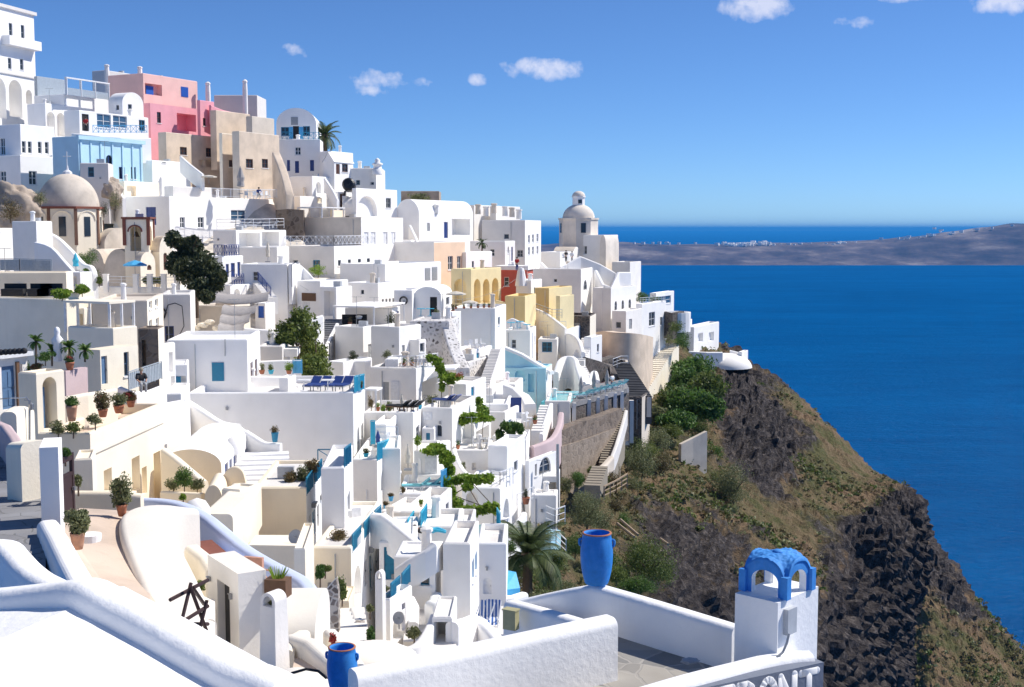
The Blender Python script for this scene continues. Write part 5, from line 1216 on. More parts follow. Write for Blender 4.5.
house('greige house front with a grey door in its bright edge', (335, 363, 378), 327, 366, 107, th=-25, m='white2', sm='white', par=.2, op=[('d', 's', 368, 344, 372.5, 362, 'gpaint')])
house('white house with shuttered doors facing the sea terrace', (371, 399, 421), 327, 372, 104, th=-30, m='white2', sm='white', par=.2, op=[('d', 's', 402, 345, 405, 361, 'gpaint'), ('d', 's', 409, 343, 413.5, 360, 'wpaint')])
house('white annex with one square window above the black and white wall', (416, 419, 426), 340, 370, 105, th=-30, m='white2', par=.1, op=[('w', 's', 420, 343, 424.5, 352, 'gpaint')])
bush('dark round shrub on the terrace of the greige house', 353, 355, 101, 7, 5, 'leaf_dark', 450)
bush('dark bare shrub on the terrace of the shuttered house', 386, 354, 100, 6, 6, 'leaf_olive', 350)
wall('white parapet with a raked top in front of the greige house', [(327, 362, 101), (344, 361, 100), (366, 361, 99), (371, 360, 99)], 4.5, .35)
house('white terrace block with a bright sloping parapet', (327, 343, 372), 362, 392, 98, th=-40, par=.4)
bush('leafy round tree on the lower yard terrace', 312, 356, 103, 17, 19, 'leaf_lime', 2600, .13, name='tree', trunk_to=(308, 392), clumps=14)
# ash tree in the yard
big_tree('light green airy tree in the white walled yard', (300, 368, 98), [(288, 327, 98, 12, 12), (302, 318, 98, 13, 12), (296, 336, 97, 14, 11), (308, 332, 97, 10, 12), (284, 340, 97, 9, 7)], 'leaf_lime', 600, .11, .12, clumps=8)
big_tree('slim young tree beside the yard tree', (316, 352, 102), [(315, 333, 102, 4, 7), (316, 326, 102, 3, 4)], 'leaf_shrub', 260, .09, .05)
bush('bright green mound of foliage below the yard tree', 313, 370, 92, 20, 15, 'leaf_lime', 2400, .13, clumps=14)
bush('small pine shrub in the white walled yard', 271, 335, 97, 5, 8, 'leaf_olive', 350)
wall('white back wall of the yard with trees', [(244, 328, 103), (275, 330, 104), (300, 322, 105), (322, 315, 107)], 3.5, .35)
wall('white side wall between yard and dark stairs', [(322, 316, 109), (320, 335, 106), (314, 350, 103)], 3, .35)
slab('white slab roof low in the yard', [(270, 349, 95), (297, 349, 95), (300, 345, 99), (274, 345, 99)], .6, 'white2', name='yard_canopy', cat='canopy')
house('low grey yard house with a white rim behind the plants', (258, 282, 290), 346, 372, 94, D=5, m='grey', par=.15)
wall('grey white wall behind the potted agaves', [(259, 361, 89), (280, 360, 89.5), (301, 360, 90)], 3, .3, 'white2')
for i, (x, m_, pl) in enumerate(((271, 'aqua', 'leaf_shrub'), (289, 'terra', 'leaf_bright'), (262, 'terra', 'leaf_olive'))):
    pot(['agave in a turquoise pot before the grey white wall', 'round yellow green plant in a clay pot', 'small plant in a clay pot at the wall end'][i], x, 374, 88, 4, 6, m_, plant=pl, prx=5 if i == 1 else 3.5, pry=4.5)
rail([(293, 374, 88.5), (302, 374, 88)], 1.0, 'sky_paint', label='pale blue rail at the end of the yard terrace', style='panel')

# ---- the big white house with the blue shutter
h = house('tall plain white house with a bright blue shutter', (167, 247, 260), 339, 445, 82, D=7, par=.25, op=[('sh', 'f', 212, 362.5, 224, 381, 'teal'), ('d', 's', 250.5, 362, 253, 383, 'brown'), ('d', 's', 255, 359, 257.5, 381, 'brown')])
b = bmesh.new(); path_tube(b, [at(225, 339, 82.6-.75), at(225, 356, 82.6-.75)], .03, 5); obj('drain_pipe', b, 'gpaint', h.root)
p = at(222, 371, 78); h.root['label'] = h.root['label']
house('white cube with a blue framed opening against the tall plain house', (168, 187, 189), 364, 400, 78, D=3, par=.1, op=[('n', 'f', 174, 376, 186, 389, .5), ('sh', 'f', 174.5, 376.5, 181, 388.5, 'teal')])
h = house('long white house with chairs on its roof and teal rail panels', (188, 353, 365), 392, 475, 78, D=9, par=.5, rm='floor_white', op=[('ad', 's', 357, 427, 359.5, 460, 'gpaint'), ('d', 's', 361, 424, 363.5, 452, 'gpaint')])
rail([(354.5, 393, 78.2), (358.5, 391.5, 80.5)], 1.05, 'aqua', h.root, style='panel'); rail([(359.5, 391, 81), (364.3, 389.5, 84.2)], 1.05, 'aqua', h.root, style='panel')
wall('white stepped parapet block above the roof with chairs', [(247, 376, 84), (262, 376, 84.5), (282, 377, 85), (290, 380, 85), (302, 388, 84)], 2.2, .3, 'white', smooth=3)
house('white entrance steps block on the roof with chairs', (279, 288, 296), 378, 396, 82, D=2, par=.1)
for i, (x, k_) in enumerate(((312, 'navy'), (322, 'white'), (334, 'navy'), (344, 'white'))): lounger('steel blue sun lounger on the roof beside the stepped parapet', x, 390, 82-i*.2, 1.3, 'navy' if k_ == 'navy' else 'navy', 'blue loungers on the long white house roof')
for i, x in enumerate((304, 328)): table_set(['low white table by the stepped parapet', 'low white table between the blue loungers'][i], x, 391, 80.5)
pot('small potted shrub at the teal rail corner', 361, 388, 81.6, 3, 4, 'brown', plant='leaf_olive', prx=2.6, pry=3)
# stair beside the big house
wall('white stair parapet descending across the long white house', [(172, 392, 76.5), (188, 400, 76), (205, 411, 75), (221, 421, 74), (238, 424, 73)], 3, .5, 'white', smooth=3)
wall('lower white wall holding a blue urn', [(246, 430, 72.5), (257, 437, 72), (266, 442, 71.6), (281, 443, 71.4)], 4.5, .4, 'white', smooth=3)
pot('blue urn with a dry plant on the white wall', 275, 442, 71.3, 10, 7.5, 'teal', plant='leaf_dry', prx=4.5, pry=4, name='urn')
stairs('broad white steps below the blue urn', (263, 486, 65), (262, 452, 71), 3.0, 7, 'white', under=2)
# white vaulted cave houses at left of the steps
h = house('white barrel roofed house with a cream gable and blue windows', (160, 221, 249), 449, 500, 64, D=9, m='cream', sm='white', roof='vault', rise=.85, rm='white', op=[('d', 's', 225, 463, 228, 480, 'navy'), ('d', 's', 229.5, 459, 232, 477, 'navy'), ('d', 's', 233.5, 455, 237, 474, 'navy'), ('w', 's', 240, 452, 242.5, 466, 'navy'), ('w', 's', 244.5, 449, 247, 463, 'navy')])
house('white cube house with pale blue side windows by the beige gable', (164, 181, 190), 393, 425, 71, D=5, par=.15, op=[('w', 's', 184, 402, 188, 414, 'sky_paint')])
house('flat white roof block beside the cream gable house', (160, 166, 190), 404, 440, 69, th=-55, par=.15, op=[('w', 's', 165, 413, 168, 426, 'sky_paint')])
for x, y in ((218, 446), (230, 440)):
    p = at(x, y, 67.5); b = bmesh.new(); lathe(b, p+Vector((0, .9, -.9)), [(.6*math.cos(i*math.pi/14), .95*math.sin(i*math.pi/14)) for i in range(8)], 16); solo('roof_dome', {218: 'small white rounded dormer nearer the cream gable', 230: 'small white rounded dormer toward the steps'}[x], 'dome', b, 'white', p, smooth=True)
wall('cream sloping stair wall below the cream plain house', [(164, 448, 62.5), (178, 458, 62), (192, 470, 61.5), (205, 481, 61)], 2.5, .45, 'cream2')
bush('green shrub in the planter under the cream stair wall', 184, 478, 60, 11, 12, 'leaf', 900)
bush('grey green shrub at the foot of the cream stair wall', 173, 484, 60.5, 9, 7, 'leaf_olive', 500)
bush('grey green shrub beside the arched kiln', 197, 484, 60.5, 8, 7, 'leaf_olive', 500)
wall('cream planter wall with shrubs', [(162, 491, 60), (185, 492, 59.5), (203, 493, 59)], 2, .3, 'cream')

# ---- right of the big house: terraces with pergolas
house('white house with two closed doors and a stone topped terrace', (370, 416, 441), 368, 410, 96, D=7, m='white2', sm='white', par=.3, rm='pebbled', op=[('d', 'f', 383, 382, 389, 403, 'gpaint'), ('sh', 'f', 391, 381, 399, 402, 'wpaint'), ('n', 's', 422, 379, 437, 399, 2.0)])
rail([(388, 368, 96.3), (416, 367.5, 96), (438, 364, 101)], .9, label='white rope railing around the stone topped terrace', style='cross', gap=.9)
house('small white block with stepped top at the stone topped terrace', (385, 398, 404), 359, 374, 98, D=3, par=.1)
pergola('small white pergola above a planted terrace', 366, 376, 381, 391, 412, 88, -12, n=1, glass=None, tm='white')
house('white terrace house with loungers and a bright corner', (364, 413, 424), 412, 455, 86, D=6, m='white2', sm='white', par=.5, rm='floor_white', op=[('w', 's', 416, 426, 419.5, 441, 'gpaint')])
for i, (x, y) in enumerate(((398, 411), (405, 411), (411, 411))): lounger('dark lounger facing the sea on the bright cornered terrace', x, y, 87, -.5, 'dark', 'dark loungers on the bright cornered terrace')
bush('tall green shrub at the back of the bright cornered terrace', 390, 405, 89, 4, 8, 'leaf_shrub', 400)
bush('reddish potted bush under the small pergola', 371, 402, 87, 4, 7, 'leaf_dry', 300)
bush('yellow green bush under the small pergola', 383, 408, 87.5, 3, 5, 'leaf_bright', 250)
house('white house with an arched window and sea facing loungers', (422, 452, 476), 408, 462, 90, D=7, m='white2', sm='white', par=.5, rm='floor_white', op=[('aw', 'f', 436.5, 425, 442, 437, 'wpaint'), ('sh', 'f', 423, 412, 432, 420, 'wpaint')])
for i, x in enumerate((443, 449)): lounger('navy lounger behind the arched window house parapet', x, 404.5, 92, -.6, 'navy', 'navy loungers above the arched window')
bush('grey green shrub on the arched window terrace', 432, 399, 93, 8, 6, 'leaf_olive', 500)
house('white rear wall house with a dark awninged recess', (436, 466, 486), 384, 410, 98, D=5, m='white2', sm='white', par=.3)
slab('white awning slab beside the flowering vine', [(436, 368.5, 99), (455, 368, 100), (460, 364, 106), (441, 365, 106)], .15, 'white', name='awning', cat='awning')
big_tree('green vine climbing over the stone topped terrace corner', (441, 398, 97), [(430, 358, 98, 4, 4), (437, 362, 98, 6, 5), (441, 370, 97.5, 4, 8), (447, 378, 97, 8, 4), (456, 378, 97, 6, 4), (442, 386, 97, 3, 6)], 'leaf_bright', 260, .1, .06, name='vine')
leaves_b = bmesh.new(); leaves(leaves_b, at(459, 374, 96.4), (.35, .3, .25), 60, .07); solo('flower_cluster', 'red orange blossom at the end of the climbing vine', 'flowers', leaves_b, 'flower_red', at(459, 377, 96.4))
house('black and white speckled rubble wall house', (410, 449, 459), 321, 378, 113, D=6, m='speckled', sm='speckled', par=.1)
wall('speckled rubble buttress falling toward the blue wall', [(447, 321, 114), (454, 345, 111), (463, 368, 108)], 8, 1.2, 'speckled')
house('broad lavender shaded terrace house before the yellow houses', (452, 495, 506), 308, 355, 126, D=7, par=.3, rm='floor_white', op=[('w', 's', 498, 317, 500, 325, 'gpaint')])
house('white wedge wall with a dark door beside the speckled wall', (447, 452, 461), 312, 352, 120, th=-40, par=.1, op=[('d', 's', 453, 330, 457, 345, 'dark')])
for i, x in enumerate((456, 464, 471, 478, 484, 489)): pot('small plant pot along the lavender terrace parapet', x, 309-.3*i, 126, 2, 3, 'terra', plant=['leaf_dry', 'leaf_olive', 'leaf_shrub'][i % 3], prx=2.4, pry=2.2, n=90, group='pots along the lavender terrace parapet')
house('white terrace with white chairs above the pebbled wall', (449, 472, 492), 350, 372, 115, th=-20, par=.3, rm='floor_white')
for i, x in enumerate((466, 472, 478, 483)): chair('white chair on the terrace above the pebbled wall', x, 350-.6*i, 116.5, i*.5, 'white chairs above the pebbled wall')
house('pebbled wall house below the white chair terrace', (447, 468, 489), 362, 395, 112, th=-20, m='speckled', sm='speckled', par=.1, op=[])
stairs('long grey stone stairway beside the blue wall', (482, 390, 106), (496, 349, 118), .9, 26, 'grey', under=2)
wall('white stairway cheek next to the blue wall', [(487, 390, 107), (495, 368, 113), (503, 346, 119)], 4, .4)
# tall row in front
house('tall grey white house with a sunlit fin wall', (377, 400, 401), 448, 515, 78, D=5, m='white2', sm='white', par=.2)
house('white room with a closed shutter wall behind the vine', (414, 437, 440), 450, 478, 82, D=4, m='white2', par=.2, op=[('sh', 'f', 425, 457, 436, 475, 'wpaint')])
wall('white fin wall with a sloping top beside the leafy pergola', [(418, 458, 82), (429, 448, 84), (440, 441, 86), (448, 440, 87)], 4, .4)
big_tree('leafy vine pergola spilling down a white wall', (448, 492, 79), [(428, 451, 81, 9, 4), (440, 450, 80.5, 9, 5), (449, 458, 80, 5, 6), (450, 470, 79.5, 4, 8), (436, 447, 82, 8, 3)], 'leaf_bright', 420, .1, .06, name='vine')
umbrella_closed('tall cream closed parasol on the narrow terrace', 408, 470, 80, 26, 'canvas', 6)
umbrella_closed('navy closed parasol beside the turquoise rail', 378, 447, 80, 17, 'navy', 5)
house('white terrace house stack with pale turquoise rails', (372, 386, 399), 424, 470, 82, D=5, m='white2', sm='white', par=.3)
rail([(376, 442, 80.5), (398, 442, 81)], 1.0, 'wpaint', label='white rail of the narrow terrace stack', style='bars'); rail([(371, 445, 80), (375, 445, 80)], 1.6, 'aqua', label='turquoise rail panel beside the navy parasol', style='panel')
bush('small yellow green tree leaning over the narrow terrace', 417, 440, 82, 5, 7, 'leaf_bright', 400)
house('tall white house with slit doors and aqua rail panels', (352, 377, 391), 459, 540, 75, D=8, m='white2', sm='white', par=.4, op=[('ad', 's', 381, 470, 384, 490, 'gpaint'), ('sh', 'f', 366, 490, 367, 508, 'wpaint')])
rail([(377.5, 461, 75), (384, 458, 79), (390, 455, 83)], 1.1, 'aqua', label='aqua rail panels on the slit door house', style='panel')
pot('turquoise pot with a low plant on the slit door terrace', 366, 457, 77, 4, 6, 'aqua', plant='leaf_dark', prx=4, pry=3)
house('lavender shaded terrace with blue loungers and a blue parasol', (399, 451, 453), 493, 545, 76, D=6, m='white', par=.5, rm='floor_white')
for i, (x, y) in enumerate(((415, 491), (426, 491), (435, 490))): lounger('turquoise lounger on the lavender shaded terrace', x, y, 78, .1, 'teal', 'turquoise loungers on the lavender terrace')
rail([(441, 491, 77), (448, 488, 80)], 1.3, 'sky_paint', label='bright blue rail panel at the end of the lavender terrace', style='panel')
bush('brown round potted bush on the lavender terrace', 403, 490, 76, 3.5, 3.5, 'leaf_dry', 250)
house('white upper terrace wall with blue chairs', (380, 402, 426), 512, 545, 71, D=4, m='white2', par=.3)
for i, (x, y) in enumerate(((386, 510), (391, 501))): pot(['blue pot with a small plant at the terrace corner', 'blue pot with brown foliage behind the terrace corner'][i], x, y, 72-i*.5+i*2, 5, 5.5, 'sky_paint', plant='leaf_dry', prx=3.5, pry=2.5)
# right: E houses
house('white cave house with a bright arched roof beside the vine pergola', (475, 508, 512), 404, 436, 101, D=6, m='white', par=.3)
house('white house carrying an iron terrace set above the vine', (478, 505, 522), 412, 455, 99, D=5, m='white2', sm='white', par=.3)
house('white vaulted end house next to the lavender slanted wall', (450, 492, 508), 388, 420, 106, D=6, m='white2', sm='white', par=.3, op=[('n', 'f', 468, 393, 476, 401, .3)])
house('white house with a shaded cave terrace under the vine roof', (452, 474, 491), 424, 458, 93, D=5, m='white2', sm='white', par=.1, op=[('n', 's', 476, 428, 489, 450, 1.5)])
big_tree('leafy vine roof over the shaded cave terrace', (487, 452, 92), [(461, 421, 92, 7, 4), (472, 417, 92, 9, 5), (484, 417, 92.5, 9, 4.5), (479, 404, 95, 4, 7), (490, 419, 93, 5, 3)], 'leaf_bright', 420, .1, .06, name='vine')
table_set('dark iron table on the shaded cave terrace', 481, 448, 91, m='gpaint')
for i, x in enumerate((476, 486)): chair('white chair drawn up to the iron table', x, 449, 90.5, 1.5+3*i, 'chairs at the iron table')
big_tree('green creeper with a stout stem on the white courtyard', (503, 445, 93), [(506, 428, 93, 7, 6), (514, 426, 93, 7, 4), (521, 430, 93, 4, 5), (500, 436, 93, 4, 7)], 'leaf', 420, .1, .1, name='vine')
house('curved white house front with one window above the iron balcony', (488, 507, 525), 446, 510, 87, D=5, m='white', sm='white', par=.25, op=[('w', 's', 514, 461, 517.5, 471, 'gpaint')])
house('white stepped house front with a lavender flank', (452, 490, 493), 450, 500, 88, D=5, m='white2', par=.3, op=[('n', 'f', 472, 463, 476, 470, .3)])
wall('white curved parapet before the stepped house front', [(454, 449, 87), (459, 462, 86), (466, 472, 85), (478, 474, 84.5), (488, 470, 85)], 3, .35, smooth=3)
bush('olive pot shrub behind the curved parapet', 463, 466, 86, 4, 5, 'leaf_olive', 300)
bush('dark cactus shrub on the curved parapet', 481, 451, 89, 3, 4, 'leaf_olive', 150)
house('white house with a large blue grey arched window and slit window', (525, 529, 556), 461, 510, 91, th=-38, m='white', par=.25, op=[('aw', 's', 539, 453, 551, 474, 'gpaint'), ('w', 's', 535, 464, 537, 476, 'gpaint')])
house('white narrow house behind the tall lamp post', (520, 526, 530), 440, 490, 93, D=5, par=.2)
wall('rose tinted parapet sweeping up beside the stone wall', [(532, 446, 97), (543, 442, 98), (553, 436, 100), (559, 424, 103), (561, 412, 106)], 3, .5, 'rose', smooth=4)
# vine pergola low
big_tree('lush vine pergola over white arches', (471, 520, 77), [(448, 482, 78, 6, 5), (460, 478, 78, 9, 5), (474, 478, 78, 9, 5), (486, 479, 78, 8, 5), (452, 495, 77, 5, 10), (462, 512, 76, 8, 5), (475, 511, 76, 8, 5), (488, 508, 76, 7, 6), (495, 508, 76, 5, 6)], 'leaf_bright', 420, .1, .1, name='vine')
house('white arched cellar house under the lush vine pergola', (462, 500, 512), 488, 530, 81, D=6, m='white', par=.3, op=[('a', 'f', 466, 492, 478, 510, .8), ('a', 's', 503, 499, 509, 522, .4)])
rail([(492, 488, 83), (500, 490, 82), (513, 484, 86)], 1.2, label='white bar balcony railing above the cellar house', gap=1.0)
house('white laundry walled yard with horizontal boards', (531, 556, 558), 495, 525, 88, D=2, m='white2', par=.1)
pot('round terracotta pot by the white boarded wall', 526, 504, 85, 7, 8, 'terra', plant='leaf_dark', prx=3, pry=6)
rail([(517, 510, 84), (523, 508, 85), (534, 502, 86)], 1.1, label='white stair railing by the terracotta pot')
wall('white stair wall zigzag below the boarded yard', [(505, 535, 76), (516, 524, 78), (524, 512, 80)], 2, .4)
rail([(546, 524, 80), (555, 528, 79), (565, 524, 80)], 1.2, label='white garden railing above the dark palm'); rail([(548, 546, 76), (556, 546, 76), (566, 556, 74)], 1.0, label='white lower garden stair railing')
wall('pale turquoise garden step wall beside the palm', [(540, 530, 78), (556, 532, 77.5)], 2.0, 1.5, 'pool_blue')
palm('large dark palm among the gardens above the blue jar', at(527, 596, 71), at(528, 556, 71), 3.0, 52, trunk=.3, seed=11, up=.5)

# ---- small things on the central terraces
stairs('narrow white steps beside the lavender slanted wall', (537, 432, 100), (546, 405, 107), 1.0, 10, 'white2')
wall('white cheek wall beside the narrow steps', [(541, 434, 99.5), (546, 418, 103), (551, 403, 107)], 2, .35)
p = at(516, 419, 103); b = bmesh.new(); box(b, p+Vector((0, 0, .9)), (.9, .06, 1.8)); solo('iron_gate', 'dark iron gate under the lavender slanted wall', 'gate', b, 'navy', p)
table_set('white cafe table before the dark iron gate', 524, 422, 101)
for i, (x, y) in enumerate(((519, 424), (529, 423), (526, 426))): chair('white cafe chair at the table by the dark iron gate', x, y, 100.5-i*.3, 1.2*i, 'white cafe chairs by the dark iron gate')
pot('clay pot with red flowers on the white terrace by the dark gate', 535, 424, 100.5, 4, 5, 'terra', plant='leaf', prx=3.5, pry=3.5, n=160, flower='flower_red')
house('white stepped parapet house between the vine roof and the arched window house', (492, 503, 516), 436, 452, 95, D=4, par=.4)
house('small white laundry room behind the navy loungers', (456, 468, 478), 392, 408, 99, D=4, par=.2, op=[('d', 'f', 459, 395, 464, 408, 'gpaint')])
house('little white block with a blue door above the leafy pergola', (422, 434, 440), 428, 447, 89, D=3, par=.2, op=[('d', 'f', 426, 433, 430, 447, 'teal')])
umbrella_closed('white closed parasol on the terrace of the bright cornered house', 402, 411, 88, 17, 'canvas', 4)
umbrella_open('white square parasol above the shuttered house terrace', 396, 372, 99, 8, 12, 'canvas')
umbrella_open('pale parasol on the lavender terrace parapet', 470, 312, 128, 8, 12, 'canvas')
for i, (x, y, Y) in enumerate(((383, 449, 81.5), (389, 447, 82))): chair('white chair on the narrow terrace stack', x, y, Y, .8*i, 'white chairs on the narrow terrace stack')
for i, (x, y, Y, m_) in enumerate(((404, 367, 98, 'terra'), (412, 366, 98, 'terra2'), (378, 411, 88, 'terra'), (420, 409, 89, 'aqua'), (458, 449, 89, 'terra'), (500, 452, 92, 'terra'), (447, 340, 117, 'terra2'), (350, 326, 113, 'terra'))):
    pot(['clay pot on the stone topped terrace railing end', 'pale clay pot on the stone topped terrace', 'clay pot beneath the small pergola', 'turquoise pot at the bright cornered terrace', 'clay pot on the curved parapet front', 'clay pot by the stout creeper', 'pale clay pot by the speckled buttress', 'clay pot on the lounge roof edge'][i], x, y, Y, 4, 4.5, m_, plant=['leaf', 'leaf_olive', 'leaf_bright', 'leaf_dry'][i % 4], prx=3, pry=3.5, n=120)
b = bmesh.new()
for (a_, c_) in (((372, 300, 130), (452, 300, 140)), ((452, 300, 140), (530, 268, 160)), ((300, 285, 124), (372, 300, 130))):
    A_, C_ = at(*a_), at(*c_); q0 = A_
    for k in range(1, 9):
        q1 = A_.lerp(C_, k/8)-Vector((0, 0, 1.1*math.sin(k/8*math.pi))); tube(b, q0, q1, .018, 4, cap=False); q0 = q1
solo('overhead_cable', 'thin dark overhead cable sagging across the white roofs', 'cable', b, 'gpaint', at(372, 300, 130))
# ================================================================== pool terraces and the stone walls
house('white terrace house with turquoise tables above the blue wall', (505, 530, 536), 330, 352, 134, D=6, m='white2', sm='white', par=.5, rm='floor_white')
for i, (x, y) in enumerate(((511, 329), (520, 328), (527, 331))): table_set(['turquoise table on the terrace above the blue wall', 'second turquoise table above the blue wall', 'small turquoise table at the terrace corner'][i], x, y, 136, m='aqua')
wall('white zigzag chimney wall behind the turquoise tables', [(505, 322, 139), (512, 318, 139), (519, 321, 139), (527, 324, 138), (531, 332, 136)], 3.5, .4, smooth=2)
house('pale blue house wall with two arched niches and a dark gate', (497, 546, 552), 368, 398, 122, D=4, m='pool_blue', sm='white', par=.15, op=[('a', 'f', 497.5, 369, 503, 381, .5), ('a', 'f', 515, 370, 525, 381, .5), ('n', 'f', 528, 374, 534, 392, .5)])
bmw = bmesh.new(); Q = [at(*q) for q in ((503.5, 346, 123.2), (511, 349, 123.1), (522, 354, 123), (534, 361, 122.9), (546, 368, 122.8))]
sweep(bmw, Q, 0, .5, True, hs=[q.z-at(546, 371, 122.8).z for q in Q]); solo('parapet', 'pale blue wall with a long raking white top', 'wall', bmw, 'pool_blue', Q[2]-Vector((0, 0, 3)))
wall('white capping along the raking blue wall', [(503, 345.2, 123.3), (522, 353, 123.1), (546, 367, 122.9), (552, 371, 122.5)], .35, .8)
house('white terrace house with red cushions before the blue wall', (476, 515, 523), 384, 398, 112, D=5, m='white2', sm='white', par=.4, rm='floor_white')
boulder('heap of red and white cushions on the white terrace', 498, 383, 114, 8, 2.2, 'red_cloth', 3, 'cushion')
house('white end block of the pool with a lavender face', (545, 570, 572), 401, 432, 113, D=6, m='white2', par=.1, rm='pool')
wall('lavender slanted wall before the pool block', [(503, 383, 107), (513, 387, 107), (525, 395, 107), (530, 404, 106)], 4, 1.2, 'white2')
DZ = EYE-15.9
slab('turquoise swimming pool with a raised rim', [(x, y, Yz(x, y, DZ)) for x, y in ((541, 402), (571, 402), (584, 391), (556, 391))], .25, 'pool', name='swimming_pool', cat='pool')
slab('sun deck with a grey edge cantilevered beside the pool', [(x, y, Yz(x, y, DZ)) for x, y in ((571, 403), (629, 388), (624, 379), (584, 386))], .45, 'paving', name='pool_deck', cat='deck')
wall('dark wall standing in for the shade under the sun deck', [(573, 406, 114.8), (600, 399, 119.6), (627, 391.5, 125.6)], 5, .5, 'dark_stone', rnd=False)  # dark wall paints in the shade of the open space beneath the deck
for i, x in enumerate((574, 589, 598, 606, 615, 622)):
    p = at(x, 404.5-(x-572)*.245, Yz(x, 403-(x-572)*.262, DZ)+.1); b = bmesh.new(); box(b, p-Vector((0, 0, 1.2)), (.35, .35, 2.6)); solo('deck_support', 'white column holding up the sun deck', 'column', b, 'white2', p-Vector((0, 0, 2.5)), group='columns under the sun deck')
for i, (x, y, yy, hh) in enumerate(((581, 398, 121, 22), (594, 394, 126, 24), (607, 390, 129, 21))): umbrella_closed(['closed grey brown parasol nearest the pool water', 'tall closed grey brown parasol in the middle of the deck', 'closed grey brown parasol at the stair end of the deck'][i], x, y, Yz(x, y, DZ), hh, 'canvas_grey', 5)
for i in range(7): lounger('turquoise lounger on the sun deck facing the sea', 582+i*6.2, 398.3-i*1.75, Yz(582+i*6.2, 398.3-i*1.75, DZ), .5, 'teal', 'turquoise loungers on the sun deck')
rail([(x, y, Yz(x, y, DZ)-.02) for x, y in ((572, 402.6), (600, 395.4), (628, 388.2))], .8, 'gpaint', label='thin grey railing along the edge of the sun deck', style='bars', r=.015)
for i, (P_, nm) in enumerate(((((556, 372, 132), (560, 360, 134), (567, 356, 135), (575, 358, 134), (578, 368, 131), (583, 382, 128)), 'large white curving wall behind the pool'), (((574, 362, 135), (582, 368, 133), (587, 378, 130), (588, 384, 128)), 'second white curving wall stepping to the deck'), (((590, 386, 128), (592, 374, 131), (595, 371, 132), (597, 380, 130)), 'small white fin wall beside the grey stairs'))):
    wall(nm, P_, 3.5, .6, smooth=4)
stairs('small white stairs between the curving walls', (590, 386, 128), (580, 366, 136), 1.2, 10, 'white2')
house('greige house with a blue window above the curving walls', (538, 557, 559), 339, 356, 143, D=4, m='white2', sm='white', par=.2, op=[('w', 'f', 542, 342, 552, 352, 'teal')])
house('white house with an arched door and grey front beside the dark stone house', (540, 566, 581), 330, 356, 148, D=8, m='grey', sm='white', par=.3, op=[('ad', 's', 570, 337, 575, 350, 'wpaint')])
wall('white curved parapet rolling down toward the dark stairs', [(563, 333, 147), (572, 334, 145), (579, 340, 143), (583, 352, 140)], 3, .5, smooth=4)
house('bright white house standing over the dark stairs', (584, 591, 602), 337, 366, 143, th=-25, par=.3, op=[('w', 's', 597, 344, 599, 352, 'gpaint')])
stairs('white steps climbing beside the bright white house', (577, 362, 139), (589, 338, 147), 1.6, 12, 'white2')
h = house('dark lava stone house with grey doors and a cream end wall', (556, 590, 596), 316, 342, 155, D=6, m='dark_stone', sm='cream2', par=.3, op=[('d', 'f', 565, 320, 570, 336, 'gpaint'), ('d', 'f', 574, 323, 580, 340, 'gpaint')])
pot('pink flowering shrub on the white terrace below the stone house', 553, 330, 150, 3, 12, 'terra', plant='flower_mix', prx=7, pry=3, n=300)
wall('white raking wall in front of the dark stone house', [(535, 308, 150), (545, 312, 149), (556, 320, 147), (566, 328, 146)], 3.5, .5, 'white2')
rail([(540, 329, 148), (566, 329, 148)], .9, label='thin white railing of the flowered terrace'); 
wall('dark lava stone wall under the curving stairs', [(583, 357, 140), (597, 361, 142), (611, 365, 144), (614, 374, 142)], 5, .8, 'dark_stone', rnd=False)
wall('dark lava stone terrace behind the sun deck', [(594, 362, 150), (612, 356, 154), (626, 360, 153)], 4, 1.5, 'dark_stone', rnd=False)
stairs('broad dark slate stairway falling beside the sun deck', (641, 397, 135), (619, 362, 150), 2.4, 22, 'dark_slate', under=3)
wall('pale edge wall running down the slate stairway', [(626, 360, 153), (632, 371, 147), (640, 388, 139), (649, 397, 135)], 2.2, .5, 'beige')
house('grey stone landing box at the foot of the slate stairway', (621, 642, 650), 397, 420, 133, D=5, m='dark_stone', sm='beige', par=.8)
rail([(613, 369, 146), (621, 366, 148), (628, 366, 149)], 1.2, 'wpaint', label='white railing at the top of the slate stairway')
for i, (x, y0, y1) in enumerate(((627, 406, 440), (631, 405, 438))):
    a_ = at(x, y1, 128); b_ = at(x, y0, 128); b = bmesh.new(); box(b, (a_+b_)/2, (.5, .5, (b_-a_).length+1)); solo('gate_pier', ['slim white pillar at the stair landing', 'second slim white pillar behind the landing'][i], 'pillar', b, 'white2', a_)
wall('long rubble stone wall crowned with loose stones under the deck', [(556, 430, 103), (570, 424.5, 106), (585, 419, 110), (602, 414, 115), (617, 408, 121)], 3.4, 1.0, 'rubble_stone', smooth=3, rnd=False)
wall('tan plastered lower face of the long stone wall', [(556, 446, 102.6), (570, 442, 105.6), (585, 437, 109.6), (602, 431, 114.6), (616, 426, 120.2)], 9, 1.0, 'rubble_tan', smooth=3, rnd=False)
stairs('narrow brown steps dropping beside the long stone wall', (606, 464, 110), (619, 408, 124), 1.3, 26, 'khaki', under=2)
wall('white sloping balustrade wall along the narrow brown steps', [(626, 410, 123), (622, 425, 119), (616, 445, 113), (611, 458, 110)], 1.5, .35, 'grey')
wall('stepped footing wall at the end of the narrow steps', [(611, 456, 110), (604, 464, 108), (596, 470, 106), (590, 480, 103)], 1.2, .6, 'beige')
stairs('short rough steps on the dry slope under the stone wall', (592, 486, 98), (600, 466, 104), 1.3, 8, 'khaki', under=1)
wall('pale concrete slab wall slanting on the dry slope', [(680, 444, 146), (692, 438, 147), (706, 431, 148)], 5, .5, 'beige', rnd=False)
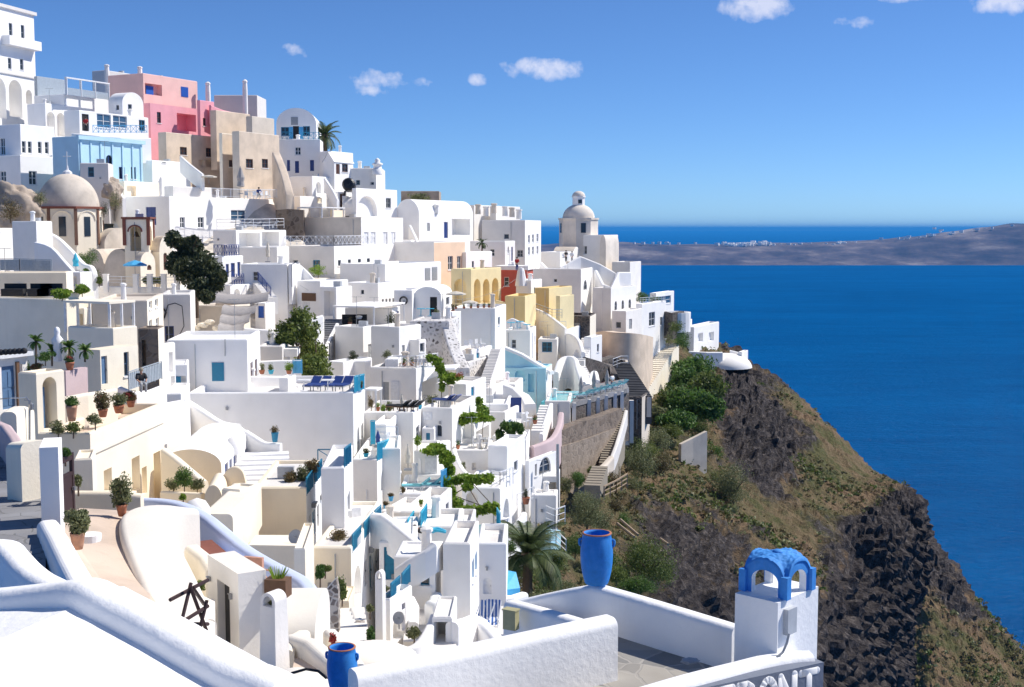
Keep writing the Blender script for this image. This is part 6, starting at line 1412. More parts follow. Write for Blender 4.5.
p = at(558, 520, 92); b = bmesh.new(); tube(b, p, at(557.5, 444, 92), .11, 8)
solo('utility_pole', 'slim grey pole in front of the long stone wall', 'pole', b, 'gpaint', p)
h_ = house('dark open cellar below the arched window house', (531, 559, 560), 476, 498, 93, D=3, m='white2', par=.05, op=[('n', 'f', 534, 482, 557, 494, 2)])
rail([(604, 500, 98), (616, 494, 100), (627, 487, 102)], 1.1, 'pale_wood', label='weathered wooden fence across the dry slope', style='bars', r=.06)
for i, P_ in enumerate((((617, 530, 92), (634, 545, 90)), ((620, 526, 93), (638, 543, 91)), ((660, 545, 96), (668, 552, 95)))):
    b = bmesh.new(); tube(b, at(*P_[0])+Vector((0, 0, .5)), at(*P_[1])+Vector((0, 0, .6)), .11, 6); solo('pole', ['pale fallen pole lying in the scrub', 'second pale pole beside the fallen one', 'short pale plank on the scrub slope'][i], 'pole', b, 'pale_wood', at(*P_[0]))
# scrub on the slope
for i, (x, y, Y, rx, ry, m_, n_) in enumerate([(587, 508, 90, 24, 22, 'leaf_olive', 3600), (578, 480, 98, 7, 10, 'leaf', 900), (605, 520, 92, 12, 12, 'leaf_olive', 900), (642, 462, 126, 20, 18, 'leaf_olive', 2200), (657, 438, 138, 20, 13, 'leaf_olive', 1800), (640, 450, 132, 14, 14, 'leaf_shrub', 800), (733, 484, 144, 24, 23, 'leaf_olive', 3600), (722, 478, 152, 10, 10, 'leaf_shrub', 700), (715, 452, 160, 14, 10, 'leaf', 700), (648, 562, 90, 30, 26, 'leaf_shrub', 4200), (628, 590, 86, 20, 12, 'leaf', 1200), (662, 575, 95, 14, 14, 'leaf_shrub', 900), (548, 575, 74, 18, 14, 'leaf_shrub', 1400), (568, 590, 73, 18, 10, 'leaf_olive', 900), (610, 556, 88, 14, 14, 'leaf', 900), (624, 520, 95, 8, 10, 'leaf', 700), (612, 478, 108, 12, 7, 'leaf_dry', 600), (668, 408, 170, 9, 9, 'leaf_olive', 400), (540, 600, 68, 22, 12, 'leaf_olive', 900), (510, 545, 74, 8, 9, 'leaf', 500)]):
    bush(['silvery olive bush above the blue jar', 'dark cypress like bush below the stone wall', 'olive scrub beside the wooden fence', 'grey green scrub on the slope under the steps', 'dry olive scrub beside the concrete slab', 'green scrub below the white balustrade wall', 'tall grey green bush in the rock gully', 'green bush at the head of the rock gully', 'dark bush behind the concrete slab', 'big green bush on the slope over the terrace', 'low green bush behind the terrace wall', 'green bush by the dark rocks', 'broad shrub at the foot of the palm', 'olive scrub between palm and jar', 'leafy scrub beside the fallen poles', 'bright small bush under the fence', 'dry brush at the foot of the stone wall', 'small olive scrub by the stair landing', 'olive undergrowth behind the terrace corner', 'green shrub next to the palm crown'][i], x, y, Y, rx, ry, m_, n_, None, stem=False, clumps=12, group='scrub on the seaward slope')

for i, (x, y, Y, rx, ry) in enumerate(((566, 484, 98, 9, 8), (580, 477, 103, 9, 7), (594, 470, 106, 8, 6))):
    bush(['dense bush at the lamp end of the long stone wall foot', 'dense bush in the middle of the stone wall foot', 'dense bush at the stair end of the stone wall foot'][i], x, y, Y, rx, ry, ['leaf_olive', 'leaf', 'leaf_shrub'][i], 1200, group='bushes at the stone wall foot')

for i, (x, y, Y, rx, ry, m_) in enumerate(((612, 470, 116, 12, 9, 'leaf_dry'), (625, 455, 124, 12, 12, 'leaf_olive'), (630, 484, 120, 16, 12, 'leaf_olive'), (660, 462, 134, 16, 11, 'leaf_heath'), (672, 430, 148, 14, 8, 'leaf_lime'), (615, 505, 104, 10, 8, 'leaf_heath'), (600, 540, 86, 16, 13, 'leaf_olive'), (716, 478, 150, 12, 14, 'leaf_shrub'))):
    bush(['dry brush tangled under the narrow steps', 'olive bush hugging the white balustrade', 'grey olive clump above the wooden fence', 'brown heath clump on the mid slope', 'lime scrub above the concrete slab', 'brown heath by the wooden fence end', 'olive clump between the jar and the fallen poles', 'green clump beside the tall gully bush'][i], x, y, Y, rx, ry, m_, 1500, None, clumps=12, group='clumps on the dry slope')

for i, (x, y, Y, rx, ry, m_) in enumerate(((556, 560, 72, 18, 14, 'leaf_lime'), (575, 545, 78, 14, 12, 'leaf_shrub'), (616, 572, 84, 16, 12, 'leaf_lime'), (640, 585, 86, 18, 10, 'leaf'), (600, 480, 106, 10, 9, 'leaf_lime'), (650, 450, 134, 12, 9, 'leaf_lime'), (700, 425, 158, 14, 9, 'leaf_shrub'))):
    bush(['fresh green bush under the palm fronds', 'green bush in the garden above the palm', 'fresh green bush just behind the blue jar wall', 'leafy bush low behind the white terrace wall', 'fresh green bush at the foot of the short rough steps', 'fresh green clump below the stair landing box', 'green clump under the thickets by the slab'][i], x, y, Y, rx, ry, m_, 2000, None, clumps=12, group='fresh green bushes on the slope')
# ================================================================== teal railed houses below the big white house
h = house('cream walled house with dried plants on its roof and teal railings', (252, 306, 323), 487, 545, 58, D=7, m='cream', sm='white', par=.15, rm='floor_white', op=[('d', 's', 309, 515, 311, 538, 'gpaint'), ('d', 's', 312.5, 510, 315.5, 534, 'teal'), ('d', 's', 317, 505, 319, 528, 'gpaint'), ('lamp', 's', 311.5, 503, 312.5, 507), ('lamp', 's', 320, 495, 321, 499)])
rail([(306.5, 496, 58.2), (313, 487, 60.5)], .85, 'teal', h.root, style='panel'); rail([(315, 484, 61), (322, 475, 64.5)], .85, 'teal', h.root, style='panel')
for i, (x, y, rx, ry, m_) in enumerate(((290, 476, 8, 8, 'leaf_dry'), (302, 472, 9, 12, 'leaf_olive'), (312, 466, 9, 9, 'leaf_dry'), (264, 482, 6, 4, 'leaf_dry'))):
    bush(['dry brown shrub on the cream walled roof', 'tall half dried shrub at the roof edge', 'brown shrub beside the teal cross railing', 'low golden shrub at the foot of the broad steps'][i], x, y, 60+i*.3, rx, ry, m_, 700)
rail([(318, 467, 66), (343, 467, 66)], .95, 'teal', label='teal cross braced railing at the roof terrace', style='cross')
house('white end house with lavender front and one slim window', (321, 344, 353), 467, 545, 56, D=6, par=.2, op=[('w', 's', 347.5, 493, 350, 513, 'gpaint')])
rail([(344.5, 468, 56.3), (351, 462, 60)], .9, 'teal', label='teal rail panel on the end house', style='panel')
h = house('white house with teal balcony panels, arched doorway and tall doors', (312, 351, 382), 547, 615, 52, D=9, m='cream2', sm='white', par=.15, rm='floor_white', op=[('a', 's', 353.5, 566, 361, 600, .5), ('d', 's', 364.5, 560, 367.5, 585, 'gpaint'), ('d', 's', 369.5, 554, 373, 590, 'teal'), ('d', 's', 375.5, 549, 378, 577, 'gpaint'), ('lamp', 's', 368.6, 547, 370, 552), ('lamp', 's', 378.4, 538, 379.4, 542)])
for a_, c_ in (((352.5, 553, 52.4), (361, 543, 54.8)), ((364, 540, 55.5), (373, 529, 58.2)), ((375, 527, 58.8), (381, 520, 60.8))): rail([a_, c_], .78, 'teal', h.root, style='panel')
b = bmesh.new(); pp = bush('red brown shrub on the balcony of the arched doorway house', 338, 538, 54, 11, 9, 'leaf_dry', 900)
for i, x in enumerate((330, 342)): chair('white chair on the balcony behind the red brown shrub', x-i*2+30 if False else 352+i*6, 531-i*3, 58, .5, 'white chairs on the teal balcony')
house('lavender shaded house with a wide teal door under a raking parapet', (379, 417, 418), 541, 600, 56, D=5, m='white', par=.1, op=[('d', 'f', 384, 547, 396, 580, 'teal')])
wall('white raking parapet over the teal door', [(374, 513, 57), (384, 514, 56.5), (395, 522, 56), (407, 532, 55.7), (417, 540, 55.5)], 1.6, .5)
wall('second white raking parapet behind the teal door', [(385, 512, 60), (400, 522, 59.5), (416, 537, 59), (419, 548, 58)], 2.4, .4)
h = house('lavender house with a small square teal framed window', (394, 435, 441), 556, 612, 50, D=2.5, par=.1, op=[('w', 'f', 420.5, 573.5, 429.5, 585.5, 'teal'), ('lamp', 'f', 422.5, 562, 424.5, 565)])
wall('white raking parapet rising over the small teal window', [(395, 568, 49.8), (410, 558, 49.8), (425, 550, 49.8), (433, 543, 49.9), (440, 541, 51)], 1.2, .35)
h = house('tall narrow grey white tower house with a bright seaward edge', (443, 470, 479), 543, 632, 50, D=4, m='white2', sm='white', par=.3, op=[('w', 's', 472, 560, 474, 580, 'sky_paint'), ('w', 's', 475, 553, 477, 572, 'sky_paint')])
h = house('white house with fan lit white door and pool blue terraces', (477, 506, 508), 543, 606, 58, D=4, m='white', par=.3, rm='floor_white', op=[('ad', 'f', 483, 578, 491.5, 594, 'wpaint'), ('lamp', 'f', 486, 567, 488, 570)])
wall('white parapet between the two turquoise terraces', [(470, 535, 61), (487, 533, 61), (500, 533, 61)], 1.2, .3)
slab('turquoise plunge pool on the white terrace', [(474, 531, 62), (499, 530, 62.5), (495, 524, 67), (472, 525, 67)], .4, 'pool', name='plunge_pool', cat='pool')
rail([(500, 531, 62), (497, 524, 67)], .9, 'aqua', label='aqua rail panel at the plunge pool', style='panel'); rail([(472, 562, 52), (477, 548, 57)], .8, 'sky_paint', label='sky blue rail by the tower house', style='panel')
house('lavender block with a blue lounger and mosaic wall', (450, 470, 476), 530, 560, 64, D=5, m='white2', par=.3)
slab('blue mosaic garden panel on a white ledge', [(504, 590, 60), (520, 588, 61), (516, 572, 62), (506, 570, 62)], .3, 'sky_paint', name='mosaic_panel', cat='panel')
wall('white ledge under the mosaic panel', [(503, 596, 59), (512, 596, 59), (524, 592, 60)], 2.5, .5)
h = house('white upper block with a curved roof parapet above the teal door', (400, 425, 452), 512, 548, 66, th=-10, m='white2', par=.5)
for i, (x, y) in enumerate(((421, 527), (408, 534))): rail([(x, y+6, 60), (x+6, y-4, 63)], 1.0, 'aqua', label=['aqua gate panel on the middle stair', 'second aqua panel below the middle stair'][i], style='panel')
wall('white fin stair wall rising to the lavender terrace', [(416, 534, 61), (420, 520, 63), (424, 509, 66)], 3, .4)
house('wide white terrace block with black bags and a yellow plant', (417, 462, 464), 526, 560, 60, D=4, m='white2', par=.25)
pot('yellow green agave on the white terrace post', 421, 507, 66, 3, 4, 'cream_paint', plant='leaf_bright', prx=3, pry=3)
# ---- narrow stairs, bell chimney, planter
def bell_chimney(label, x0, x1, yt, yb, Y, arch, taper=1.25, m='white2', th=-20):
    c = at((x0+x1)/2, yb, Y); k = Y/FPX; w = (x1-x0)*k*.8; H = EYE+ray(x0, yt).z*Y-c.z; r = thing('bell_chimney', label, 'chimney', c, R(th)); rz = R(th)
    b = bmesh.new(); u = Vector((math.cos(rz), math.sin(rz), 0)); v = Vector((-u.y, u.x, 0)); Ha = arch*k
    def ring(z, s): return [b.verts.new(c+u*(sx*w*s/2)+v*(sy*w*s/2)+Vector((0, 0, z))) for sx, sy in ((-1, -1), (1, -1), (1, 1), (-1, 1))]
    A = ring(-2, taper*1.02); B_ = ring(H-Ha, 1)
    for i in range(4): b.faces.new((A[i], A[(i+1) % 4], B_[(i+1) % 4], B_[i]))
    b.faces.new(B_); obj('shaft', b, m, r)
    b = bmesh.new(); top = c+Vector((0, 0, H-Ha))
    n = 16; pts_o = [(-math.cos(math.pi*i/n)*w/2, Ha*.35+math.sin(math.pi*i/n)*Ha*.65) for i in range(n+1)]; pts_o = [(-w/2, 0)]+pts_o+[(w/2, 0)]
    pts_i = [(-math.cos(math.pi*i/n)*w*.3, Ha*.35+math.sin(math.pi*i/n)*Ha*.42) for i in range(n+1)]; pts_i = [(-w*.3, 0)]+pts_i+[(w*.3, 0)]
    P_ = lambda x, z, d: top+u*x+v*d+Vector((0, 0, z))
    for i in range(len(pts_o)-1):
        for d in (-w*.48, w*.48): quad(b, P_(*pts_o[i], d), P_(*pts_o[i+1], d), P_(*pts_i[i+1], d), P_(*pts_i[i], d))
        quad(b, P_(*pts_o[i], -w*.48), P_(*pts_o[i+1], -w*.48), P_(*pts_o[i+1], w*.48), P_(*pts_o[i], w*.48))
        quad(b, P_(*pts_i[i], -w*.48), P_(*pts_i[i+1], -w*.48), P_(*pts_i[i+1], w*.48), P_(*pts_i[i], w*.48))
    obj('arch_cap', b, m, r); return r
bell_chimney('tall slim pale chimney tower with a small arched cap', 376, 386, 570, 650, 42, 9, 1.05)
h = house('small white house with two teal rail panels and a round arch', (385, 390, 412), 599, 648, 44, th=-20, par=.2, lw=.5, op=[('a', 's', 393, 612, 405, 640, .5), ('d', 's', 388.6, 614, 391.4, 644, 'teal'), ('d', 's', 402, 603, 405.5, 630, 'navy')])
rail([(391, 603, 44.3), (400, 594, 46.5)], .7, 'teal', h.root, style='panel'); rail([(402, 592, 47), (410, 582, 49.3)], .7, 'teal', h.root, style='panel')
stairs('grey white steps climbing past the small teal railed house', (418, 638, 44), (424, 605, 51), 1.1, 8, 'floor_white', tm='grey')
wall('white cheek wall on the inner side of the grey white steps', [(410, 596, 49), (414, 604, 47), (413, 622, 45)], 1.5, .4); wall('white cheek wall on the tower side of the grey white steps', [(436, 592, 50), (433, 606, 48), (434, 620, 46)], 2, .5)
wall('curved grey white planter wall at the foot of the steps', [(391, 643, 41), (400, 647, 40.5), (412, 646, 40.5), (422, 638, 41), (430, 624, 42), (434, 614, 43)], 1.2, .3, 'white2', smooth=4)
bush('dry cactus like shrub inside the curved planter', 414, 632, 42, 9, 7, 'leaf_olive', 700)
house('white portal with grey steps inside', (432, 452, 457), 617, 660, 42, D=2.5, m='white2', sm='white', par=.1, op=[('n', 'f', 434, 622, 450, 660, 1.5)])
stairs('grey steps leading up through the white portal', (442, 656, 40.5), (442, 634, 43), 1.0, 5, 'floor_white', tm='grey')
wall('white rounded parapet rolling from the tower house', [(452, 622, 42), (466, 618, 43), (476, 616, 44), (490, 628, 43), (500, 640, 42)], 2, .5, smooth=3)
wall('white stacked parapet beside the tower house', [(432, 600, 47), (440, 603, 46), (443, 615, 44)], 2, .6)
slab('white sun terrace with striped deck chairs', [(446, 636, 46), (512, 634, 47), (522, 606, 56), (470, 606, 56)], .4, 'floor_white', name='sun_terrace', cat='terrace')
for i, (x, y) in enumerate(((482, 628), (491, 627))):
    p = at(x, y, 49); r = thing('deck_chair', ['blue and white striped deck chair nearer the tower house', 'blue and white striped deck chair nearer the terrace wall'][i], 'deck chair', p, -.5)
    b = bmesh.new(); q = Matrix.Translation(p) @ Matrix.Rotation(-.5+i*.3, 4, 'Z'); box(b, None, (.6, .03, 1.0), mat=q @ Matrix.Translation((0, .25, .55)) @ Matrix.Rotation(R(-28), 4, 'X')); box(b, None, (.6, .6, .03), mat=q @ Matrix.Translation((0, -.2, .32)) @ Matrix.Rotation(R(12), 4, 'X')); obj('canvas_seat', b, 'striped', r)
    b = bmesh.new()
    for s in (-.32, .32):
        box(b, None, (.04, .04, 1.2), mat=q @ Matrix.Translation((s, .1, .5)) @ Matrix.Rotation(R(-40), 4, 'X')); box(b, None, (.04, .04, .9), mat=q @ Matrix.Translation((s, -.05, .3)) @ Matrix.Rotation(R(55), 4, 'X'))
    obj('frame', b, 'wpaint', r)
pot('turquoise pot with a bright plant beside the deck chairs', 477, 627, 48, 6, 7, 'aqua', plant='leaf_bright', prx=4, pry=4)
p = at(511, 630, 22.6); b = bmesh.new(); box(b, p+Vector((0, 0, .2)), (.26, .16, .36), -.5); box(b, p+Vector((0, 0, .39)), (.29, .19, .025), -.5)
solo('electric_box', 'olive green metal cabinet fixed against the terrace wall', 'cabinet', b, 'olive_box', p, -.5)

# ================================================================== cream houses, lane and courtyard on the near slope
h = house('long cream house with sunken doors and a roof garden of pots', (38, 90, 164), 433, 500, 56, th=-3.5, m='cream', sm='cream2', par=.55, rm='floor_tan', op=[('n', 's', 104, 469, 112, 492, .5), ('n', 's', 114, 480, 121, 495, .4), ('n', 's', 132, 457, 140, 491, .5), ('n', 's', 142, 467, 147, 494, .4), ('n', 's', 154, 452, 161, 500, .5), ('d', 'f', 76, 455, 78, 470, 'cream_paint')])
o, ud, nd, L_ = h.faces['s']; b = bmesh.new(); boxuv(b, o, ud, nd, -.02, L_, .003, .1, h.zt-1.0, h.zt-.85); obj('string_course', b, 'cream2', h.root)
h = house('cream gate house with a deep arched doorway and blue door', (18, 36, 64), 373, 434, 57, th=-26, m='cream', sm='cream2', par=.1, op=[('a', 's', 43, 377, 57, 429, .9)])
o, ud, nd, L_ = h.faces['s']; b = bmesh.new(); u_ = hit2(o, ud, 43.2, 405); boxuv(b, o, ud, -nd, u_, u_+.5, .42, .5, h.zb-.2, h.zb+2.05); obj('door', b, 'door_blue', h.root)
h = house('weathered portal with a blue panelled door and white lintel', (-14, -6, 27), 356, 412, 60, th=-26, m='white2', par=.1, op=[('d', 's', 2, 366, 16, 409, 'door_blue'), ('n', 's', 17, 364, 23, 407, .1)])
o, ud, nd, L_ = h.faces['s']; b = bmesh.new(); boxuv(b, o, ud, nd, -.2, L_+.15, .003, .3, h.zt-.15, h.zt+.05); obj('lintel', b, 'wpaint', h.root)
b = bmesh.new(); u0, u1 = hit2(o, ud, 16, 390), hit2(o, ud, 19, 390); boxuv(b, o, ud, nd, u0, u1, .003, .1, h.zb-.5, h.zt-.4); obj('door_frame', b, 'wood', h.root)
for i in range(6):
    p = at(1+i*4.6, 353-i*.3, 59.6); b = bmesh.new(); lathe(b, p, [(0, -.12), (.13, -.08), (.17, .03), (.13, .14), (0, .19)], 12); solo('ornament_ball', 'dark round ball in a line on the white lintel', 'ornament', b, 'dark', p, smooth=True, group='dark balls on the white lintel')
wall('cream sunlit wall beside the lane steps', [(8, 412, 48), (18, 406, 50), (27, 408, 51)], 3.2, .6, 'cream2', smooth=3)
wall('pinkish shaded wall at the lane edge', [(-6, 420, 46), (6, 425, 44), (14, 436, 42), (20, 448, 40)], 4, .4, 'rose')
b = bmesh.new(); p = at(29.5, 442, 50); tube(b, p, at(29.5, 400, 50), .045, 6); tube(b, at(29.5, 402, 50), at(26, 397, 50), .03, 5); tube(b, at(24, 400, 50), at(31, 401, 50), .02, 5); lathe(b, at(31, 407, 50), [(0, .2), (.12, .12), (.1, -.1), (0, -.14)], 8)
solo('street_lamp', 'slim grey lamp post with a bulb beside the arched gate', 'lamp', b, 'metal', p)
b = bmesh.new(); path_tube(b, [at(0, 399, 49), at(10, 398, 49), at(20, 398, 49.5), at(27, 397, 50)], .02, 5); solo('handrail', 'thin dark handrail along the cream lane wall', 'handrail', b, 'metal', at(10, 398, 49))
wall('rose coloured garden wall behind the arched gate', [(62, 371, 63), (73, 369, 64), (84, 367, 65)], 2.6, .4, 'rose', rnd=False)
wall('sunlit cream parapet behind the roof garden', [(64, 397, 60), (85, 393, 61), (100, 391, 62), (114, 388, 63)], 2.5, .4, 'cream2')
wall('white parapet with a sloping glass balustrade near the seated person', [(119, 386, 66), (135, 392, 66), (150, 390, 67), (163, 385, 68)], 3.2, .5)
rail([(129, 391, 65), (140, 387, 66.5), (162, 379, 70)], 1.0, 'pale_glass', label='grey glass balustrade beside the seated person', style='panel')
h = house('cream house with two blue doors under the balcony house', (84, 100, 138), 350, 402, 68, th=-22, m='cream', sm='cream2', par=.05, roof='none', op=[('d', 's', 101.5, 356, 107.5, 384, 'door_blue'), ('w', 's', 124, 352, 129, 376, 'door_blue')])
house('small white lane house with blue door and gabled top', (156, 160, 175), 344, 402, 75, th=-22, par=.3, op=[('n', 's', 169, 352, 173, 372, .3), ('n', 's', 171, 376, 175, 388, .3)])
# roof garden
for i, a_ in enumerate([('amphora shaped pink clay urn with fern on the roof garden', 72, 421, 55, 16, 11, 'terra2', 'leaf', 8, 5), ('clay pot with yellow and brown flowers on the roof garden', 103, 417, 58, 8, 10, 'terra', 'leaf_dry', 9, 12), ('clay pot with white flowering plant on the roof garden', 119, 413, 61, 8, 11, 'terra', 'leaf_olive', 9, 7), ('clay pot with red flowers at the end of the roof garden', 131, 407, 64, 7, 9, 'terra', 'leaf_dry', 8, 6), ('clay pot with red geraniums on the rose wall', 70, 370, 63.5, 8, 9, 'terra', 'leaf', 5, 4)]):
    pot(a_[0], a_[1], a_[2], a_[3], a_[4], a_[5], a_[6], plant=a_[7], prx=a_[8], pry=a_[9], n=420, flower='flower_red' if 'red' in a_[0] else ('flower_mix' if 'brown' in a_[0] else None), name='urn' if 'urn' in a_[0] else 'flower_pot')
for i, (x, y, rx, ry, m_) in enumerate(((58, 427, 9, 7, 'leaf_olive'), (73, 427, 11, 6, 'leaf_shrub'), (95, 418, 9, 7, 'leaf_olive'), (45, 356, 10, 5, 'leaf'), (36, 366, 7, 4, 'flower_mix'), (27, 368, 5, 6, 'leaf'))):
    bush(['silver plant in the near corner of the roof garden', 'green plant along the roof garden parapet', 'pale green plant between the roof garden pots', 'green planting above the arched gate', 'pink flowering plant above the blue panelled door', 'green leafy plant beside the white lintel'][i], x, y, 56 if i < 3 else 62, rx, ry, m_, 500)
for i, (x, y, tp) in enumerate(((36, 366, 336), (52, 366, 345), (69, 364, 342), (85, 362, 345))):
    palm(['yucca with spiky crown above the blue panelled door', 'thin leaved yucca behind the arched gate', 'short yucca beside the white statue', 'pale yucca in the corner of the cream terrace'][i], at(x, y, 64), at(x, tp+6, 64), .55, 22, 'yucca', 'leaf', .05, seed=20+i, up=.6)
p = at(58, 361, 64); b = bmesh.new(); lathe(b, p, [(.22, 0), (.2, .5), (.25, .9), (.3, 1.1), (.12, 1.35), (.16, 1.5), (.12, 1.7), (0, 1.78)], 12); solo('statue', 'small white statue among the yuccas', 'statue', b, 'white', p, smooth=True)
# lane with painted steps
def lane():
    P_ = [((12, 446, 46), 2.2), ((20, 480, 40), 2.6), ((18, 520, 33), 2.6), ((10, 560, 27.5), 2.8), ((5, 600, 24), 3.0)]
    bm = bmesh.new(); prev = None; rows = []
    C_ = catmull([at(*q[0]) for q in P_], 6)
    for i in range(len(C_)-1):
        a, c = C_[i], C_[i+1]; d = Vector((c.x-a.x, c.y-a.y, 0)); L = d.length; d.normalize(); nn = Vector((d.y, -d.x, 0))
        boxuv(bm, Vector((a.x, a.y, 0)), d, nn, -.05-.003*(i % 2), L+.05, -.75, 2.6, a.z-3, a.z-.004*(i % 3))
    o = obj('lane', bm, 'paving'); tag(o, kind='structure')
lane()
wall('beige shaded pillar wall at the lane corner', [(21, 441, 37), (36, 441, 36.5)], 5, 1.0, 'cream2')
house('lavender fronted white pillar block beside the lane', (39, 58, 62), 447, 560, 32, D=1.6, m='white', par=.02, roof='none')
wall('low white parapet running down between lane and terrace', [(48, 520, 31), (58, 537, 28), (68, 556, 25.5), (84, 585, 22.5)], 1.6, .55, 'white')
slab('tan paved courtyard terrace with clay pots', [(55, 560, 30), (150, 650, 27), (185, 600, 33), (150, 512, 41), (80, 508, 41), (60, 520, 37)], .5, 'floor_tan', name='courtyard', cat='terrace')
wall('beige low wall closing the tan courtyard', [(66, 491, 44), (90, 491, 44), (118, 491, 44), (142, 494, 44)], 1.5, .4, 'cream')
r = thing('garden_gate', 'dark brown wooden gate with an open panel beside the lane', 'gate', at(67, 515, 36)); A_ = at(60, 513, 35.5); U_ = at(74, 513, 36.5)-A_; U_.z = 0; W_ = U_.length; U_.normalize(); V_ = Vector((-U_.y, U_.x, 0))
b = bmesh.new(); boxuv(b, A_, U_, V_, 0, W_, -.03, .03, -.2, .95); obj('panel', b, 'gate_wood', r)
b = bmesh.new()
for x in (0, W_-.12): boxuv(b, A_, U_, V_, x, x+.12, -.05, .05, -.3, 1.6)
boxuv(b, A_, U_, V_, .12, W_-.12, -.045, .045, 1.4, 1.58); boxuv(b, A_, U_, V_, .12, W_-.12, -.045, .045, .95, 1.05); obj('frame', b, 'gate_wood', r)
b = bmesh.new(); boxuv(b, A_, U_, V_, W_-.2, W_-.12, -.12, -.05, .5, .6); obj('handle', b, 'metal', r)
bush('leafy climber on top of the brown wooden gate', 65, 452, 36, 6, 5, 'leaf', 400); bush('green shrub hanging beside the brown wooden gate', 78, 480, 38, 4, 8, 'leaf_olive', 350)
house('small white stepped block inside the courtyard wall', (74, 92, 96), 458, 500, 46, D=2, m='cream2', par=.1)
pot('large clay pot with an olive shrub in the courtyard', 78, 549, 31, 17, 15, 'terra2', plant='leaf_olive', prx=15, pry=15, n=1200)
pot('clay pot with a small olive tree at the courtyard end', 122, 516, 39, 12, 11, 'terra', plant='leaf_olive', prx=12, pry=20, n=900)
p = at(90, 541, 32); b = bmesh.new(); lathe(b, p, [(0, 0), (.28, 0), (.3, .18), (.22, .2), (0, .2)], 18); solo('stone_basin', 'small white round basin next to the large clay pot', 'basin', b, 'white', p)
wall('thick cream sculpted wall curving down the courtyard', [(182, 507, 41), (160, 507, 40), (146, 513, 38.7), (146, 528, 36.6), (154, 548, 34.6), (166, 574, 32.6), (179, 604, 31), (187, 622, 30.3)], 2.6, 1.5, 'shell', smooth=5, name='sculpted_buttress')
wall('cream fin wall closing the sculpted wall', [(180, 508, 41.6), (191, 509, 41.2)], 3.6, .5, 'cream2', smooth=3)
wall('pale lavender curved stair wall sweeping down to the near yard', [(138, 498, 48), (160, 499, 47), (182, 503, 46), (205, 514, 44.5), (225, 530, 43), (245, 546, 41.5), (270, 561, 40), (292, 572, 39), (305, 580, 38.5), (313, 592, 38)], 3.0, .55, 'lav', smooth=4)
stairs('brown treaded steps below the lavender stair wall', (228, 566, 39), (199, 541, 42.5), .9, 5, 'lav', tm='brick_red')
wall('cream sunlit wall under the brown treaded steps', [(192, 545, 38), (206, 556, 37), (214, 568, 36)], 2.4, .5, 'cream2')
h = house('near white shed with a dark narrow doorway and lamps', (208, 238, 266), 574, 668, 33, th=-57, ex=True, m='white2', sm='white2', roof='none', par=.1, rm='shell', op=[('n', 'f', 218, 583, 230, 652, .45), ('lamp', 'f', 210, 577, 211, 581), ('lamp', 'f', 231.5, 594, 232.5, 599)])
o, ud, nd, L_ = h.faces['f']; b = bmesh.new(); u0, u1 = sorted((hit2(o, ud, 221, 617), hit2(o, ud, 230, 617))); boxuv(b, o, ud, -nd, u0+.02, u1-.02, .12, .2, h.zb-.5, h.zb+2.6); obj('door', b, 'dark', h.root)  # near-black panel paints in the darkness of the doorway
bell_chimney('near white tapered chimney with an arched bell opening', 263, 287, 591, 676, 29, 14, 1.25, 'white2', -30)
bush('small potted greenery inside the bell opening of the chimney', 272, 603, 29, 4, 2, 'leaf_olive', 120)
bush('bright green shrubs behind the wooden tripod', 186, 582, 33, 9, 6, 'leaf_bright', 500); bush('light agave clump beside the near white shed', 200, 585, 33.5, 7, 6, 'leaf_shrub', 300)
r = thing('wooden_tripod', 'old wooden beam tripod standing in the near yard', 'tripod', at(192, 630, 27)); T_ = at(191, 588, 27)
for i, (a_, c_) in enumerate((((191, 583, 27.2), (180, 628, 26.6)), ((190, 586, 27), (207, 632, 27.6)), ((193, 588, 27.3), (204, 604, 28.5)), ((170, 600, 26.8), (208, 580, 28)), ((182, 622, 26.6), (208, 606, 27.5)), ((188, 624, 27), (208, 624, 28)), ((207, 600, 27.4), (199, 632, 27.2)))):
    b = bmesh.new(); tube(b, at(*a_), at(*c_), .045, 6); obj('beam', b, 'gate_wood', r)
boulder('weathered wooden hub lying under the tripod', 188, 628, 27, 4, 6, 'wood', 4, 'hub')
slab('white yard floor beneath the wooden tripod', [(160, 650, 26), (215, 665, 27), (215, 600, 33), (185, 590, 34)], .4, 'shell', name='yard', cat='terrace')
# little kiln, roofs and stairs behind the lavender wall
h = house('cream arched kiln with a dark grille opening', (204, 222, 228), 485, 512, 57, D=3, m='cream', sm='cream2', roof='vault', rise=.75, op=[('a', 'f', 208, 491, 220, 500, .35)])
wall('cream round gable end beside the kiln', [(222, 478, 60), (228, 469, 60), (236, 466, 60), (243, 470, 60), (246, 480, 60)], 2.5, .3, 'cream', smooth=4)
wall('cream stepped chimney stair descending from the kiln', [(246, 483, 57), (240, 492, 55), (228, 503, 53), (216, 514, 51)], 2, 1.4, 'cream2')
house('cream white stair block between kiln and cream walled house', (236, 240, 258), 490, 535, 55, th=-24, m='cream2', par=.1, rm='cream2')
p = at(197, 505, 50); b = bmesh.new(); lathe(b, p, [(.55, -.6), (.5, -.1), (.35, .15), (0, .3)], 18); solo('roof_dome', 'small grey blue dome behind the lavender stair wall', 'dome', b, 'white2', p, smooth=True)
bush('yellow green shrub below the kiln', 183, 497, 54, 4, 4, 'leaf_bright', 250)
slab('cream flat roof with a satellite dish', [(248, 545, 50), (311, 546, 50), (309, 535, 54), (256, 535, 54)], 1.5, 'cream2', name='roof_terrace', cat='terrace')
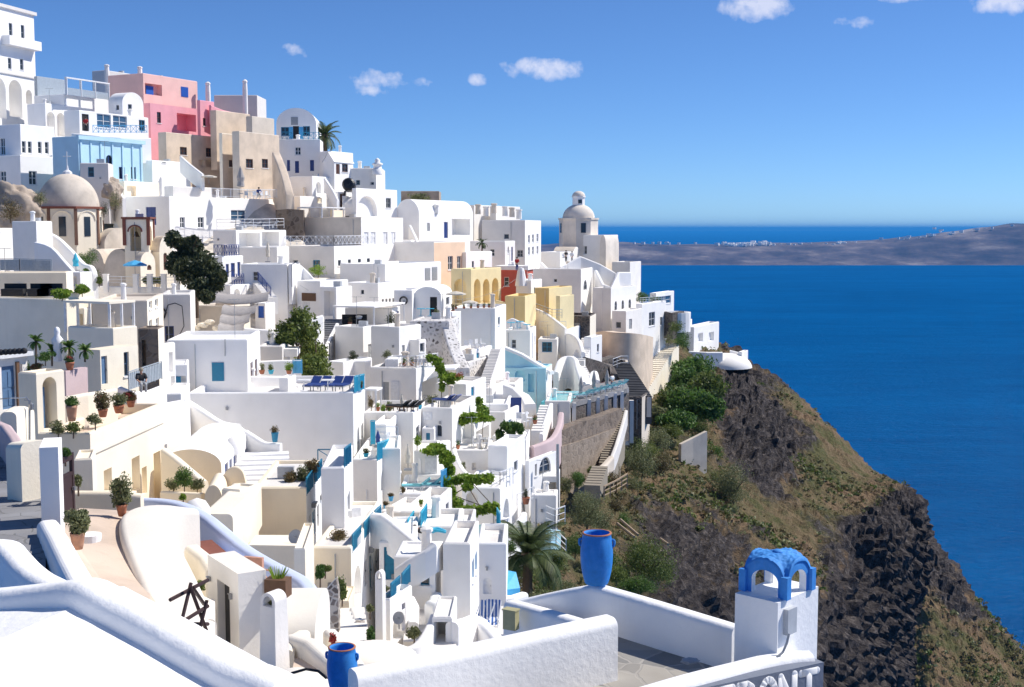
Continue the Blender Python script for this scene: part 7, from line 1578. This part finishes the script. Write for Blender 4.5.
def dish(label, px, py, Y, rpx, aim):
    c = at(px, py, Y); k = Y/FPX; rr = rpx*k; r = thing('satellite_dish', label, 'satellite dish', c-Vector((0, 0, rr*1.8))); b = bmesh.new()
    lathe(b, (0, 0, 0), [(0, 0), (rr*.5, rr*.06), (rr, rr*.25)], 20); lathe(b, (0, 0, 0), [(0, -.02), (rr*.5, rr*.06-.02), (rr, rr*.25-.02)], 20)
    q = Vector(aim).to_track_quat('Z', 'Y').to_matrix().to_4x4(); b.transform(Matrix.Translation(c) @ q); obj('dish', b, 'gpaint', r, True)
    b = bmesh.new(); tube(b, c-Vector((0, 0, rr*1.8)), c, .03, 6); tube(b, c, c+Vector(aim).normalized()*rr*.9, .015, 5); obj('mount', b, 'metal', r); return r
dish('round grey satellite dish on the cream flat roof', 296, 537, 51, 7.5, (-.3, -1, .5)); dish('pale satellite dish in the small teal railed house front', 399, 618, 42.5, 6.5, (-.5, -1, .4))
house('white rounded end block under the satellite dish', (294, 305, 314), 548, 585, 45, D=4, m='cream2', par=.1)
house('near cream vaulted roof beside the bell chimney', (256, 314, 330), 610, 655, 34, D=3.5, m='shell', roof='vaultx', rise=1.0, rm='shell')
wall('pebbled gable wall rising beside the cream stairs', [(318, 602, 41), (326, 590, 41), (337, 578, 41), (339, 590, 41)], 3, .4, 'pebbled', rnd=False)
wall('cream capping on the pebbled gable wall', [(315, 602, 41.2), (326, 589, 41.2), (337, 577, 41.2)], .35, .6, 'cream2')
stairs('cream stone stairs between the pebbled walls', (347, 646, 38.5), (344, 608, 45), 1.5, 9, 'shell', under=2)
wall('white cream cheek wall on the sea side of the cream stairs', [(354, 607, 45), (358, 618, 43), (362, 638, 40.5), (368, 662, 38)], 2, .4, 'shell')
wall('pebbled wall face below the cheek wall', [(360, 620, 42.6), (365, 636, 40.6), (371, 660, 38)], 2, .3, 'pebbled', rnd=False)
house('cream block at the top of the cream stairs', (340, 349, 355), 601, 625, 46, D=2, m='cream', sm='cream2', par=.05)
for i, (x, y, rx, ry, m_, Y) in enumerate(((342, 588, 8, 13, 'leaf_shrub', 45), (320, 572, 6, 9, 'leaf', 44), (325, 568, 8, 3, 'leaf_shrub', 44.5), (371, 634, 5, 10, 'leaf', 39.5), (370, 608, 4, 4, 'leaf_olive', 43), (384, 588, 5, 4, 'leaf_olive', 48))):
    bush(['green shrub filling the corner above the pebbled wall', 'large leafed plant by the cream walled house', 'spreading agave beside the lavender wall end', 'dark green creeper under the cheek wall', 'small plant on the chimney tower wall', 'low plant before the teal door'][i], x, y, Y, rx, ry, m_, 600)
wall('cream yard wall crossing below the vaulted roof', [(292, 634, 31), (312, 640, 30), (335, 660, 28), (362, 690, 25)], 2.2, .5, 'shell'); wall('cream planter wall joining the yard wall', [(330, 629, 34), (342, 642, 32), (358, 664, 29)], 2, .4, 'shell'); wall('short cream wall under the vaulted roof', [(286, 650, 30), (293, 636, 31), (303, 630, 33)], 2, .4, 'cream2')
bush('red leafed plant in the cream planter', 333, 638, 32, 4, 7, 'flower_red', 260)
slab('terracotta floored yard behind the cream wall', [(288, 690, 26), (335, 690, 26), (318, 652, 31), (296, 652, 31)], .3, 'floor_tan', name='small_yard', cat='terrace')
p = at(296, 704, 21.5); b = bmesh.new(); lathe(b, p, [(.72*math.cos(i*math.pi/16), .62*math.sin(i*math.pi/16)) for i in range(9)], 24); solo('roof_dome', 'cream domed roof cap with a dark cable below the yard', 'dome', b, 'shell', p, smooth=True)
b = bmesh.new(); path_tube(b, [at(284, 681, 21.3), at(292, 673, 21), at(306, 669, 20.9), at(318, 671, 21), at(326, 678, 21.2)], .025, 5); solo('cable', 'black cable arching over the cream domed roof', 'cable', b, 'dark', at(300, 672, 21))
p = at(375, 660, 36); b = bmesh.new(); lathe(b, p, [(1.3, -.3), (1.25, .1), (.8, .35), (0, .42)], 18); solo('rock_mound', 'low cream rock mound at the foot of the chimney tower', 'rock', b, 'shell', p, smooth=True)
p = at(389, 655, 36); boulder('yellow cream boulder beside the curved planter', 389, 655, 36, 7, 5, 'cream2', 9)
# yard furniture at the lavender wall
r = thing('planter_box', 'brown planter box with agave beside the near shed', 'planter', at(278, 592, 33.5)); p = at(278, 587, 33.5); b = bmesh.new(); box(b, p, (.62, .45, .5), -.2); obj('box', b, 'wood', r)
b = bmesh.new()
for i in range(26):
    a = i*2.4; t_ = .25+.5*random.random(); d = Vector((math.cos(a)*t_, math.sin(a)*t_, 1)).normalized(); s_ = d.orthogonal().normalized()*.025; q = p+Vector((math.cos(a)*.12, math.sin(a)*.08, .22)); quad(b, q-s_, q+s_, q+d*.36+s_*.2, q+d*.36-s_*.2)
obj('agave', b, 'leaf_bright', r)
r = thing('armchair', 'salmon pink armchair with a curved arm by the lavender wall', 'chair', at(250, 580, 36)); p = at(252, 575, 36); b = bmesh.new(); box(b, p+Vector((0, .25, .1)), (.62, .12, .75), -.3); obj('backrest', b, 'salmon', r); b = bmesh.new(); box(b, p+Vector((.05, -.05, -.12)), (.6, .55, .1), -.3); obj('seat', b, 'salmon', r)
b = bmesh.new(); q = p+Vector((.38, -.1, 0)); path_tube(b, [q+Vector((.3*math.sin(t_), .2*math.cos(t_)-.2, .15*math.cos(t_)+.05)) for t_ in (-1.2, -.6, 0, .6, 1.2, 1.7)], .03, 6); obj('arm', b, 'salmon', r)

# ================================================================== nearest walls and the terrace with the blue jar
fw = [(-60, 594, 9.7), (0, 589, 9.35), (50, 583.5, 9.05), (88, 580, 8.8), (120, 594, 8.7), (160, 615, 8.55), (200, 638, 8.4), (240, 660, 8.25), (268, 670, 8.15), (284, 677, 8.1)]
wall('nearest white rounded parapet with a shaded rough face', fw, .62, .34, 'front_white', smooth=4, name='rounded_parapet')
F_ = [at(*q) for q in fw]; b = bmesh.new(); K_ = 10; rows = []
for q in F_:
    d = Vector((-.45, -.9, 0)); k_ = F_.index(q); off = (.10, .11, .13, .15)[k_] if k_ < 4 else .17
    rows.append([b.verts.new(q+Vector((0, 0, -off))+d*(s*.35)+Vector((0, 0, -.012*s-(.04*s if s > 0 else 0)*(.4-off)))) for s in range(-1, K_)])
for a_, c_ in zip(rows, rows[1:]):
    for i in range(len(a_)-1): b.faces.new((a_[i], a_[i+1], c_[i+1], c_[i]))
solo('roof_terrace', 'nearest sunlit white roof surface below the rounded parapet', 'roof', b, 'front_white', F_[3]-Vector((0, 0, .45)))
b = bmesh.new(); box(b, Vector((-3.5, -4.5, EYE-4.2)), (26, 24.4, 2.0)); tag(obj('unseen_bounce_floor', b, 'front_white'), kind='structure')  # added under and behind the camera, unseen, to bounce sunlight onto near walls
wall('white curved parapet end behind the nearest parapet', [(-30, 540, 12.2), (4, 541, 11.8), (14, 549, 11.6), (26, 562, 11.3), (40, 573, 11), (60, 583, 10.6)], 1.0, .3, 'front_white', smooth=4, name='rounded_parapet')
ZF = EYE-7.25
wall('near white terrace wall with a sunlit top and blunt end', [(353, 670, 17.3), (420, 656, 17.8), (490, 641, 18.5), (560, 626, 19.2), (610, 615.5, 19.75)], 1.3, .42, 'front_white', smooth=3)
Zb = EYE-7.32
b = bmesh.new(); P_ = [Vector(q) for q in ((-4.2, 9, Zb), (6.5, 11, Zb), (5.2, 17.5, Zb), (1.75, 19.7, Zb), (-2.6, 17.1, Zb))]; A_ = [b.verts.new(q) for q in P_]; B_ = [b.verts.new(q-Vector((0, 0, 4))) for q in P_]; b.faces.new(A_); b.faces.new(B_[::-1])  # base strip carried on out of view, added to bounce sun upward
for i in range(5): b.faces.new((A_[i], A_[(i+1) % 5], B_[(i+1) % 5], B_[i]))
bmesh.ops.recalc_face_normals(b, faces=b.faces); solo('bounce_terrace', 'pale terrace floor added under the near white terrace wall to bounce sunlight', 'terrace', b, 'floor_white', P_[0]-Vector((0, 0, 4)))
wall('white terrace wall running from the blue jar to the pillar', [(596, 584, 22.4), (640, 596.5, 21.6), (690, 611.5, 20.8), (738, 626, 20.1)], 5, .34, 'front_white', smooth=2)
wall('white terrace wall from the blue jar toward the striped chairs', [(596, 584, 22.4), (570, 588.5, 22.8), (540, 595, 23.3), (512, 602, 23.6)], 5, .34, 'front_white', smooth=2)
wall('white cross wall between the terrace corner and the near wall', [(511, 600, 23.5), (530, 605, 22.9), (552, 611, 22.2), (582, 620, 21.2)], 4, .34, 'front_white', smooth=2)
P_ = [Vector((at(618, 700, 17.5).x-1.5, 16.2, ZF)), Vector((5.0, 17.6, ZF)), Vector((3.9, 20.2, ZF)), Vector((1.5, 22.6, ZF)), Vector((-.4, 20.5, ZF))]
b = bmesh.new(); A_ = [b.verts.new(q) for q in P_]; B_ = [b.verts.new(q-Vector((0, 0, 5))) for q in P_]; b.faces.new(A_); b.faces.new(B_[::-1])
for i in range(5): b.faces.new((A_[i], A_[(i+1) % 5], B_[(i+1) % 5], B_[i]))
bmesh.ops.recalc_face_normals(b, faces=b.faces); solo('flagged_terrace', 'flagstone terrace floor inside the white walls', 'terrace', b, 'flagstone', P_[0]-Vector((0, 0, 5)))
b = bmesh.new(); P_ = [Vector((x, y, EYE-8.25)) for x, y in ((-2.0, 18.6), (.4, 20.6), (-.1, 23.2), (-2.0, 23.2))]; A_ = [b.verts.new(q) for q in P_]; B_ = [b.verts.new(q-Vector((0, 0, 3))) for q in P_]; b.faces.new(A_); b.faces.new(B_[::-1])  # slab hidden behind the near wall, added to brighten the shaded cross wall
for i in range(4): b.faces.new((A_[i], A_[(i+1) % 4], B_[(i+1) % 4], B_[i]))
bmesh.ops.recalc_face_normals(b, faces=b.faces); solo('hidden_bounce_yard', 'hidden white floor added to bounce light onto the terrace cross wall', 'terrace', b, 'front_white', P_[0]-Vector((0, 0, 3)))
# sign wall
SW = [(600, 701, 16.75), (640, 690, 17.2), (690, 675.5, 17.65), (740, 663, 18.2), (770, 655.5, 18.5), (792, 653, 18.65), (811, 652.5, 18.7)]
sw = wall('white rounded sign wall carrying a slate grey lettered band', SW, 4.0, .4, 'front_white', smooth=3, name='sign_parapet')
a0, a1 = at(690, 675.5, 17.65), at(811, 652.5, 18.7); d = Vector((a1.x-a0.x, a1.y-a0.y, 0)).normalized(); nn = Vector((d.y, -d.x, 0))
W0 = at(640, 690, 17.2); o = Vector((W0.x, W0.y, 0)); zt = min(at(772, 655.5, 18.55).z, a0.z)
L0 = (Vector((a1.x, a1.y, 0))-o).length; d = (Vector((a1.x, a1.y, 0))-o).normalized(); nn = Vector((d.y, -d.x, 0))
b = bmesh.new(); boxuv(b, o, d, nn, .5, L0+.02, .02, .262, zt-2.2, zt-.08); obj('painted_band', b, 'slate_paint', sw)
def letters(word, x0, h, gap):
    x = x0
    for chx in word:
        b = bmesh.new(); w_ = h*.62; r = h*.12; zb_ = zt-.17-h; yo = .262
        Pq = lambda u, v: o+d*(x+u*w_)+nn*yo+Vector((0, 0, zb_+v*h))
        S = {'F': [[(0, 0), (0, 1), (.9, 1)], [(0, .52), (.7, .52)]], 'T': [[(0, .97), (1, .97)], [(.5, 0), (.5, .97)]], 'N': [[(0, 0), (0, 1), (.85, 0), (.85, 1)]],
             'R': [[(0, 0), (0, 1), (.5, 1), (.78, .88), (.8, .68), (.5, .5), (0, .5)], [(.4, .5), (.85, 0)]], 'O': [[(.5+.45*math.cos(i*math.pi/8), .5+.5*math.sin(i*math.pi/8)) for i in range(17)]]}[chx]
        for st in S:
            for p_, q_ in zip(st, st[1:]): tube(b, Pq(*p_), Pq(*q_), r, 10)
            for p_ in st: bmesh.ops.create_uvsphere(b, u_segments=10, v_segments=6, radius=r, matrix=Matrix.Translation(Pq(*p_)))
        for v in b.verts:
            q_ = (v.co-o).dot(nn)-yo; v.co -= nn*q_*.82
        obj('letter', b, 'wpaint', sw, True); x += w_+gap
letters('FRONT', L0-2.0, .5, .085)
h = house('white pillar block carrying the blue arched cupola', (735, 778, 818), 603, 662, 18.6, th=-43, ex=True, m='front_white', roof='none', par=.1, base=4, name='pillar_block', cat='pillar')
c = h.A+h.u*h.W/2+h.v*h.D/2; CT = Vector((c.x, c.y, h.zt)); WD = min(h.W, h.D)
def cupola():
    r = thing('arched_cupola', 'bright blue four arched cupola with rounded lobes on the white pillar', 'cupola', CT, math.atan2(h.u.y, h.u.x))
    s = WD*.49; n = 20; u, v = h.u, h.v; P_ = lambda x, y, z: CT+u*x+v*y+Vector((0, 0, z))
    ou, inn, hd = bmesh.new(), bmesh.new(), bmesh.new(); rad = s*.63; zs = .22; th_ = .11; RB = s*.88; zc, hz, zk = .33, .28, .36
    zb_ = lambda x: zc+hz*math.sqrt(max(0, 1-(x/RB)**2)) if abs(x) < RB else 0
    top = lambda x: max(zk, zb_(x))-.03
    for U, V in ((u, v), (v, -u), (-u, -v), (-v, u)):
        Q = lambda x, dd, z: CT+U*x-V*(s-dd)+Vector((0, 0, z))
        arc = [(-rad, 0)]+[(-rad*math.cos(math.pi*i/n), zs+rad*.72*math.sin(math.pi*i/n)) for i in range(n+1)]+[(rad, 0)]
        for (x0, z0), (x1, z1) in zip(arc, arc[1:]):
            if x1-x0 > 1e-5:
                quad(ou, Q(x0, 0, z0), Q(x1, 0, z1), Q(x1, 0, top(x1)), Q(x0, 0, top(x0)))
                quad(inn, Q(x0, th_, z0), Q(x1, th_, z1), Q(x1, th_, top(x1)), Q(x0, th_, top(x0)))
            quad(inn, Q(x0, 0, z0), Q(x1, 0, z1), Q(x1, th_, z1), Q(x0, th_, z0))
        for sx in (-1, 1):
            for k in range(4):
                a_, c_ = sorted((sx*(rad+(s-rad)*k/4), sx*(rad+(s-rad)*(k+1)/4)))
                quad(ou, Q(a_, 0, 0), Q(c_, 0, 0), Q(c_, 0, top(c_)), Q(a_, 0, top(a_)))
            a_, c_ = sorted((sx*rad, sx*s)); quad(inn, Q(a_, th_, 0), Q(c_, th_, 0), Q(c_, th_, top(c_)), Q(a_, th_, top(a_)))
    obj('arches', ou, 'cupola_blue', r); obj('inner_face', inn, 'front_white', r)
    b = bmesh.new(); K = 44; G = []
    for i in range(K+1):
        row = []
        for j in range(K+1):
            x, y = (i/K*2-1)*s*1.05, (j/K*2-1)*s*1.05
            k_ = 26; z = math.log(math.exp(k_*zb_(x))+math.exp(k_*zb_(y))+math.exp(k_*zk))/k_-.02
            z += noise.noise(Vector((x*22, y*22, 1)))*.022+noise.noise(Vector((x*55, y*55, 1)))*.013
            row.append(b.verts.new(P_(x, y, z)))
        G.append(row)
    for a_, c_ in zip(G, G[1:]):
        for j in range(K): b.faces.new((a_[j], c_[j], c_[j+1], a_[j+1]))
    E = [G[0][j] for j in range(K)]+[G[i][K] for i in range(K)]+[G[K][j] for j in range(K, 0, -1)]+[G[i][0] for i in range(K, 0, -1)]
    E2 = [b.verts.new(e.co-Vector((0, 0, .06))) for e in E]
    for i in range(len(E)): b.faces.new((E[i], E[(i+1) % len(E)], E2[(i+1) % len(E)], E2[i]))
    obj('crown', b, 'cupola_blue', r, True)
    b = bmesh.new(); bmesh.ops.create_uvsphere(b, u_segments=14, v_segments=8, radius=.09, matrix=Matrix.Translation(P_(0, 0, .61)) @ Matrix.Diagonal((1, 1, .5, 1))); obj('knob', b, 'cupola_blue', r, True)
    for sx in (-1, 1):
        for sy in (-1, 1): b = bmesh.new(); boxuv(b, CT, u, v, sx*s-.06, sx*s+.06, sy*s-.06, sy*s+.06, .003, zk-.01); obj('corner_post', b, 'cupola_blue', r)
cupola()
p = at(792, 634, 18.75); b = bmesh.new(); U_ = h.v; N_v = h.u; boxuv(b, Vector((p.x, p.y, p.z)), U_, N_v, -.12, .14, -.12, .0, 0, .40); r = solo('meter_box', 'small grey electric meter box on the white pillar', 'box', b, 'box_grey', p)
b = bmesh.new(); path_tube(b, [at(789, 634, 18.6), at(787, 643, 18.55), at(783, 652, 18.5), at(777, 657, 18.45)], .02, 5); obj('conduit', b, 'gpaint', r)
p = at(691, 662, 18.9); boulder('grey rolled tarpaulin lying on the terrace floor', 690, 661, 19.2, 9, 3, 'gpaint', 6, 'tarpaulin')
def blue_jar(label, px, py, Y, hpx):
    p = at(px, py, Y); k = Y/FPX; s = hpx*k; r = thing('blue_jar', label, 'jar', p, .4)
    prof = [(0, 0), (.205, 0), (.222, .015), (.255, .12), (.288, .27), (.306, .42), (.313, .56), (.31, .68), (.299, .80), (.284, .90), (.272, .955), (.282, .97), (.282, 1.0), (.24, 1.0), (.235, .95), (.25, .85), (.2, .5), (0, .3)]
    b = bmesh.new(); lathe(b, p, [(x*s, z*s) for x, z in catprof(prof)], 40); obj('body', b, 'pot_blue', r, True)
    for sg in (-1, 1):
        d_ = Vector((math.cos(-.15)*sg, math.sin(-.15)*sg, 0)); b = bmesh.new(); P_ = catmull([p+d_*(x*s)+Vector((0, 0, z*s)) for x, z in ((.28, .86), (.325, .865), (.335, .81), (.325, .755), (.295, .74))], 4); path_tube(b, P_, .026*s, 8); obj('handle', b, 'pot_blue', r, True)
    b = bmesh.new(); lathe(b, p, [(.284*s, .984*s), (.287*s, .99*s), (.284*s, 1.005*s), (.25*s, 1.006*s)], 40); obj('rim', b, 'terra', r, True)
def catprof(P):
    return [(v.x, v.y) for v in catmull([Vector((a, b, 0)) for a, b in P[2:11]], 3)] if False else P
blue_jar('large bright blue two handled jar on the terrace wall corner', 596.5, 583.5, 22.3, 53)
blue_jar('second bright blue jar standing low beside the near terrace wall', 342.5, 694, 21, 50)

# ---- people
def person(label, px, py, Y, rz, pose='stand', top='dark', legs='navy', hat=None, s=1.0):
    p = at(px, py, Y); r = thing('person', label, 'person', p, rz)
    J = {'stand': dict(pel=(0, 0, .93), ch=(0, 0, 1.3), nk=(0, 0, 1.48), hd=(0, -.02, 1.63), sl=(-.19, 0, 1.4), sr=(.19, 0, 1.4), el=(-.24, -.05, 1.13), er=(.24, -.05, 1.13), hl=(-.2, -.2, .95), hr=(.2, -.2, .95), kl=(-.1, -.02, .5), kr=(.1, -.02, .5), fl=(-.1, .02, .07), fr=(.1, .02, .07)),
         'sit': dict(pel=(0, 0, .5), ch=(0, -.06, .86), nk=(0, -.1, 1.04), hd=(0, -.14, 1.19), sl=(-.19, -.06, .96), sr=(.19, -.06, .96), el=(-.25, -.18, .72), er=(.25, -.18, .72), hl=(-.14, -.38, .6), hr=(.14, -.38, .6), kl=(-.12, -.44, .52), kr=(.12, -.44, .52), fl=(-.12, -.42, .07), fr=(.12, -.42, .07)),
         'lie': dict(pel=(0, 0, .14), ch=(0, .36, .2), nk=(0, .52, .26), hd=(0, .66, .32), sl=(-.18, .45, .2), sr=(.18, .45, .2), el=(-.26, .22, .14), er=(.26, .22, .14), hl=(-.2, 0, .12), hr=(.2, 0, .12), kl=(-.1, -.42, .2), kr=(.1, -.42, .26), fl=(-.1, -.84, .1), fr=(.1, -.84, .1))}[pose]
    def skin(name, keys, edges, rad, m, root):
        me = bpy.data.meshes.new(name); me.from_pydata([Vector(J[k])*s for k in keys], [(keys.index(a), keys.index(b)) for a, b in edges], []); me.materials.append(M[m])
        o = bpy.data.objects.new(name, me); COL.objects.link(o); o.parent = r
        md = o.modifiers.new('skin', 'SKIN'); md.use_smooth_shade = True
        for i, k in enumerate(keys): me.skin_vertices[0].data[i].radius = (rad[k]*s,)*2; me.skin_vertices[0].data[i].use_root = (k == root)
        o.modifiers.new('sub', 'SUBSURF').levels = 1; return o
    E = [('pel', 'ch'), ('ch', 'nk'), ('nk', 'hd'), ('ch', 'sl'), ('ch', 'sr'), ('sl', 'el'), ('sr', 'er'), ('el', 'hl'), ('er', 'hr'), ('pel', 'kl'), ('pel', 'kr'), ('kl', 'fl'), ('kr', 'fr')]
    rd = dict(pel=.13, ch=.14, nk=.055, hd=.105, sl=.06, sr=.06, el=.042, er=.042, hl=.035, hr=.035, kl=.06, kr=.06, fl=.045, fr=.045)
    skin('body', list(J), E, {**rd, 'pel': .10, 'ch': .095}, 'skin', 'pel')
    skin('shirt', ['pel', 'ch', 'sl', 'sr', 'el', 'er'], [('pel', 'ch'), ('ch', 'sl'), ('ch', 'sr'), ('sl', 'el'), ('sr', 'er')], {k: v+.05 for k, v in rd.items()}, top, 'pel')
    skin('trousers', ['pel', 'kl', 'kr', 'fl', 'fr'], [('pel', 'kl'), ('pel', 'kr'), ('kl', 'fl'), ('kr', 'fr')], {k: v+.018 for k, v in rd.items()}, legs, 'pel')
    b = bmesh.new(); bmesh.ops.create_uvsphere(b, u_segments=12, v_segments=8, radius=.115*s, matrix=Matrix.Translation(Vector(J['hd'])*s+Vector((0, .025, .035))*s))
    o = obj('hat' if hat else 'hair', b, hat or 'hair', None, True); o.parent = r; o.matrix_parent_inverse = Matrix.Identity(4)
    return r
person('person in a black top sitting on the lane steps with a bag', 141, 393, 64, .6, 'sit', 'dark', 'gpaint', 'khaki')
person('person in black and turquoise lying on the white terrace edge', 429, 534, 59, 1.57, 'lie', 'black', 'aqua', None)
person('person in red standing under the skyline wall by the red house', 517, 271, 157, .3, 'stand', 'red_cloth', 'navy')
person('person in red on the sun deck among the parasols', 604, 392, 131, .3, 'sit', 'red_cloth', 'dark')
person('person in dark clothes in the doorway of the lattice railed house', 86, 132, 148.5, .2, 'stand', 'red_cloth', 'dark')

person('person in dark clothes on the court below the far church drum', 566, 262, 187, .5, 'stand', 'dark', 'dark')
person('second visitor in pale shirt below the far church drum', 572, 263, 187, -.4, 'stand', 'wpaint', 'gpaint')
person('person in a white shirt on the sun deck beside the parasols', 612, 390.5, 124.5, .8, 'stand', 'wpaint', 'navy')
person('person in blue sitting on the roof terrace by the grey parasol', 259, 198.5, 147.5, .2, 'sit', 'navy', 'gpaint')
person('person in a red top standing on the lane of the cream gate house', 24, 447, 44, .4, 'stand', 'red_cloth', 'navy') if False else None
# ================================================================== small things on the roofs: vents, aerials, pipes (parts of their houses)
rn = random.Random(12)
for h in HOUSES:
    if h.roof != 'flat' or not 45 < h.Y < 190 or h.W < 1.6 or h.D < 1.6: continue
    P3 = lambda a, b_, z: Vector((h.A.x+h.u.x*a+h.v.x*b_, h.A.y+h.u.y*a+h.v.y*b_, z))
    zr = h.zt-h.par
    if rn.random() < .45:
        q = P3(h.W*rn.uniform(.2, .8), h.D*rn.uniform(.3, .8), zr-.02); b = bmesh.new(); r_ = rn.uniform(.16, .26); t_ = rn.uniform(.5, 1.0)+h.par
        lathe(b, q, [(r_*1.2, 0), (r_, t_), (r_*1.35, t_+.02), (r_*1.35, t_+.14), (r_*.6, t_+.2), (0, t_+.22)], 8); obj('chimney', b, rn.choice(['white2', 'white', 'beige']), h.root)
    if rn.random() < .33:
        q = P3(h.W*rn.uniform(.15, .85), h.D*rn.uniform(.3, .85), zr); b = bmesh.new(); t_ = rn.uniform(1.6, 2.8)
        tube(b, q, q+Vector((0, 0, t_)), .022, 5); tube(b, q+Vector((-.45, 0, t_-.05)), q+Vector((.45, .1, t_-.05)), .016, 4)
        for k in range(5): tube(b, q+Vector((-.4+k*.2, -.22, t_-.03)), q+Vector((-.4+k*.2, .26, t_-.03)), .011, 4)
        obj('aerial', b, 'gpaint', h.root)
    if rn.random() < .3:
        o_, ud, nd, L_ = h.faces['f']; x_ = L_*rn.uniform(.08, .92); b = bmesh.new()
        path_tube(b, [o_+ud*x_+nd*.05+Vector((0, 0, h.zt-.3)), o_+ud*x_+nd*.05+Vector((0, 0, h.zb-1))], .032, 5); obj('drain_pipe', b, rn.choice(['gpaint', 'white2', 'box_grey']), h.root)
    if rn.random() < .2:
        q = P3(h.W*rn.uniform(.25, .75), h.D*rn.uniform(.35, .7), zr); b = bmesh.new(); box(b, q+Vector((0, 0, .3)), (.8, .32, .58), math.atan2(h.u.y, h.u.x)); obj('air_conditioner', b, 'box_grey', h.root)
    if rn.random() < .3 and h.Y < 140:
        o_, ud, nd, L_ = h.faces['f']; x_ = L_*rn.uniform(.2, .8); z_ = h.zt-rn.uniform(.9, 1.8); b = bmesh.new(); boxuv(b, o_, ud, nd, x_, x_+.14, .002, .14, z_, z_+.2); obj('wall_lamp', b, 'metal', h.root)
